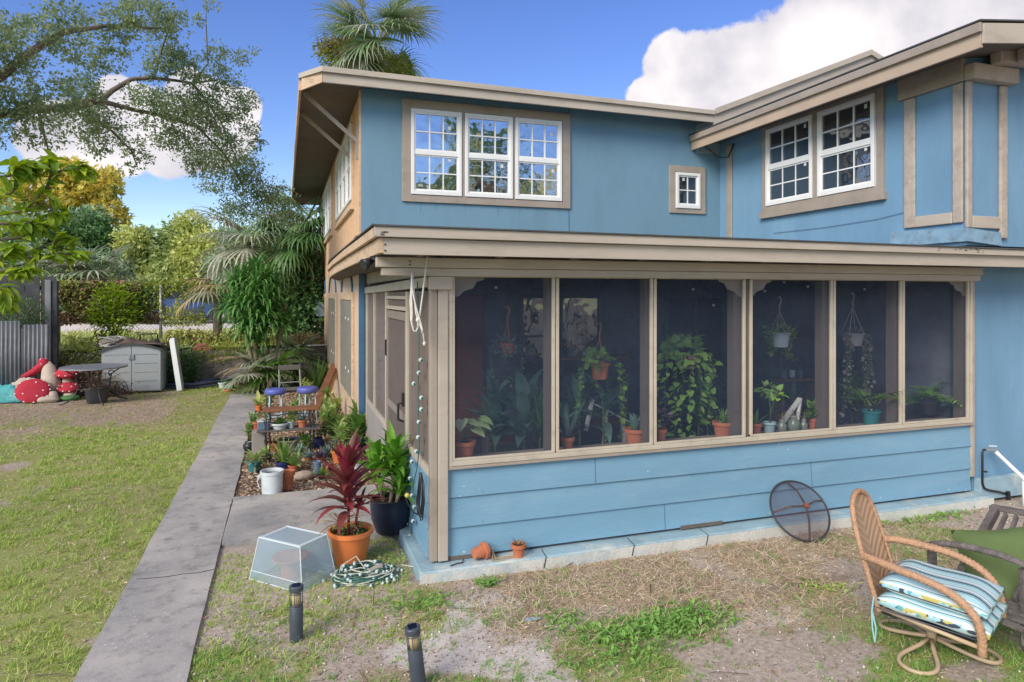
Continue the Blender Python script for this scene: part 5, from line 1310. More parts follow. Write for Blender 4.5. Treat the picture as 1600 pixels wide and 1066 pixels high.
# ---- parked cars on the street
def car(label,px,py0,Y,L_,mat,y_h,group='cars parked across the street'):
    p=aY(px,0,Y); t=thing('parked_car',label,'car',(p.x,Y,.99),0,group); h=y_h
    b=MB(); prof=[(-.5,.22),(-.5,.52),(-.46,.60),(-.30,.66),(-.19,1.0),(.18,1.0),(.33,.64),(.47,.58),(.5,.45),(.5,.22)]
    v=[(a*L_,-.85,c*h) for a,c in prof]+[(a*L_,.85,c*h) for a,c in prof]; n=len(prof)
    b.add(v,[tuple(range(n)),tuple(range(2*n-1,n-1,-1))]+[(i,i+n,(i+1)%n+n,(i+1)%n) for i in range(n)]); b.build('body',mat,t,bevel=.05)
    g=MB(); g.add([(-.28*L_,-.86,.67*h),(-.185*L_,-.86,.94*h),(.17*L_,-.86,.94*h),(.30*L_,-.86,.66*h)],[(0,1,2,3)]); g.build('side_window',m_glass_d,t)
    for s in (-.31,.31): 
        w=MB().tube([(s*L_,-.88,.24*h),(s*L_,-.7,.24*h)],.32*h/1.4,16).build('wheel',m_black,t)
        MB().tube([(s*L_,-.9,.24*h),(s*L_,-.885,.24*h)],.18*h/1.4,12).build('rim',gm,w)
    MB().box(-.5*L_-.01,-.48*L_,-.7,-.4,.4*h,.5*h).build('headlight',m_white,t)
    return t
car('blue car parked across the street behind the fence post',292,490,29.0,4.0,M('blue_car_paint',(.04,.08,.22),.3,.05,3,coat=.6),1.45)
car('white car parked across the street right of the blue car',372,480,29.6,4.2,M('white_car_paint',(.7,.7,.7),.3,.05,3,coat=.6),1.5)
# ---- left fences
t = thing('board_fence','tall dark grey board fence in the left corner of the yard','fence',(-9.2,16.9,0))
m_dkf = M('dark_fence_paint',(.045,.05,.06),.75,.3,4,.5,20,stain=(.11,.11,.11),samt=.4,sscale=4)
XA,XB=aY(-140,0,16.9).x,aY(76,0,16.9).x; x=XA; i=0; zf=2.5
while x<XB:
    MB().box(x+9.2,x+9.2+.27,-.02-(.025 if i%2 else 0),.0-(.025 if i%2 else 0),.05,zf+rnd.uniform(-.02,.02)).build('fence_board',m_dkf,t,bevel=.004); x+=.285; i+=1
for z in (.5,1.3,2.2): MB().box(XA+9.2,XB+9.2,.005,.06,z,z+.09).build('rail',m_dkf,t)
MB().box(XB+9.2,XB+9.2+.11,-.25,-.13,.0,2.42).build('corner_post',M('grey_post',(.20,.21,.23),.6,.1,4),t,bevel=.01); MB().box(XB+9.2+.12,XB+9.2+.22,-.22,-.1,.0,2.40).build('corner_post',m_dkf,t,bevel=.01)
YC=15.9
t = thing('corrugated_fence','grey corrugated metal panels standing in front of the tall dark fence','fence',(-8.5,YC,0))
m_cor = M('grey_corrugated_sheet',(.17,.185,.21),.5,.15,3,.2,20,metal=.3,stain=(.25,.25,.26),samt=.4,sscale=6)
def corr(x0,x1,zt,y):
    b=MB(); k=int((x1-x0)/.012)
    for i in range(k+1):
        x=x0+(x1-x0)*i/k; yy=y+.018*math.sin(2*PI*(x)/.075); b.v += [(x+8.5,yy,.0),(x+8.5,yy,zt)]
    for i in range(k): q=i*2; b.f.append((q,q+2,q+3,q+1))
    return b.build('corrugated_panel',m_cor,t,smooth=True,solid=.004)
xm=aY(31,0,YC).x
corr(aY(-150,0,YC).x,xm,1.58,0); corr(xm+.02,aY(75,0,YC).x,1.50,.03)
# shrub growing over the panels
p=aY(25,480,16.4); overgrow('soft dark green shrub between the two left fences',p.x,16.4,1.7,.55,.25,.35,1500,.07,l_dark,W=.3)
p=aY(70,590,15.6)
# ---- brush pile
t = thing('brush_pile','brown heap of dead twigs behind the deflated mushrooms','brush pile',(aY(108,0,16.1).x,16.1,0))
b=MB()
for k in range(420):
    a=rnd.uniform(0,6.28); r=rnd.uniform(0,1)**.5; x=1.15*r*math.cos(a); y=.5*r*math.sin(a); z=.55*(1-r*r)*rnd.uniform(.2,1); l=rnd.uniform(.15,.5); d=Vector((rnd.uniform(-1,1),rnd.uniform(-1,1),rnd.uniform(-.5,.6))).normalized()*l
    p0=Vector((x,y,z)); b.tube([p0-d*.5,p0+Vector((0,0,.02)),p0+d*.5],rnd.uniform(.004,.011),4)
b.build('twigs',M('dead_twig',(.13,.085,.06),.9,.3,10),t)
bush(t,(0,0,.1),(1.0,.4,.5),2600,.07,l_vdead,name='dead_leaves',shell=.1)
# ---- deflated toadstool inflatable
t = thing('toadstool_inflatable','collapsed fabric toadstool decoration with red white-spotted caps lying on teal cloth','decoration',gp(52,625),.0)
red=M('red_fabric',(.48,.025,.05),.85,.2,5,.8,14,stain=(.22,.03,.04),samt=.5,sscale=5); ivory=M('ivory_fabric',(.52,.44,.36),.8,.12,6,.5,18); teal=M('teal_printed_fabric',(.08,.42,.44),.7,.35,7,.6,14,stain=(.45,.6,.6),samt=.7,sscale=6)
def cloth(name,mat,x0,x1,y0,y1,H_,seedv,n=26):
    b=MB()
    for i in range(n+1):
        for j in range(n+1):
            u=i/n; v=j/n; x=x0+(x1-x0)*u; y=y0+(y1-y0)*v; e=min(u,1-u,v,1-v)
            edge=1-.12*float(vnoise(u*7,v*7,1,seedv+3))
            cxm,cym=(x0+x1)/2,(y0+y1)/2
            z=H_*float(vnoise(x,y,.35,seedv,4))*min(1,e*5)+.01
            b.v.append((cxm+(x-cxm)*edge,cym+(y-cym)*edge,z))
    for i in range(n):
        for j in range(n): q=i*(n+1)+j; b.f.append((q,q+n+1,q+n+2,q+1))
    return b.build(name,mat,t,smooth=True,solid=.006)
cloth('teal_cloth',teal,-1.1,.05,-.35,.6,.75,5); cloth('ivory_cloth',ivory,-.55,.35,-.1,.45,.62,9)
def cap(c,R,h,tilt,az,name='cap',spots=14):
    b=MB().lathe([(0,h),(R*.4,h*.95),(R*.75,h*.65),(R*.97,h*.2),(R,0),(R*.9,-.04),(0,-.02)],24)
    o=b.build(name,red,t,smooth=True); o.location=c; o.rotation_euler=(tilt,0,az)
    for k in range(spots):
        a=k*2.4; rr=.97 if k<spots*.65 else .6; z=h*(.16 if rr>.9 else .78); s=.017
        q=MB().ball((R*rr*math.cos(a),R*rr*math.sin(a),z),s,s,s*.6,n=8,m=5); so_=q.build('white_spot',m_white,o,smooth=True)
    return o
cap((.08,-.30,.22),.29,.06,.85,.25); cap((.56,.12,.50),.22,.13,.25,.0); cap((.62,-.02,.22),.20,.10,.35,.2)
o=cap((.12,.22,.72),.12,.10,1.3,1.2,spots=8)
MB().tube([(.14,.2,.75),(.10,.18,.66),(-.05,.1,.53),(-.22,.05,.46)],[.09,.085,.07,.03],12).build('folded_cap',red,t,smooth=True)
MB().tube([(.30,.1,.05),(.26,.12,.35),(.20,.2,.62),(.17,.22,.74)],[.22,.17,.12,.05],14).build('stem',ivory,t,smooth=True)
MB().tube([(.60,.05,.02),(.57,.08,.25),(.56,.1,.42)],[.14,.10,.08],12).build('stem',ivory,t,smooth=True)
MB().tube([(.66,-.12,.0),(.64,-.06,.15)],[.13,.10],12).build('stem',ivory,t,smooth=True)
MB().tube([(.42,-.3,.0),(.38,-.2,.14)],[.12,.09],12).build('stem',ivory,t,smooth=True)
MB().ball((.68,-.2,.03),.2,.12,.06,n=14,m=7,wob=.1,rg=rnd).build('green_base',M('green_fabric',(.06,.2,.06),.7),t,smooth=True)
MB().ball((.3,-.35,.04),.25,.12,.07,n=14,m=7,wob=.12,rg=rnd).build('ivory_base',ivory,t,smooth=True)
# ---- shed
Ysd=16.15; x0,x1=aY(158,0,Ysd).x,aY(252,0,Ysd).x; cx=(x0+x1)/2; w2=(x1-x0)/2; hs=aY(205,538,Ysd).z
t = thing('storage_shed','low grey plastic storage shed with two doors and a curved dark lid','shed',(cx,Ysd,0),-.02)
m_sh=M('grey_moulded_plastic',(.33,.36,.38),.55,.04,3,.1,30)
MB().box(-w2,w2,.02,.78,.02,hs-.16).build('body',m_sh,t,bevel=.02)
for s in (-1,1):
    b=MB(); a0,a1=(-w2+.01,-.006) if s<0 else (.006,w2-.01); n=8
    top=[(a0+(a1-a0)*k/n) for k in range(n+1)]
    zt_=lambda x: hs-.03-.115*(abs(x)/w2)**2
    v=[(x,-.02,.05) for x in top]+[(x,-.02,zt_(x)) for x in top]+[(x,.02,.05) for x in top]+[(x,.02,zt_(x)) for x in top]; m1=n+1
    f=[]
    for k in range(n): f+=[(k,k+1,k+1+m1,k+m1),(k+1+2*m1,k+2*m1,k+3*m1,k+1+3*m1),(k+m1,k+1+m1,k+1+3*m1,k+3*m1),(k+1,k,k+2*m1,k+1+2*m1)]
    f+=[(0,m1,3*m1,2*m1),(n,n+2*m1,n+3*m1,n+m1)]
    d=b.add(v,f).build('door',m_sh,t)
    for z in (.25,.44,.63,.82):
        if z<hs-.15: MB().box(a0+.05,a1-.05,-.026,-.0205,z,z+.012).build('panel_line',M('grey_plastic_groove',(.22,.24,.26),.6),d)
    MB().box(s*.03-.025,s*.03+.025,-.045,-.021,hs-.33,hs-.22).build('handle',M('shed_handle',(.25,.27,.29),.5),d,bevel=.008)
b=MB(); n=14
for k in range(n+1):
    x=-w2-.04+(2*w2+.08)*k/n; z=hs-.02-.125*(abs(x)/w2)**2
    b.v += [(x,-.06,z),(x,.82,z),(x,.82,z+.04),(x,-.06,z+.04)]
for k in range(n):
    q=k*4
    for a in range(4): b.f.append((q+a,q+(a+1)%4,q+4+(a+1)%4,q+4+a))
b.f += [(3,2,1,0),(n*4,n*4+1,n*4+2,n*4+3)]
b.build('lid',M('dark_lid',(.05,.055,.055),.6,.2,6),t)
for k in range(5): MB().box(w2-.001,w2+.012,.1,.6,.25+k*.15,.27+k*.15).build('side_rib',m_sh,t)
# things on the shed lid
t = thing('net_bundle','bundled grey netting lying on the left end of the shed lid','netting',(cx-.42,Ysd+.3,hs-.05))
for k in range(9): 
    a=rnd.uniform(0,6.3); MB().tube([(.24*math.cos(q+a)*rnd.uniform(.8,1.1),.2*math.sin(q+a),.10+.10*math.sin(q*1.0+a*2)) for q in np.linspace(0,5.5,12)],.008,4).build('cord',gm,t)
MB().ball((0,0,.09),.24,.2,.11,n=16,m=9,wob=.12,rg=rnd).build('net',M('olive_netting',(.16,.15,.12),.9,.4,14,1,30),t,smooth=True)
t = thing('tarp','rumpled dark brown tarpaulin over the middle of the shed lid','tarpaulin',(cx+.1,Ysd+.3,hs-.02))
b=MB(); n=18
for i in range(n+1):
    for j in range(9):
        u=i/n; v=j/8; x=-.35+.85*u; y=-.32+.6*v; e=min(u,1-u,v,1-v); b.v.append((x,y,.14*(1-u*.8)*float(vnoise(x,y,.22,77,3))*1.2*min(1,e*6+.25)-.10*max(0,x)**2+.015))
for i in range(n):
    for j in range(8): q=i*9+j; b.f.append((q,q+9,q+10,q+1))
b.build('cloth',M('brown_tarp',(.11,.07,.06),.8,.4,8,.5,20),t,smooth=True,solid=.008)
t = thing('lid_handle_frame','black rectangular metal handle frame at the right end of the shed lid','frame',(cx+w2-.28,Ysd+.25,hs-.09))  # a bare metal handle frame, not a cart
MB().tube([(-.17,0,0),(-.17,0,.27),(-.15,0,.29),(.15,0,.29),(.17,0,.27),(.17,0,0)],.014,7).build('handle',m_black,t,smooth=True); MB().box(-.25,.25,-.05,.05,-.01,.02).build('foot',m_black,t,bevel=.006)
MB().box(.11,.2,-.03,.04,.02,.18).build('hinge_block',m_black,t,bevel=.01)
t = thing('window_panel','pale blue-white window panel leaning against the right side of the shed','panel',(x1+.18,Ysd+.15,0),0)
MB().bar((.20,-.05,.0),(.02,.1,1.14),.09,.30,(0,1,0)).build('panel',M('pale_panel',(.55,.62,.63),.6,.1,4),t,bevel=.006)
MB().bar((.185,-.215,.02),(.01,-.065,1.12),.10,.02,(0,1,0)).build('frame',m_white,t)
# ---- round table
p=gp(146,612); t=thing('round_table','round grey metal garden table with curled legs in front of the shed','table',(p.x,15.0,0))
p2=aY(147,573,15.0); t.location.x=p2.x; zt_=p2.z
MB().lathe([(0,zt_-.012),(.56,zt_-.012),(.575,zt_-.022),(.575,zt_+.004),(.56,zt_+.012),(0,zt_+.012)],40).build('top',M('grey_table_top',(.30,.31,.32),.4,.15,5,metal=.4),t,smooth=False)
for k in range(4):
    a=k*PI/2+.5; P=lambda r,z:(r*math.cos(a),r*math.sin(a),z)
    MB().tube([P(.50,zt_-.02),P(.44,zt_-.07),P(.30,zt_-.16),P(.27,.30),P(.33,.15),P(.45,.05),P(.58,.01)],.013,7).build('leg',m_iron,t,smooth=True)
    MB().tube([P(.30+.05*math.cos(q),zt_-.14+.05*math.sin(q)) for q in np.linspace(0,5,9)],.009,6).build('scroll',m_iron,t,smooth=True)
MB().tube([(.28*math.cos(a),.28*math.sin(a),.28) for a in np.linspace(0,6.28,25)[:-1]],.01,6,closed=True).build('brace_ring',m_iron,t)
t=thing('bucket','dark grey tub standing under the round table','bucket',(p2.x+.05,15.0,0)); MB().lathe([(0,.0),(.17,0),(.21,.26),(.23,.27),(.22,.28),(.18,.26),(0,.25)],24).build('tub',m_slate if False else M('dark_grey_tub',(.09,.10,.12),.6),t,smooth=True); 
bush(t,(0,0,.29),(.16,.16,.03),60,.06,l_vdead,name='leaves_inside')
t=thing('wire_hoops','thin wire hoops stuck in the ground before the shed doors','wire',(aY(185,0,15.9).x,15.7,0))
for d in (-.08,.06,.14): MB().tube([(d-.1,0,0),(d-.08,0,.22),(d,.02,.32),(d+.07,0,.22),(d+.1,0,0)],.006,5).build('hoop',m_iron,t)
# ---- garden hose
t=thing('garden_hose','tangled dark blue garden hose in a flat heap beside the low wall','hose',gp(285,606))
b=MB(); pts=[]
for k in range(150):
    a=k*.42; u=k/150; R1=.62+.25*math.sin(k*.09); pts.append((.25+R1*math.cos(a)*1.1+.1*math.sin(k*.31),.1+.30*math.sin(a)+.08*math.cos(k*.23),.02+.09*abs(math.sin(k*.13))+.06*max(0,math.cos(a))))
b.tube(pts,.014,6)
b.build('coil',M('navy_hose',(.05,.06,.11),.45,.2,5),t,smooth=True)
MB().tube([(-.6,-.05,.02),(-.9,-.25,.02),(-1.2,-.3,.02),(-1.35,-.2,.02),(-1.2,-.12,.03),(-1.0,-.22,.02),(-.5,-.32,.02),(0,-.3,.02)],.012,6).build('loose_end',M('green_hose',(.05,.10,.09),.5),t,smooth=True)
for px,py,lab,mt in ((348,607,'pale mug shaped pot beside the end of the path','w'),(362,607,'green glazed pot at the foot of the low wall','g'),(356,612,'small orange dish in front of the pots by the low wall','o')):
    t=thing('flower_pot',lab,'flower pot',gp(px,py)); pot(t,.09,.07,.13 if mt!='o' else .05,{'w':m_whitep,'g':M('green_glaze',(.04,.16,.07),.35),'o':m_orange}[mt]); bush(t,(0,0,.15),.07,30,.05,l_mid)
t=thing('metal_pipe','thin white pipe rail lying across the top of the low wall beside the house','pipe',(aY(475,0,17).x,17.0,.86)); MB().tube([(-.5,0,0),(.55,0,.01)],.022,7).build('tube',m_white,t,smooth=True)
# ---- long-leaf bulbs near the wall
def agave(label,px,py,n,LL,ww,mat,Y=None,el=(.5,1.45),dr=(.1,.9),cat='plant',name='strap_leaf_plant'):
    p=gp(px,py) if Y is None else aY(px,py,Y); t=thing(name,label,cat,p); rosette(t,0,n,LL,ww,mat,el=el,droop=dr,r0=.05); return t
agave('upright strap-leaved plant at the foot of the low wall beside the house',496,606,22,.75,.06,l_mid)
agave('second strap-leaved plant to the left of the one beside the house',472,606,16,.5,.05,l_dark)
agave('low green plant behind the folding chair',440,612,26,.4,.05,l_dark)

# ================================================================= PALMS, TREES
def fan(b,hub,az,el,R,n=24,spread=2.5,W=.045,droop=.9,rg=rnd,seg=5):
    """one fan frond: leaflets radiate from the hub in the plane facing (az,el)"""
    f=Vector((math.cos(el)*math.cos(az),math.cos(el)*math.sin(az),math.sin(el))); s=Vector((-math.sin(az),math.cos(az),0)); 
    for k in range(n):
        a=(k/(n-1)-.5)*2*spread; d=(f*math.cos(a)+s*math.sin(a)); L_=R*(.72+.28*math.cos(a*.6))*rg.uniform(.9,1.06)
        b.strap(hub,math.atan2(d.y,d.x),math.asin(max(-1,min(1,d.z))),L_,W,droop*rg.uniform(.7,1.3),seg,.12,0,.3)
def palm(label,base,crown,nf,pet,R,mat,th_=.17,name='palm_tree',droop=.9,elr=(-.5,1.3),W=.05,dead=8,boots=True,azr=None,n_l=24,mat2=None,trunk=True,seedr=3):
    rg=random.Random(seedr); t=thing(name,label,'palm tree',base); c=Vector(crown)-Vector(base)
    if trunk: MB().tube([(0,0,-.2),(c.x*.3,c.y*.3,c.z*.5),c-Vector((0,0,.1))],[th_*1.2,th_,th_*1.05],12).build('trunk',m_bark,t,smooth=True)
    P=MB(); mats={}
    for k in range(nf):
        az=k*2.39996+rg.uniform(-.2,.2) if azr is None else rg.uniform(*azr); el=elr[0]+(elr[1]-elr[0])*((k*.7549+.13)%1)
        p0=c; p1=c+Vector((math.cos(az)*math.cos(el),math.sin(az)*math.cos(el),math.sin(el)))*pet*.6; e2=el-.45
        hub=p1+Vector((math.cos(az)*math.cos(e2),math.sin(az)*math.cos(e2),math.sin(e2)))*pet*.5
        P.tube([p0,p1,hub],[.022,.016,.01],5)
        mm_=mat2 if (mat2 and rg.random()<.4) else mat
        b=mats.setdefault(mm_.name,(MB(),mm_))[0]
        fan(b,hub,az,e2-.15,R*rg.uniform(.85,1.1),n_l,2.4,W,droop,rg)
    P.build('petioles',M('palm_petiole',(.18,.2,.08),.6),t)
    for k_,(b,mm_) in mats.items(): b.build('fronds',mm_,t)
    if dead:
        b=MB()
        for k in range(dead):
            az=k*2.4; hub=c+Vector((math.cos(az)*.35,math.sin(az)*.35,-.5)); fan(b,hub,az,-1.1,R*.8,14,1.4,W,.3,rg)
        b.build('dead_fronds',l_straw,t)
    return t
# palm beyond the roof
pc=aY(590,72,23.0)
t=palm('tall cabbage palm rising behind the roof of the house',(pc.x,23,0),pc,44,1.2,1.5,l_palm,dead=0,elr=(-.6,1.45),droop=1.0,W=.06,n_l=26,mat2=l_palmg)
pc=aY(572,112,22.6)
t=thing('vine','brown and green vines bushing out round the palm trunk above the roof','vine',(pc.x,22.6,4.5))
o_=pc.z-4.5
bush(t,(-.75,0,o_+.45),(.85,.5,.5),1500,.12,l_vine,shell=.2); bush(t,(-.7,0,o_+.6),(.85,.5,.4),1300,.12,l_vdead,name='dead_leaves',shell=.3); bush(t,(.75,0,o_+.2),(.9,.5,.5),1500,.12,l_vine,name='right_clump',shell=.2); bush(t,(0,0,o_),(.4,.4,.5),500,.12,l_dark,name='dark_clump')
b=MB(); fan(b,Vector((-.35,-.5,o_+.35)),-1.6,.1,.75,18,1.5,.05,1.4); b.build('frond',l_palm,t)
# palm right beside the house wall
pc=aY(478,345,19.0); palm('cabbage palm with drooping fronds close to the side wall of the house',(pc.x,19,.85),pc,20,.8,1.0,l_palm,dead=5,elr=(-1.0,1.2),droop=1.5,W=.055,seedr=5)
pc=aY(455,375,18.3); palm('dark drooping palm in the gap between the silvery palm and the house',(pc.x,18.3,.85),pc,22,.7,1.0,l_dark,dead=2,elr=(-1.1,1.0),droop=1.6,W=.055,seedr=15,mat2=l_palm)
pc=aY(388,385,18.9); palm('palm with silvery weathered fronds left of the one beside the house',(pc.x,18.9,.85),pc,22,.9,1.05,l_palmg,dead=4,elr=(-.8,1.2),droop=1.3,W=.06,mat2=l_palm,seedr=8)
pc=aY(340,455,18.0); palm('low palm with bleached yellow fronds by the fence',(pc.x,18.0,.85),pc,9,.5,.8,l_straw,dead=0,elr=(-.2,.9),droop=1.4,W=.05,mat2=l_palmg,seedr=12,th_=.1)
# big dracaena clump
pb=gp(405,604); t=thing('dracaena_tree','big dark green dracaena clump with hanging strap leaves at the back of the yard','dracaena',(pb.x,15.9,0))
cz=aY(398,480,15.9).z; cxo=aY(398,480,15.9).x-pb.x
stems(t,[[(0,0,0),(-.05,0,.8),(cxo-.1,0,2.3)],[(.08,.05,0),(.15,0,.9),(cxo+.2,0,2.0)],[(-.05,.05,0),(-.15,.1,.7),(cxo-.25,.1,1.6)],[(.1,0,0),(.4,0,.9),(cxo+.65,0,1.9)]],.05,M('dracaena_cane',(.30,.24,.16),.8),'trunk')
def drac_head(b,c,n,L_,W_):
    for i in range(n): u=(i+.5)/n; b.strap(c,i*2.4+rnd.uniform(-.3,.3),-.2+1.5*u,L_*rnd.uniform(.8,1.1),W_,rnd.uniform(1.6,2.5)*(1.2-.7*u),8,.25)
heads=[(0,0,2.55),(-.3,-.15,2.3),(.3,-.1,2.35),(0,-.35,2.1),(-.45,0,1.95),(.4,-.2,1.95),(-.15,-.4,1.7),(.2,-.35,1.6),(-.4,-.2,1.5),(.55,0,1.6),(0,-.4,1.3),(-.25,-.3,1.15),(.25,-.2,1.2),(.1,-.3,.95),(.7,-.1,1.3),(-.6,-.1,1.65),(-.5,-.1,2.2),(.15,-.3,2.3),(.5,-.1,2.15),(-.05,-.45,1.9),(.3,-.4,1.85),(-.3,-.4,1.75),(.05,-.4,1.5),(.35,-.3,1.4),(-.2,-.4,1.35)]
b=MB()
for (hx,hy,hz) in heads: drac_head(b,(cxo+hx*.85,hy,hz+.12),40,.58,.062)
b.build('crown',l_darkdrac,t)
# palmettos at its foot
for (px,py,Yy,lab,n,R,mt,sd_) in ((430,575,15.6,'bright green palmetto at the foot of the dracaena clump',13,.75,l_mid,2),(462,540,16.2,'blue-green palmetto right of the dracaena clump',10,.65,l_palm,4),(400,590,15.3,'small palmetto left of the path end',9,.5,l_palmg,6)):
    c=aY(px,py,Yy); palm(lab,(c.x,Yy,0),(c.x,Yy,max(.35,c.z-.3)),n,.35,R,mt,name='palmetto',dead=3,elr=(-.1,1.4),droop=.8,W=.045,th_=.07,seedr=sd_)
c=aY(385,570,15.5); t=thing('dry_palm_frond','bleached dead palm fronds splayed beside the dracaena trunk','palm frond',(c.x,15.4,0)); b=MB(); fan(b,Vector((.1,0,.75)),3.3,.1,.95,12,.5,.04,.7); fan(b,Vector((.1,0,.6)),3.5,-.1,.8,10,.5,.035,.8); fan(b,Vector((.15,0,.3)),2.7,0,.5,10,.9,.03,.8); b.build('fronds',l_straw,t); stems(t,[[(.3,.1,0),(.1,0,.75)],[(.3,.1,0),(.1,0,.6)],[(.3,.1,0),(.15,0,.3)]],.012,M('dry_stem',(.3,.22,.12),.8))
# dark shrubs by the wall
c=aY(470,490,17.9); overgrow('dark glossy bush filling the gap between the palms and the house',c.x,18.2,2.0,.85,.5,1.15,3200,.17,l_dark,shell=.2)
c=aY(440,430,19.2); overgrow('yellow-green bush behind the two palms',c.x,20.5,3.1,1.4,.7,1.3,3800,.13,l_vine,shell=.2)
c=aY(476,555,17.3); overgrow('brown dead creeper over the wall top beside the house',c.x,17.4,.95,.5,.3,.2,900,.07,l_vdead)
# small bright shrub in front of the vine fence
c=aY(176,490,17.6); overgrow('airy bright green shrub growing behind the storage shed',c.x,17.65,1.72,.50,.25,.62,1500,.10,l_mag,shell=.1)
# hanging meter box on the far wall
t=thing('wall_lantern','pale blue box fixed to the far end of the side wall','box',(XH-.12,17.9,1.55)); MB().box(-.1,.1,-.1,.1,0,.32).build('body',M('pale_blue_box',(.35,.45,.55),.5),t,bevel=.02); MB().box(-.12,.12,-.12,.12,.32,.36).build('lid',m_slate,t,bevel=.01); MB().box(-.105,-.101,-.08,.08,.05,.2).build('label_plate',m_whitep,t)

def tree(label,base,clumps,n,L_,mat,mat2=None,trunk_r=.18,name='tree',limbs=True,W=.5,cat='tree',shell=.25,frac2=.35,T=None,trunk_top=None):
    t=thing(name,label,cat,base); B=Vector(base); tot=sum(c[3]**2*1.0 for c in clumps)
    Vs=[];Vs2=[]
    for (x,y,z,r) in clumps:
        k=int(n*r*r/tot); c=np.array([x-B.x,y-B.y,z-B.z]); u=rand_unit(k); rr=nr.uniform(shell,1,k)**.5
        P=c+u*np.array([1,1,.8])*r*rr[:,None]*(.75+.5*nr.uniform(size=(k,1)))
        q=vnoise(P[:,0]*1.3+P[:,1],P[:,2]*1.3-P[:,1]*.5,r*.45,9,3); keep=q>(.50 if name=='live_oak' else .36); P=P[keep];u=u[keep];k=len(P)
        D=u*.6+rand_unit(k)*.9+np.array([0,0,-.15]); s=scatter(T or T_diamond(),P,D,nr.normal(0,.8,k),L_*nr.uniform(.6,1.2,k),W)
        (Vs2 if (mat2 and nr.uniform()<frac2) else Vs).append(s)
    if Vs: V,F=merge(Vs); np_obj('crown',V,F,mat,t)
    if Vs2: V,F=merge(Vs2); np_obj('crown',V,F,mat2,t)
    if trunk_r:
        top=Vector(trunk_top)-B if trunk_top else Vector((sum(c[0] for c in clumps)/len(clumps)-B.x,sum(c[1] for c in clumps)/len(clumps)-B.y,sum(c[2] for c in clumps)/len(clumps)-B.z))
        b=MB().tube([(0,0,-.3),top*.35+Vector((.1,0,0)),top*.75,top],[trunk_r*1.3,trunk_r,trunk_r*.7,trunk_r*.35],8).build('trunk',m_bark,t,smooth=True)
        if limbs:
            for (x,y,z,r) in clumps[:14]:
                e=Vector((x,y,z))-B; s=top*rnd.uniform(.4,.8); md=(s+e)/2+Vector((0,0,-.1*r)); 
                MB().tube([s,md,e],[trunk_r*.4,trunk_r*.25,trunk_r*.08],6).build('limb',m_bark,t,smooth=True)
    return t
def PC(px,py,Y,r): p=aY(px,py,Y); return (p.x,p.y,p.z,r)
# ---- trees beyond the street
gt='trees beyond the street'
def far(label,Y,lst,n,L_,mat,mat2=None,bx=None,fr=.35,nm='tree'):
    cl=[PC(px,py,Y+rnd.uniform(-1,1),r/1045*Y) for px,py,r in lst]; b0=aY(bx if bx else lst[0][0],0,Y).x
    t=tree(label,(b0,Y,.8),cl,n,L_,mat,mat2,.22,nm,frac2=fr); t['group']=gt; return t
far('tall sunlit golden tree rising above the grey-green trees on the left',44,[(120,300,36),(155,290,26),(100,270,24),(70,290,30),(165,325,20),(175,275,12),(30,330,40),(185,340,14),(175,300,10),(115,265,16),(-20,320,45)],9000,.42,l_gold,l_far)
far('rounded grey-green tree below the golden one',38,[(130,368,40),(155,390,34),(105,385,38),(170,405,28),(60,395,42),(120,420,34),(140,345,22)],13000,.3,l_far2,l_dark,fr=.2)
far('grey-green tree at the far left behind the magnolia branch',37,[(10,380,55),(-40,360,60),(40,410,40),(0,430,40)],9000,.32,l_far2,l_far)
far('pale yellow-green tree in the middle of the far tree line',36,[(215,395,30),(205,375,22),(235,410,34),(190,420,30),(225,370,16),(250,430,30),(205,440,30)],10000,.27,l_farl,l_far2,fr=.4)
far('broad light green tree right of the middle of the far tree line',35,[(285,370,32),(300,350,22),(265,395,36),(310,395,36),(335,380,24),(275,425,34),(320,430,34),(300,415,30)],14000,.26,l_farl,l_far,fr=.5)
far('dark green tree behind the silvery palm',34,[(370,380,30),(360,420,34),(400,410,34),(345,440,30),(420,440,36),(450,400,34),(470,430,40)],10000,.27,l_far2,l_far)
far('low olive bushes along the far side of the street, left part',33,[(100,440,22),(140,450,20),(180,448,20),(220,450,20),(60,445,22),(20,450,24),(-30,450,24),(250,458,16)],7000,.22,l_far,l_vdead,fr=.2,nm='hedge')
far('low brownish bushes along the far side of the street, right part',33,[(290,448,18),(330,452,18),(370,452,18),(410,455,18),(440,460,18),(275,470,14),(255,480,12),(320,475,12)],7000,.22,l_vine,l_vdead,fr=.3,nm='hedge')
for (px,py,lab,sd_,R) in ((120,425,'blue-green palmetto left of the middle, across the street',21,1.3),(160,420,'spiky palmetto right of the blue-green one across the street',22,1.4),(75,420,'pale palmetto above the end of the dark fence',23,1.2)):
    c=aY(px,py+12,30); t=palm(lab,(c.x,30,.8),(c.x,30,c.z),16,.8,R,l_palmg,name='palmetto',dead=3,elr=(-.3,1.4),droop=.8,W=.09,th_=.15,seedr=sd_,mat2=l_palm,n_l=16)
# far wood closing the horizon on both sides
cl=[]
n=16000; x=nr.uniform(-90,60,n); z=nr.uniform(0,1,n)**.7; top=4.2+2.2*vnoise(x,x*0,6,88,4)-2.0*np.exp(-((x+12)/10)**2); y=62+nr.normal(0,1.5,n)
P=np.stack([x,y,.5+z*top],1); V,F=scatter(T_diamond(),P,rand_unit(n),nr.uniform(0,3,n),nr.uniform(.7,1.3,n),.7)
kind(np_obj('far_wood',V,F,l_far2),'stuff','distant green wood closing the horizon behind the street','wood')

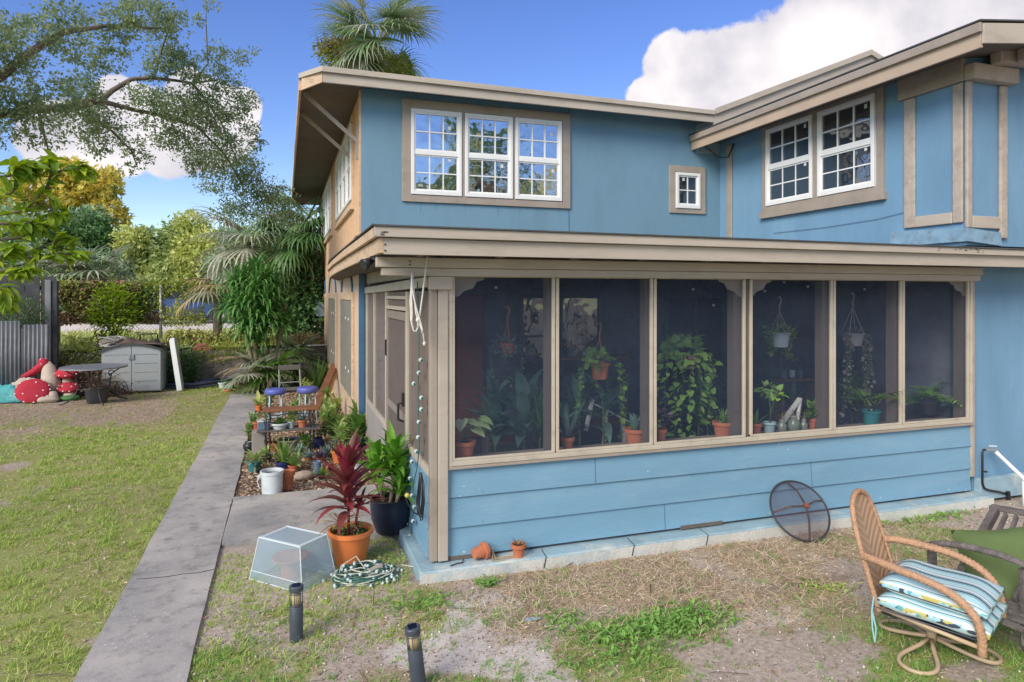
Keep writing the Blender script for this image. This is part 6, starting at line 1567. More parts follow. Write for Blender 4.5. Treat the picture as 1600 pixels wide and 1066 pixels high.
# ---- live oak whose limbs hang over the yard (trunk stands left of the frame)
ob=(-11.5,11.0,0)
oc=[PC(px,py,Y,r/1045*Y) for (px,py,Y,r) in (
 (30,120,10,46),(85,150,10.5,42),(60,180,10,34),(120,185,11,36),(20,170,10,30),(5,60,9.5,40),(60,50,10,34),(110,75,10.5,28),(150,60,11,26),(100,20,10,30),(185,30,11,28),(215,15,11,28),(250,35,11.5,26),(270,15,11.5,22),(190,75,11,20),(150,110,11,20),
 (255,65,12,24),(280,95,12,28),(300,110,12,28),(245,110,12,22),(330,110,12.5,26),(360,130,12.5,24),(375,90,12.5,16),(395,80,12.5,10),(340,80,12.5,18),
 (170,200,11.5,30),(200,225,12,24),(240,180,12,34),(280,170,12,36),(320,175,12.5,38),(360,170,12.5,28),(385,160,12.5,22),(300,210,12.5,34),(345,215,13,32),(390,200,13,16),(260,215,12.5,22),(225,250,12,14),(150,225,11.5,22),(200,265,12,12),(400,225,13,14),
 (330,250,13.5,28),(360,270,14,28),(310,265,13,18),(390,285,14,24),(365,310,14,22),(410,310,14.5,20),(345,330,14,14),(430,290,14.5,16),(390,330,14.5,16),(80,215,10.5,20),(40,215,10,18),(120,30,10,22),(310,30,12,12),(330,10,12,12),(10,210,9.8,22),(320,145,12.5,30),(230,20,11.5,30),(200,50,11,26),(280,45,12,26),(255,90,12,26),(170,90,11,26),(130,140,11,28),(220,150,12,26),(340,180,12.8,34),(300,240,13,26),(360,230,13.5,34),(385,260,14,30),(400,290,14.3,26),(420,330,15,24),(370,330,14.5,22),(440,310,15,24),(330,290,14,20),(455,340,15.5,20),(310,190,12.5,34),(260,160,12.2,30),(160,170,11.5,30),(-60,100,9.5,60),(-60,20,9.5,60),(-50,180,9.5,40))]
t=tree('spreading live oak whose leafy limbs reach over the lawn from the left',ob,oc,78000,.062,l_oak,None,0,'live_oak',limbs=False,W=.5,shell=.1,T=T_diamond())
def limb(pts,r0,r1,nm='limb'):
    P=[aY(px,py,Y)-Vector(ob) for px,py,Y in pts]; n=len(P); r0*=.75; r1*=.75; MB().tube(P,[r0+(r1-r0)*i/(n-1) for i in range(n)],8).build(nm,m_bark,t,smooth=True)
MB().tube([(0,0,-.2),(.3,-.2,2.0),(1.0,-.4,3.6),aY(-60,190,10)-Vector(ob)],[.42,.34,.28,.16],12).build('trunk',m_bark,t,smooth=True)
limb([(-60,190,10),(0,178,10),(60,172,10.5),(130,165,11),(160,155,11.5),(175,142,11.8),(205,124,12),(240,122,12),(275,126,12.2),(300,130,12.4),(340,125,12.6)],.085,.02)
limb([(130,160,11),(165,160,11.3),(210,172,12),(260,182,12.3),(310,200,12.8),(350,240,13.4),(380,290,14)],.06,.015)
limb([(150,190,11.4),(175,205,11.6),(205,235,12),(215,262,12)],.035,.01); limb([(300,130,12.4),(320,155,12.6),(345,190,12.9),(370,250,13.6)],.035,.012)
limb([(-60,150,9.8),(0,120,9.8),(50,80,10),(100,50,10.2),(170,40,11),(250,45,11.5)],.10,.02); limb([(60,172,10.4),(70,215,10.4),(80,250,10.4)],.03,.01); limb([(240,122,12),(255,70,12),(270,30,11.8)],.03,.01); limb([(300,130,12.4),(325,100,12.5),(322,40,12.3),(322,5,12.2)],.022,.008)
# ---- broad-leaf branch hanging into the left of the view
mb0=(-6.6,5.6,0)
t=thing('magnolia_tree','broad-leaved tree with glossy yellow-green leaves hanging in at the left edge','tree',mb0)
Ps=[];Ds=[];Br=[]
tips=[((-40,330,6.3),(20,300,6.4),(45,262,6.4)),((-40,340,6.3),(40,330,6.4),(75,290,6.5),(85,250,6.5)),((-30,380,6.3),(40,370,6.4),(90,345,6.5)),((-30,400,6.2),(30,400,6.3),(70,385,6.4),(105,372,6.5)),((20,400,6.3),(60,405,6.4),(85,395,6.4),(118,400,6.5)),((-30,430,6.2),(20,420,6.3),(45,425,6.3)),((-30,280,6.2),(15,275,6.3),(30,255,6.3)),((75,290,6.5),(82,330,6.5),(86,335,6.5)),((-30,350,6.2),(20,350,6.3),(55,350,6.4)),((85,260,6.5),(60,262,6.5),(35,270,6.4)),((85,270,6.6),(115,262,6.6),(130,268,6.6)),((-40,410,5.9),(0,405,5.9),(22,385,5.9)),((-30,455,6.0),(0,450,6.0),(8,468,6.0))]
for path_ in tips:
    P=[aY(*q)-Vector(mb0) for q in path_]; Br.append(P)
    for k in range(len(P)-1):
        for j in range(4):
            c=P[k].lerp(P[k+1],j/4)
            if k==0 and j<2: continue
            m_=3 if k<len(P)-2 else 5
            for q in range(m_): d=(P[k+1]-P[k]).normalized(); a=Vector((rnd.uniform(-1,1),rnd.uniform(-1,1),rnd.uniform(-.9,.4))); Ps.append(tuple(c+Vector((rnd.uniform(-.03,.03),)*3))); Ds.append(tuple(d*.5+a*.9))
    for q in range(10): a=Vector((rnd.uniform(-1,1),rnd.uniform(-1,1),rnd.uniform(-.9,.3))); Ps.append(tuple(P[-1])); Ds.append(tuple(a))
Ps=np.array(Ps);Ds=np.array(Ds);n=len(Ps); V,F=scatter(T_leaf(),Ps,Ds,nr.normal(0,.4,n),.155*nr.uniform(.6,1.1,n),.40); np_obj('crown',V,F,l_mag,t,smooth=True)
b=MB(); 
for P in Br: b.tube(P,.012,6)
b.build('branches',m_bark,t,smooth=True); MB().tube([(0,0,-.2),(.1,.1,1.2),aY(-40,380,6.2)-Vector(mb0),aY(-40,330,6.3)-Vector(mb0)],[.12,.10,.07,.04],10).build('trunk',m_bark,t,smooth=True)
# ---- trees behind the photographer, seen only in the window panes
palm('cabbage palm behind the viewer, mirrored in the upper windows',(7.2,-6.0,0),(7.2,-6.0,7.0),22,1.3,1.7,l_palm,dead=6,droop=1.0,W=.07,seedr=31)
palm('second palm behind the viewer, mirrored in the upper windows',(4.6,-6.5,0),(4.6,-6.5,5.2),20,1.2,1.6,l_palm,dead=6,droop=1.0,W=.07,seedr=32)
tree('golden tree behind the viewer, mirrored in the upper windows',(8,-14,0),[(8,-14,6.5,1.6),(9,-14,8.6,1.3),(6.5,-13,6,1.5),(11.5,-14,6.2,1.8),(14,-15,7.6,1.8),(5,-14,4.6,2)],6000,.3,l_gold,l_mid)
# ================================================================= FOREGROUND
# ---- clear plastic storage box upside down over clay saucers
c3=[gp(389.6,906),gp(472,929),gp(525.5,900.5)]; c3.append(c3[0]+c3[2]-c3[1]); ctr=sum(c3,Vector())/4
t=thing('storage_box','clear plastic storage box turned upside down on the grass beside the path','storage box',ctr)
B0=[p-ctr for p in c3]; hb=.31
B1=[Vector((p.x*.78,p.y*.78,hb)) for p in B0]
m,nt,N,L=new_mat('clear_cloudy_plastic'); out=N.new('ShaderNodeOutputMaterial'); a=N.new('ShaderNodeBsdfTransparent'); d=N.new('ShaderNodeBsdfPrincipled'); g=N.new('ShaderNodeBsdfTranslucent'); ms=N.new('ShaderNodeMixShader'); m2=N.new('ShaderNodeMixShader')
d.inputs['Base Color'].default_value=(.62,.76,.84,1); d.inputs['Roughness'].default_value=.15; g.inputs['Color'].default_value=(.7,.82,.9,1); a.inputs['Color'].default_value=(.93,.97,1,1)
m2.inputs[0].default_value=.45; L.new(d.outputs[0],m2.inputs[1]); L.new(g.outputs[0],m2.inputs[2]); fr=N.new('ShaderNodeLayerWeight'); fr.inputs['Blend'].default_value=.25; mr_=N.new('ShaderNodeMapRange'); mr_.inputs['To Min'].default_value=.19; mr_.inputs['To Max'].default_value=.8
L.new(fr.outputs['Facing'],mr_.inputs[0]); L.new(mr_.outputs[0],ms.inputs[0]); L.new(a.outputs[0],ms.inputs[1]); L.new(m2.outputs[0],ms.inputs[2]); L.new(ms.outputs[0],out.inputs[0])
m_clear=m
b=MB(); 
for i in range(4): j=(i+1)%4; b.add([B0[i],B0[j],B1[j],B1[i]],[(0,1,2,3)])
b.build('walls',m_clear,t,solid=.003)
m_edge=M('milky_plastic_edge',(.62,.70,.74),.3,.03,5)
b=MB(); b.tube([v for v in B1],.006,6,closed=True); rim1=b.build('base_edge',m_edge,t)
ins=[Vector((p.x*.86,p.y*.86,hb+.001)) for p in B1]
MB().add(ins,[(0,1,2,3)]).build('base_panel',m_clear,t,solid=.003)
b=MB(); 
for i in range(4): j=(i+1)%4; b.add([B1[i],B1[j],ins[j],ins[i]],[(0,1,2,3)])
b.build('base_border',m_edge,t,solid=.004)
b=MB(); b.tube([v+Vector((0,0,.006)) for v in B0],.006,6,closed=True); b.build('rim',m_edge,t)
b=MB(); mid=[B0[i].lerp(B1[i],.22)*1.012 for i in range(4)]; b.tube(mid,.003,5,closed=True); b.build('step_line',m_edge,t)
for i in range(4): MB().tube([B0[i],B1[i]],.004,5).build('corner_edge',m_edge,t)
sp_=gp(441,902); t=thing('flower_pot','upturned terracotta pot topped by a wide saucer inside the clear box','flower pot',Vector((ctr.x-.02,ctr.y+.0,0)))
MB().lathe([(0,.13),(.05,.13),(.075,.02),(.08,.02),(.08,0),(.06,0)],24).build('pot',m_terra,t,smooth=False); MB().lathe([(0,.14),(.11,.14),(.135,.165),(.13,.17),(.105,.15),(0,.15)],30).build('saucer',m_terra,t,smooth=True)
# ---- path lights
def bollard(label,loc,tilt):
    t=thing('path_light',label,'path light',loc,0,'solar path lights on the grass',rot=tilt)
    m_b=M('dark_blue_grey_plastic',(.055,.07,.095),.45,.15,10,.2,60)
    MB().lathe([(0,0),(.038,0),(.040,.01),(.040,.215),(.036,.222),(0,.222)],28).build('post',m_b,t,smooth=True).modifiers.new('e','EDGE_SPLIT')
    MB().lathe([(0,.222),(.026,.222),(.026,.31),(0,.31)],20).build('lens',M('amber_lens',(.52,.42,.22),.35,.1,8),t,smooth=True)
    b=MB()
    for k in range(6): a=k*PI/3+.2; b.tube([(.037*math.cos(a),.037*math.sin(a),.218),(.037*math.cos(a),.037*math.sin(a),.315)],.0028,5)
    for z in (.228,.298): b.tube([(.037*math.cos(a),.037*math.sin(a),z) for a in np.linspace(0,6.283,25)[:-1]],.0026,5,closed=True)
    b.build('cage',m_b,t)
    c=MB().lathe([(0,.310),(.041,.310),(.042,.314),(.042,.338),(.038,.343),(0,.343)],28).build('cap',m_b,t,smooth=True); c.modifiers.new('e','EDGE_SPLIT')
    MB().box(-.022,.022,-.022,.022,.3432,.3455).build('solar_cell',M('solar_cell',(.01,.012,.03),.15),c)
    return t
bollard('upright solar path light standing in the grass in front of the clear box',gp(463,1003),(0,0,0))
p=gp(655,1074); bollard('tilted solar path light at the bottom edge of the picture',p,(.05,-.12,0))
# ---- heap of string lights and a pale clay fragment
p=gp(568,905); t=thing('string_lights','tangled heap of green wire string lights with clear bulbs beside the big orange pot','string lights',p)
gw=M('green_wire',(.03,.13,.11),.5); ww=M('white_wire',(.6,.62,.55),.5); bulb=M('clear_bulb',(.45,.55,.56),.1,.1,5,spec=.8)
for q in range(3):
    pts=[]; 
    for k in range(110): a=k*.55+q; r=.19*(.35+.65*abs(math.sin(k*.17+q*2))); pts.append((r*math.cos(a)*1.2,r*math.sin(a)*.85,.012+.11*max(0,1-(r/.24)**2)*abs(math.sin(k*.37+q))))
    MB().tube(pts,.0035,5).build('wire',gw if q<2 else ww,t)
b1=MB()
for k in range(70):
    a=rnd.uniform(0,6.3); r=.24*rnd.random()**.6; c=Vector((r*1.2*math.cos(a),r*.85*math.sin(a),.02+.12*max(0,1-(r/.22)**2)*rnd.uniform(.5,1)))
    MB().ball(c,.013,n=8,m=6).build('bulb',bulb,t,smooth=True); b1.tube([c+Vector((.008,.0,.0)),c+Vector((.03,.01,-.005))],.008,6)
b1.build('sockets',gw,t)
MB().tube([(.05,-.05,.05),(.16,.02,.05),(.30,.12,.02),(.42,.05,.012),(.50,-.10,.012)],.004,5).build('loose_wire',ww,t); MB().tube([(-.18,.02,.02),(-.16,.0,.12),(-.05,.04,.16),(.03,-.02,.05)],.004,5).build('loose_wire',ww,t)
p=gp(582,910); t=thing('tile','pale angular block leaning in the heap of string lights','block',p,.4); MB().hexa([(-.05,-.03,0),(.06,-.04,0),(.05,.03,0),(-.05,.03,0),(-.03,-.02,.10),(.09,.0,.11),(.07,.05,.11),(-.04,.04,.09)]).build('body',M('pale_tile',(.36,.35,.32),.7,.1,8),t,bevel=.004)
# ---- string of bulbs down the corner screen
xs_=XP-.05; ysr=aX(652,600,XP-.04).y
pts=[aX(px,py,XP-.045) for px,py in ((652,440),(654,500),(655,560),(653,600),(654,660),(655,700),(652,730),(645,760),(648,790),(643,820),(642,850),(641,880))]
t=thing('string_lights','green wire with clear bulbs hanging down beside the screened corner','string lights',pts[-1]); O=pts[-1]
MB().tube([q-O for q in pts],.0045,6).build('wire',gw,t)
for (px,py) in ((658,563),(655,583),(647,600),(659,622),(659,640),(655,660),(654,684),(651,706),(644,722),(641,748),(644,775),(648,793),(646,815),(641,838),(640,857)):
    q=aX(px,py,XP-.055)-O; MB().ball(q+Vector((0,.012,0)),.019,.019,.019,n=10,m=7).build('bulb',bulb,t,smooth=True); MB().tube([q-Vector((0,.03,0)),q],.009,6).build('socket',gw,t)
# ---- rope
t=thing('rope','white rope knotted and looped over the stepped end of the porch beam','rope',aY(650,450,YP-.17)); O=t.location.copy(); rp=M('white_rope',(.72,.70,.66),.9,.08,30,.6,200)
def rope(pp,Y=YP-.18,r=.006): MB().tube([aY(px,py,Y)-O for px,py in pp],r,7).build('strand',rp,t,smooth=True)
rope([(668,397),(664,430),(660,462),(656,492),(652,512)]); rope([(644,432),(643,460),(644,490),(643,505),(646,517),(650,518),(653,512),(653,500)]); rope([(645,432),(647,460),(650,490),(655,505),(661,520),(663,536)]); rope([(643,432),(644,452),(650,480),(656,500),(660,515),(659,520)],YP-.19); rope([(644,431),(641,470),(642,500),(646,512)],YP-.175)
MB().ball(aY(663,537,YP-.18)-O,.012,.012,.018,n=8,m=6).build('knot',rp,t,smooth=True); MB().ball(aY(653,500,YP-.185)-O,.016,.013,.02,n=8,m=6).build('knot',rp,t,smooth=True); MB().tube([aY(644,431,YP-.18)-O,aY(645,424,YP-.1)-O],.008,6).build('knot',rp,t)
# ---- black cable coil on the side knee wall
t=thing('cable_coil','black extension cable hanging in long loops beside the corner of the porch','cable',aX(655,735,XP-.05)); O=t.location.copy()
for k in range(5):
    d=k*3.5-7; pp=[(657+d*.15,738+k),(655+d*.3,765),(653+d*.35,790+d),(655+d*.3,803+abs(d)*.9+d*.6),(658+d*.3,804+abs(d)*.7+d*.5),(661+d*.3,785),(661+d*.2,758),(659,738+k)]
    MB().tube([aX(px,py,XP-.05-.012*k)-O for px,py in pp],.0042,6).build('loop',m_black,t,smooth=True)
MB().tube([aX(px,py,XP-.12)-O for px,py in ((655,805),(645,800),(636,785),(634,772))],.0055,6).build('loose_end',m_black,t); MB().ball(aX(636,774,XP-.13)-O,.02,n=8,m=6).build('plug',M('yellow_plug',(.55,.45,.1),.5),t)
# ---- floodlight / camera under the beam
p=aY(590,430,YP-.0); t=thing('security_light','small black twin-head security light under the left end of the porch beam','security light',(p.x,YP+.05,2.39))
MB().lathe([(0,-.03),(.05,-.03),(.05,0),(0,0)],16).build('mount',m_black,t)
for s in (-1,1): h=MB().tube([(s*.03,0,-.03),(s*.10,-.05,-.07)],[.02,.045],12).build('lamp_head',m_black,t,smooth=True); MB().tube([(s*.10,-.05,-.07),(s*.104,-.052,-.072)],[.04,.04],12).build('lens',m_iron,h)
# ---- lit wall lamp inside the side screen
p=aX(600,510,XP+.9); t=thing('wall_lamp','small lit lamp glowing behind the side screen','lamp',(XP+.45,aX(601,510,XP+.45).y,aX(601,510,XP+.45).z))
m,nt,N,L=new_mat('warm_lamp_glow'); out=N.new('ShaderNodeOutputMaterial'); e=N.new('ShaderNodeEmission'); e.inputs['Color'].default_value=(1,.5,.2,1); e.inputs['Strength'].default_value=5; L.new(e.outputs[0],out.inputs[0])
MB().ball((0,0,0),.035,.035,.05,n=12,m=8).build('globe',m,t,smooth=True); MB().lathe([(0,.05),(.03,.05),(.02,.08),(0,.08)],12).build('cap',m_iron,t); MB().tube([(0,0,.08),(0,0,2.43-t.location.z)],.006,6).build('stem',m_iron,t)
# ---- two little pots on the slab
p=aY(750,870,4.88); t=thing('flower_pot','small terracotta pot tipped on its side on the porch slab','flower pot',(p.x-.05,4.88,.142),0,None,rot=(0,1.5,.25)); pot(t,.055,.038,.11,m_terra,rim=.025,soil=True)
b=MB(); [b.tube([(rnd.uniform(-.03,.03),rnd.uniform(-.03,.03),.09),(rnd.uniform(-.02,.05),rnd.uniform(-.05,.05),.15),(.06+rnd.uniform(-.02,.02),rnd.uniform(-.12,.12),.13+rnd.uniform(-.03,.05))],.0025,4) for _ in range(12)]; b.build('dry_roots',M('dry_root',(.40,.32,.2),.9),t)
p=aY(810,872,4.86); t=thing('flower_pot','small upright terracotta pot with a dead sprig on the porch slab','flower pot',(p.x,4.86,.085)); pot(t,.052,.036,.10,m_terra,rim=.025)
rosette(t,.09,7,.07,.02,l_vdead,el=(.3,1.2),droop=(.2,1))
b=MB(); [b.tube([(.05,-.02,.005),(-.05-.04*k,.02*math.sin(k),.012),(-.14,-.04+.03*k,.006),(-.22,.02*k-.03,.005)],.0025,4) for k in range(5)]; t2=thing('dry_roots','dry stringy roots lying between the two little terracotta pots','dry roots',(p.x,4.86,.085)); b.build('strands',_mc['dry_root'],t2)
t=thing('twig','short dark twig lying on the slab near the corner post','twig',aY(715,885,4.86)); t.location.z=.093; MB().tube([(-.06,-.02,0),(0,0,.004),(.04,.01,.0),(.06,.05,.01)],.005,5).build('stick',M('dark_twig',(.05,.045,.04),.8),t)
t=thing('plastic_wrapper','pale blue scrap of plastic lying on the bare soil','litter',gp(832,968)); MB().hexa([(-.05,-.01,.0),(.05,-.015,.0),(.055,.01,.0),(-.045,.015,.0),(-.05,-.01,.008),(.05,-.015,.012),(.055,.01,.006),(-.045,.015,.01)]).build('scrap',M('blue_scrap',(.35,.45,.6),.4),t)
# ---- leaning ring with spokes
b0=gp(1264,846); top=aY(1236,752,4.93); cc=(b0+top)/2; R_=(top-b0).length/2
t=thing('fire_pit_screen','round black metal ring with curved spokes and fine mesh leaning on the blue wall','ring',b0)
vdir=(top-b0).normalized(); hdir=Vector((1,-.12,.12)); hdir=(hdir-vdir*hdir.dot(vdir)).normalized(); nrm=hdir.cross(vdir).normalized(); ctr=(cc-b0)
Rh=R_*.93
circ=lambda a,k=1,o=0: ctr+hdir*math.cos(a)*Rh*k+vdir*math.sin(a)*R_*k+nrm*o
MB().tube([circ(a) for a in np.linspace(0,2*PI,49)[:-1]],.009,8,closed=True).build('rim',m_iron,t,smooth=True)
b=MB(); n=40; b.v.append(tuple(ctr+nrm*.03)); 
for r_ in (.5,1.0):
    for k in range(n): b.v.append(tuple(circ(2*PI*k/n,r_,.03*(1-r_**2))))
for k in range(n): l=(k+1)%n; b.f.append((0,1+k,1+l)); b.f.append((1+k,1+n+k,1+n+l,1+l))
b.build('fine_mesh',MESHY('dark_fine_mesh',(.10,.08,.12),.62),t,smooth=True)
rust=M('rusty_strap',(.06,.04,.045),.7,.4,20); hub=ctr+hdir*.045*1+nrm*.05+vdir*.02
for a in (.35,1.75,3.25,4.75,): 
    e=circ(a); md=(hub+e)/2+nrm*.02+Vector((0,0,.015)); MB().bar(hub,md,.016,.005,nrm).bar(md,e,.016,.005,nrm).build('spoke',rust,t)
MB().bar(hub-nrm*.01,hub+nrm*.015,.04,.04).build('hub',M('rust_red',(.22,.06,.04),.7),t,bevel=.003)
# ---- pipes on the wing wall
t=thing('water_pipe','dark pipe with a brass tap fixed to the blue wall right of the porch','pipe',aY(1540,765,YP-.08)); O=t.location.copy(); Yq=YP-.08
P_=lambda px,py,Y=Yq: aY(px,py,Y)-O
MB().tube([P_(1545,703),P_(1537,703),P_(1535,708),P_(1535,755),P_(1538,763),P_(1545,766),P_(1562,769),P_(1574,772)],.011,7).build('tube',m_black,t,smooth=True)
MB().tube([P_(1575,768),P_(1577,790)],.02,10).build('sleeve',m_black,t); MB().bar(P_(1540,703),P_(1558,703),.025,.025).build('elbow',M('grey_fitting',(.25,.27,.3),.5),t,bevel=.005); MB().box(-.0,.03,-.0,.02,.17,.185).build('clip',m_iron,t)
MB().bar(P_(1547,697),P_(1556,697),.03,.008).build('tap_handle',m_white,t)
t=thing('downpipe','white plastic pipe slanting down beside the weathered lounge chair','pipe',aY(1600,790,YP-.2)); O=t.location.copy()
MB().tube([P_(1556,706,YP-.12),P_(1562,712,YP-.14),P_(1600,748,YP-.3),P_(1601,753,YP-.3)],.019,10).build('tube',m_white,t,smooth=True); MB().tube([P_(1601,752,YP-.3),P_(1602,800,YP-.3)],.024,10).build('tube',m_white,t,smooth=True)
t=thing('electric_box','tiny dark valve box at the foot of the wing wall','valve',gp(1522,778)+Vector((0,.25,.16))); MB().box(-.03,.03,-.03,.03,0,.03).build('body',m_iron,t,bevel=.006); MB().tube([(-.03,0,.015),(-.06,-.01,.01)],.01,6).build('outlet',m_iron,t)

# ---- wicker swivel chair
wick=M('tan_wicker',(.47,.28,.17),.6,.25,30,1,55,stain=(.25,.12,.06),samt=.4,sscale=30); frm=M('tan_metal_tube',(.50,.38,.25),.45,.06,5)
cc=Vector((3.61,2.94,0)); ang=math.radians(-64)
t=thing('wicker_chair','tan wicker swivel armchair with a striped aqua cushion on a looped metal base','chair',cc,ang)
# local x forward, y to its left (far side from the camera is +y)
def wrap(b,pts,r,step=.012,bump=.0022,n=9):
    # woven roll: resample, pulse the radius
    P=[Vector(p) for p in pts]; Q=[]; 
    for i in range(len(P)-1):
        p0=P[max(i-1,0)];p1=P[i];p2=P[i+1];p3=P[min(i+2,len(P)-1)]; k=max(2,int((p2-p1).length/step))
        for j in range(k):
            u=j/k; Q.append(.5*((2*p1)+(p2-p0)*u+(2*p0-5*p1+4*p2-p3)*u*u+(3*p1-p0-3*p2+p3)*u**3))
    Q.append(P[-1]); b.tube(Q,[r+(bump if i%2 else -bump) for i in range(len(Q))],n); return Q
bw,bh0,bh1=.21,.24,.92
# back: rounded tall oval, leaning backwards
def bk(u,v):   # u -1..1 across, v 0..1 up
    z=bh0+(bh1-bh0)*v; x=-.24-.20*v; return Vector((x,u,z))
outline=[(-bw,0),(-bw*1.02,.3),(-bw*1.0,.6),(-bw*.86,.82),(-bw*.55,.95),(0,1.0),(bw*.55,.95),(bw*.86,.82),(bw,.6),(bw*1.02,.3),(bw,0)]
b=MB(); wrap(b,[bk(u,v) for u,v in outline],.017); b.build('back_frame',wick,t,smooth=True)
m,nt,N,L=new_mat('chevron_woven_cane'); out=N.new('ShaderNodeOutputMaterial'); pr_=N.new('ShaderNodeBsdfPrincipled'); L.new(pr_.outputs[0],out.inputs[0]); pr_.inputs['Roughness'].default_value=.6
tc=N.new('ShaderNodeTexCoord'); sx=N.new('ShaderNodeSeparateXYZ'); L.new(tc.outputs['Object'],sx.inputs[0])
def mth(op,a,b_=None,c_=None):
    n_=N.new('ShaderNodeMath'); n_.operation=op
    for i_,x_ in enumerate((a,b_,c_)):
        if x_ is None: continue
        if isinstance(x_,(int,float)): n_.inputs[i_].default_value=x_
        else: L.new(x_,n_.inputs[i_])
    return n_.outputs[0]
ya_=mth('ABSOLUTE',sx.outputs['Y']); ph=mth('ADD',mth('MULTIPLY',sx.outputs['Z'],110),mth('MULTIPLY',ya_,-75)); wv=mth('SINE',ph); ph2=mth('MULTIPLY',sx.outputs['Y'],420); wv2=mth('SINE',mth('ADD',ph2,mth('MULTIPLY',sx.outputs['Z'],420)))
hh=mth('ADD',mth('MULTIPLY',wv,.6),mth('MULTIPLY',wv2,.4)); mxn=N.new('ShaderNodeMix'); mxn.data_type='RGBA'; mxn.inputs[6].default_value=(.40,.24,.14,1); mxn.inputs[7].default_value=(.58,.38,.24,1)
L.new(mth('MULTIPLY_ADD',hh,.5,.5),mxn.inputs[0]); L.new(mxn.outputs[2],pr_.inputs['Base Color']); bp=N.new('ShaderNodeBump'); bp.inputs['Strength'].default_value=.8; bp.inputs['Distance'].default_value=.004; L.new(hh,bp.inputs['Height']); L.new(bp.outputs[0],pr_.inputs['Normal'])
m_cane=m
b=MB(); rows=22
for r_ in range(rows+1):
    v=.0+.985*r_/rows; 
    # width of the outline at v
    w_=bw*(1.0 if v<.6 else (max(0,1-((v-.6)/.4)**2.4))**.5)
    for c_ in range(13): u=(c_/6-1); q=bk(u*w_,v); q.x-=.02*(1-u*u); b.v.append(tuple(q))
for r_ in range(rows):
    for c_ in range(12): q=r_*13+c_; b.f.append((q,q+1,q+14,q+13))
b.build('back_panel',m_cane,t,smooth=True,solid=.012)
for s in (-1,1):
    b=MB(); wrap(b,[(-.335,s*.215,.57),(-.25,s*.25,.575),(-.10,s*.285,.565),(.06,s*.30,.545),(.19,s*.30,.50),(.28,s*.295,.42),(.315,s*.29,.32),(.32,s*.285,.20)],.024,.011,.003,10); b.build('arm',wick,t,smooth=True)
    MB().tube([(-.25,s*.2,.26),(.30,s*.27,.235)],.013,8).build('side_rail',frm,t,smooth=True)
MB().tube([(-.25,-.2,.26),(-.25,.2,.26)],.013,8).build('rear_rail',frm,t); MB().tube([(.30,-.27,.235),(.30,.27,.235)],.013,8).build('front_rail',frm,t)
MB().box(-.22,.27,-.22,.22,.235,.25).build('seat_plate',m_black,t)
# cushions: thick folded pad
m,nt,N,L=new_mat('aqua_striped_fabric'); out=N.new('ShaderNodeOutputMaterial'); pr_=N.new('ShaderNodeBsdfPrincipled'); L.new(pr_.outputs[0],out.inputs[0]); pr_.inputs['Roughness'].default_value=.85
tc=N.new('ShaderNodeTexCoord'); sx=N.new('ShaderNodeSeparateXYZ'); L.new(tc.outputs['Object'],sx.inputs[0])
st=N.new('ShaderNodeValToRGB'); st.color_ramp.interpolation='CONSTANT'; L.new(mth('FRACT',mth('MULTIPLY_ADD',sx.outputs['Y'],7.2,.5)),st.inputs[0])
AQ=(.36,.60,.66,1); DK=(.05,.065,.10,1); WH=(.62,.68,.70,1)
els=[(0,AQ),(.22,DK),(.26,AQ),(.32,DK),(.46,AQ),(.52,DK),(.56,WH),(.72,AQ),(.80,DK),(.83,WH),(.9,AQ)]
st.color_ramp.elements[0].position=0; st.color_ramp.elements[0].color=AQ; st.color_ramp.elements[1].position=els[1][0]; st.color_ramp.elements[1].color=els[1][1]
for p_,c_ in els[2:]: e_=st.color_ramp.elements.new(p_); e_.color=c_
L.new(st.outputs[0],pr_.inputs['Base Color']); m_stripe=m
m,nt,N,L=new_mat('aqua_floral_fabric'); out=N.new('ShaderNodeOutputMaterial'); pr_=N.new('ShaderNodeBsdfPrincipled'); L.new(pr_.outputs[0],out.inputs[0]); pr_.inputs['Roughness'].default_value=.85
tc=N.new('ShaderNodeTexCoord'); mp=N.new('ShaderNodeMapping'); mp.inputs['Scale'].default_value=(1,1,1.6); L.new(tc.outputs['Object'],mp.inputs[0])
def fl(sc,off,lo,hi):
    n_=N.new('ShaderNodeTexNoise'); n_.inputs['Scale'].default_value=sc; n_.inputs['Detail'].default_value=1.5; m__=N.new('ShaderNodeMapping'); m__.inputs['Location'].default_value=(off,off*2,off); L.new(mp.outputs[0],m__.inputs[0]); L.new(m__.outputs[0],n_.inputs['Vector']); r_=N.new('ShaderNodeMapRange'); r_.inputs['From Min'].default_value=lo; r_.inputs['From Max'].default_value=hi; L.new(n_.outputs['Fac'],r_.inputs[0]); return r_.outputs[0]
cur=AQ
for (sc,off,lo,c_) in ((13,0,.60,(.72,.74,.68,1)),(15,5,.56,DK),(14,9,.57,(.52,.47,.14,1)),(22,3,.60,(.12,.42,.45,1))):
    x_=N.new('ShaderNodeMix'); x_.data_type='RGBA'; x_.inputs[7].default_value=c_
    if isinstance(cur,tuple): x_.inputs[6].default_value=cur
    else: L.new(cur,x_.inputs[6])
    L.new(fl(sc,off,lo,lo+.012),x_.inputs[0]); cur=x_.outputs[2]
L.new(cur,pr_.inputs['Base Color']); m_floral=m
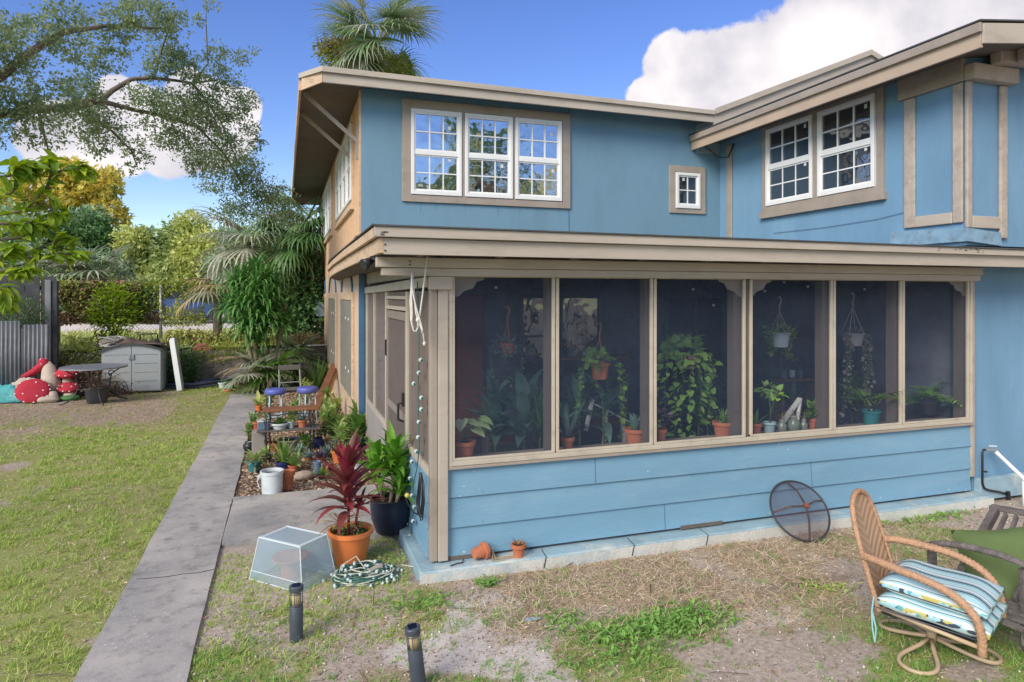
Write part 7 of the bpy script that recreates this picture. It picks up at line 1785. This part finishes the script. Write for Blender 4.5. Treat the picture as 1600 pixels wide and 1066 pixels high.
def pad(z0,z1,x0,x1,y0,y1,name):
    n=18; V=[]; 
    for face,(za,sg) in enumerate(((z1,1),(z0,-1))):
        for i in range(n+1):
            for j in range(n+1):
                u=i/n;v=j/n; e=min(u,1-u)*2; f=min(v,1-v)*2; puff=(1-(1-min(1,e*2.2))**2.2)*(1-(1-min(1,f*2.2))**2.2); q=.25+.75*puff
                zm=(z0+z1)/2; z=zm+(za-zm)*q+ .006*math.sin(9*u+2*v)*puff*sg; ins=.012*(1-q)
                V.append((x0+(x1-x0)*u+(ins if u<.5 else -ins),y0+(y1-y0)*v+(ins if v<.5 else -ins),z))
    b=MB(); b.v=V; m_=(n+1)**2
    for i in range(n):
        for j in range(n): q=i*(n+1)+j; b.f.append((q,q+n+1,q+n+2,q+1)); q+=m_; b.f.append((q,q+1,q+n+2,q+n+1))
    for i in range(n):
        for (a_,c_) in ((i*(n+1),(i+1)*(n+1)),((i+1)*(n+1)+n,i*(n+1)+n),(i+1,i),(n*(n+1)+i,n*(n+1)+i+1)): b.f.append((a_,c_,c_+m_,a_+m_)[::-1])
    o=b.build(name,m_stripe,t,smooth=True); o.data.materials.append(m_floral)
    for p_ in o.data.polygons:
        if abs(p_.normal.z)<.62: p_.material_index=1
    bb=[(x0,y0),(x1,y0),(x1,y1),(x0,y1)]
    for zz in (z0+.012,z1-.012): pass
    return o
t.scale=(.93,.93,.93)
c1=pad(.255,.385,-.255,.35,-.275,.275,'lower_cushion'); c2=pad(.365,.49,-.25,.33,-.272,.272,'upper_cushion'); c1.rotation_euler=(0,.03,0); c2.rotation_euler=(0,.04,0)
for zz,o_ in ((.278,c1),(.415,c2)):
    MB().tube([(-.25,-.262,zz),(.32,-.262,zz)],.004,5).build('piping',M('dark_piping',(.05,.06,.09),.7),o_)
for k,yy in enumerate((-.25,-.245)): MB().tube([(-.26,yy,.34),(-.268,yy-.012,.25),(-.262+.02*k,yy-.02,.15),(-.25,yy-.015,.06)],.004,5).build('cushion_tie',M('aqua_tie',(.3,.6,.65),.7),t)
# swivel base
MB().lathe([(0,.155),(.085,.155),(.095,.165),(.085,.175),(.05,.18),(0,.18)],28).build('swivel_plate',frm,t,smooth=True)
MB().tube([(0,0,.06),(0,0,.17)],.028,14).build('column',frm,t,smooth=True)
for s in (-1,1): MB().hexa([(-.16,s*.10-.006,.18),(.12,s*.10-.006,.18),(.12,s*.10+.006,.18),(-.16,s*.10+.006,.18),(-.2,s*.10-.006,.238),(.18,s*.10-.006,.238),(.18,s*.10+.006,.238),(-.2,s*.10+.006,.238)]).build('bracket',frm,t)
for k in range(3):   # three looped feet
    a0=k*2*PI/3+.5; loop=[]
    for q in np.linspace(0,1,22):
        th_=-1.0+2.0*q if False else 0
        r_=.03+.34*math.sin(PI*q)**.75; aa=a0+(q-.5)*1.75*(.35+.65*math.sin(PI*q)); z=.085-.07*math.sin(PI*q)**.6; loop.append((r_*math.cos(aa),r_*math.sin(aa),max(.014,z)))
    MB().tube(loop,.013,8).build('foot_loop',frm,t,smooth=True)

# ---- weathered lounge chair with pillow
def CW(lat,d,z): return Vector((S_*d+C_*lat,C_*d-S_*lat,z))
base=CW(3.25,4.35,0)
t=thing('lounge_chair','weathered grey wooden slatted lounge chair at the right edge of the picture','chair',base)
K=lambda px,py,d:(aD(px,py,d)-base)
gw_=m_grey_wood
# back frame (rails lean away), seat, arm, legs
MB().bar(K(1492,915,4.25),K(1556,796,4.75),.045,.07).build('back_rail',gw_,t,bevel=.004)
MB().bar(K(1548,792,4.78),K(1660,812,4.45),.07,.03,(0,0,1)).build('top_rail',gw_,t,bevel=.004)
for k in range(6):
    f=(k+1)*.155; a=K(1505,905,4.25).lerp(K(1640,960,3.95),f); c=K(1556,800,4.74).lerp(K(1668,822,4.42),f); MB().bar(a,c,.035,.016,(.3,-.9,.3)).build('back_slat',gw_,t,bevel=.003)
MB().tube([K(1446,852,4.3),K(1475,849,4.25),K(1520,856,4.12),K(1565,868,4.0),K(1620,890,3.85)],[.018,.021,.022,.022,.02],8).build('arm',gw_,t,smooth=True)
g1=K(1456,858,4.28); MB().bar(Vector((g1.x,g1.y,g1.z-.01)),Vector((g1.x+.02,g1.y,0)),.055,.03,(0,1,0)).build('leg',gw_,t,bevel=.004)
g1=K(1600,885,3.95); MB().bar(Vector((g1.x,g1.y,g1.z-.01)),Vector((g1.x+.02,g1.y,0)),.055,.03,(0,1,0)).build('leg',gw_,t,bevel=.004)
sA,sB,sC,sD=K(1470,930,4.2),K(1600,1000,3.75),K(1720,960,4.0),K(1500,905,4.3)
for k in range(7):
    f=k/6; a=sA.lerp(sD,f); c=sB.lerp(sC,f); a.z=.22; c.z=.22; MB().bar(a,c,.05,.02,(0,0,1)).build('seat_slat',gw_,t,bevel=.003)
MB().bar(Vector((sA.x,sA.y,.17)),Vector((sD.x,sD.y,.17)),.03,.08).build('seat_rail',gw_,t); MB().bar(Vector((sB.x,sB.y,.17)),Vector((sC.x,sC.y,.17)),.03,.08).build('seat_rail',gw_,t)
# pillow
pc_=aD(1578,888,4.25); t=thing('pillow','moss green pillow resting against the back of the weathered lounge chair','pillow',pc_,0,None,rot=(1.15,-.15,-.55))
b=MB(); n=18
for sg in (1,-1):
    for i in range(n+1):
        for j in range(n+1):
            u=i/n*2-1; v=j/n*2-1; pf=(1-u**4)*(1-v**4); s=.27*(1-.07*(1-abs(u*v))*(max(abs(u),abs(v)))**3)
            b.v.append((u*s,v*s*.92,sg*.10*pf**.6+.006*math.sin(6*u+3*v)*pf))
m_=(n+1)**2
for i in range(n):
    for j in range(n): q=i*(n+1)+j; b.f.append((q,q+n+1,q+n+2,q+1)); q+=m_; b.f.append((q,q+1,q+n+2,q+n+1))
b.build('cover',M('moss_green_fabric',(.10,.15,.05),.9,.06,5,.4,120),t,smooth=True)
# ================================================================= CAMERA, SKY, SUN
cam = bpy.data.cameras.new('camera'); co = bpy.data.objects.new('camera', cam); COL.objects.link(co)
cam.sensor_width = 36; cam.lens = FPX/1600*36; cam.shift_y = (HZ-533)/1600; cam.clip_end = 3000; cam.clip_start = .05
co.location = (0,0,EYE); co.rotation_euler = (PI/2,0,-TH)
SC.camera = co
SUN_EL, SUN_AZ = math.radians(32), math.radians(232)   # azimuth measured clockwise from +Y: behind and left of the camera
sd = Vector((math.sin(SUN_AZ)*math.cos(SUN_EL), math.cos(SUN_AZ)*math.cos(SUN_EL), math.sin(SUN_EL)))
sun = bpy.data.lights.new('sun','SUN'); so = bpy.data.objects.new('sun', sun); COL.objects.link(so)
sun.energy = 1.6; sun.angle = math.radians(28); sun.color = (1,.91,.79)
so.rotation_euler = sd.to_track_quat('Z','Y').to_euler()
W = bpy.data.worlds.new('World'); SC.world = W; W.use_nodes = True
nt = W.node_tree; nt.nodes.clear(); N = nt.nodes; L = nt.links
out = N.new('ShaderNodeOutputWorld'); bg = N.new('ShaderNodeBackground'); L.new(bg.outputs[0], out.inputs[0])
sky = N.new('ShaderNodeTexSky'); sky.sky_type = 'NISHITA'; sky.sun_disc = False
sky.sun_elevation = SUN_EL; sky.sun_rotation = SUN_AZ; sky.air_density = 1.0; sky.dust_density = .2; sky.ozone_density = 2.0
bg.inputs['Strength'].default_value = .10
tc = N.new('ShaderNodeTexCoord')
def vm(op, a, b=None):
    n = N.new('ShaderNodeVectorMath'); n.operation = op
    if isinstance(a,(tuple,Vector)): n.inputs[0].default_value = a
    else: L.new(a, n.inputs[0])
    if b is not None:
        if isinstance(b,(tuple,Vector)): n.inputs[1].default_value = b
        else: L.new(b, n.inputs[1])
    return n
def mm(op, a, b=None, c=None):
    n = N.new('ShaderNodeMath'); n.operation = op
    for i,x in enumerate((a,b,c)):
        if x is None: continue
        if isinstance(x,(int,float)): n.inputs[i].default_value = x
        else: L.new(x, n.inputs[i])
    return n.outputs[0]
D = tc.outputs['Generated']
nz = N.new('ShaderNodeTexNoise'); nz.inputs['Scale'].default_value = 11; nz.inputs['Detail'].default_value = 12; nz.inputs['Roughness'].default_value = .55
L.new(D, nz.inputs['Vector'])
nz2 = N.new('ShaderNodeTexNoise'); nz2.inputs['Scale'].default_value = 7; nz2.inputs['Detail'].default_value = 6
L.new(D, nz2.inputs['Vector'])
blobs = [(1050,125,62),(1010,150,40),(1110,120,75),(1180,110,75),(1250,90,90),(1330,60,95),(1430,40,130),(1540,60,150),(1640,60,200),(1800,80,300),(1230,170,120),(1120,190,110),(1400,160,150),(1228,32,14),
         (380,165,32),(330,200,75),(250,215,75),(170,235,70),(90,215,60),(300,150,40),(200,180,60),(120,260,50)]
cur = None
for (px,py,r) in blobs:
    d = Vector(ray(px,py)).normalized()
    ds = vm('DISTANCE', D, tuple(d)).outputs['Value']
    k = mm('MULTIPLY', ds, 1160.0/r*(Vector(ray(px,py)).length*.9))
    cur = k if cur is None else mm('SMOOTH_MIN', cur, k, .25)
# unseen clouds added behind the camera and to its right, to light the front
for (d,r) in (((-.1,-.45,.9),.60),((.9,-.5,.45),.5),((-.85,-.45,.7),.42),((.95,.1,.5),.35)):
    ds = vm('DISTANCE', D, tuple(Vector(d).normalized())).outputs['Value']
    cur = mm('SMOOTH_MIN', cur, mm('MULTIPLY', ds, 1/r), .25)
f = mm('ADD', cur, mm('MULTIPLY', mm('SUBTRACT', nz.outputs['Fac'], .5), 1.5))
cm = N.new('ShaderNodeMapRange'); cm.interpolation_type = 'SMOOTHSTEP'
cm.inputs['From Min'].default_value = 1.03; cm.inputs['From Max'].default_value = .88; L.new(f, cm.inputs[0])
cr = N.new('ShaderNodeMix'); cr.data_type = 'RGBA'
cr.inputs[6].default_value = (2.7,2.65,3.1,1); cr.inputs[7].default_value = (4.7,4.45,4.5,1)
mr = N.new('ShaderNodeMapRange'); mr.inputs['From Min'].default_value = .36; mr.inputs['From Max'].default_value = .60
L.new(nz2.outputs['Fac'], mr.inputs[0]); L.new(mr.outputs[0], cr.inputs[0])
mx = N.new('ShaderNodeMix'); mx.data_type = 'RGBA'
hs = N.new('ShaderNodeHueSaturation'); hs.inputs['Hue'].default_value = .522; hs.inputs['Saturation'].default_value = 1.25; hs.inputs['Value'].default_value = .84
L.new(sky.outputs[0], hs.inputs['Color'])
L.new(cm.outputs[0], mx.inputs[0]); L.new(hs.outputs[0], mx.inputs[6]); L.new(cr.outputs[2], mx.inputs[7])
L.new(mx.outputs[2], bg.inputs['Color'])
SC.view_settings.view_transform = 'Standard'; SC.view_settings.look = 'None'; SC.view_settings.gamma = 1
SC.view_settings.exposure = 1.18
SC.cycles.max_bounces = 8; SC.cycles.transparent_max_bounces = 16
SC.cycles.use_denoising = True
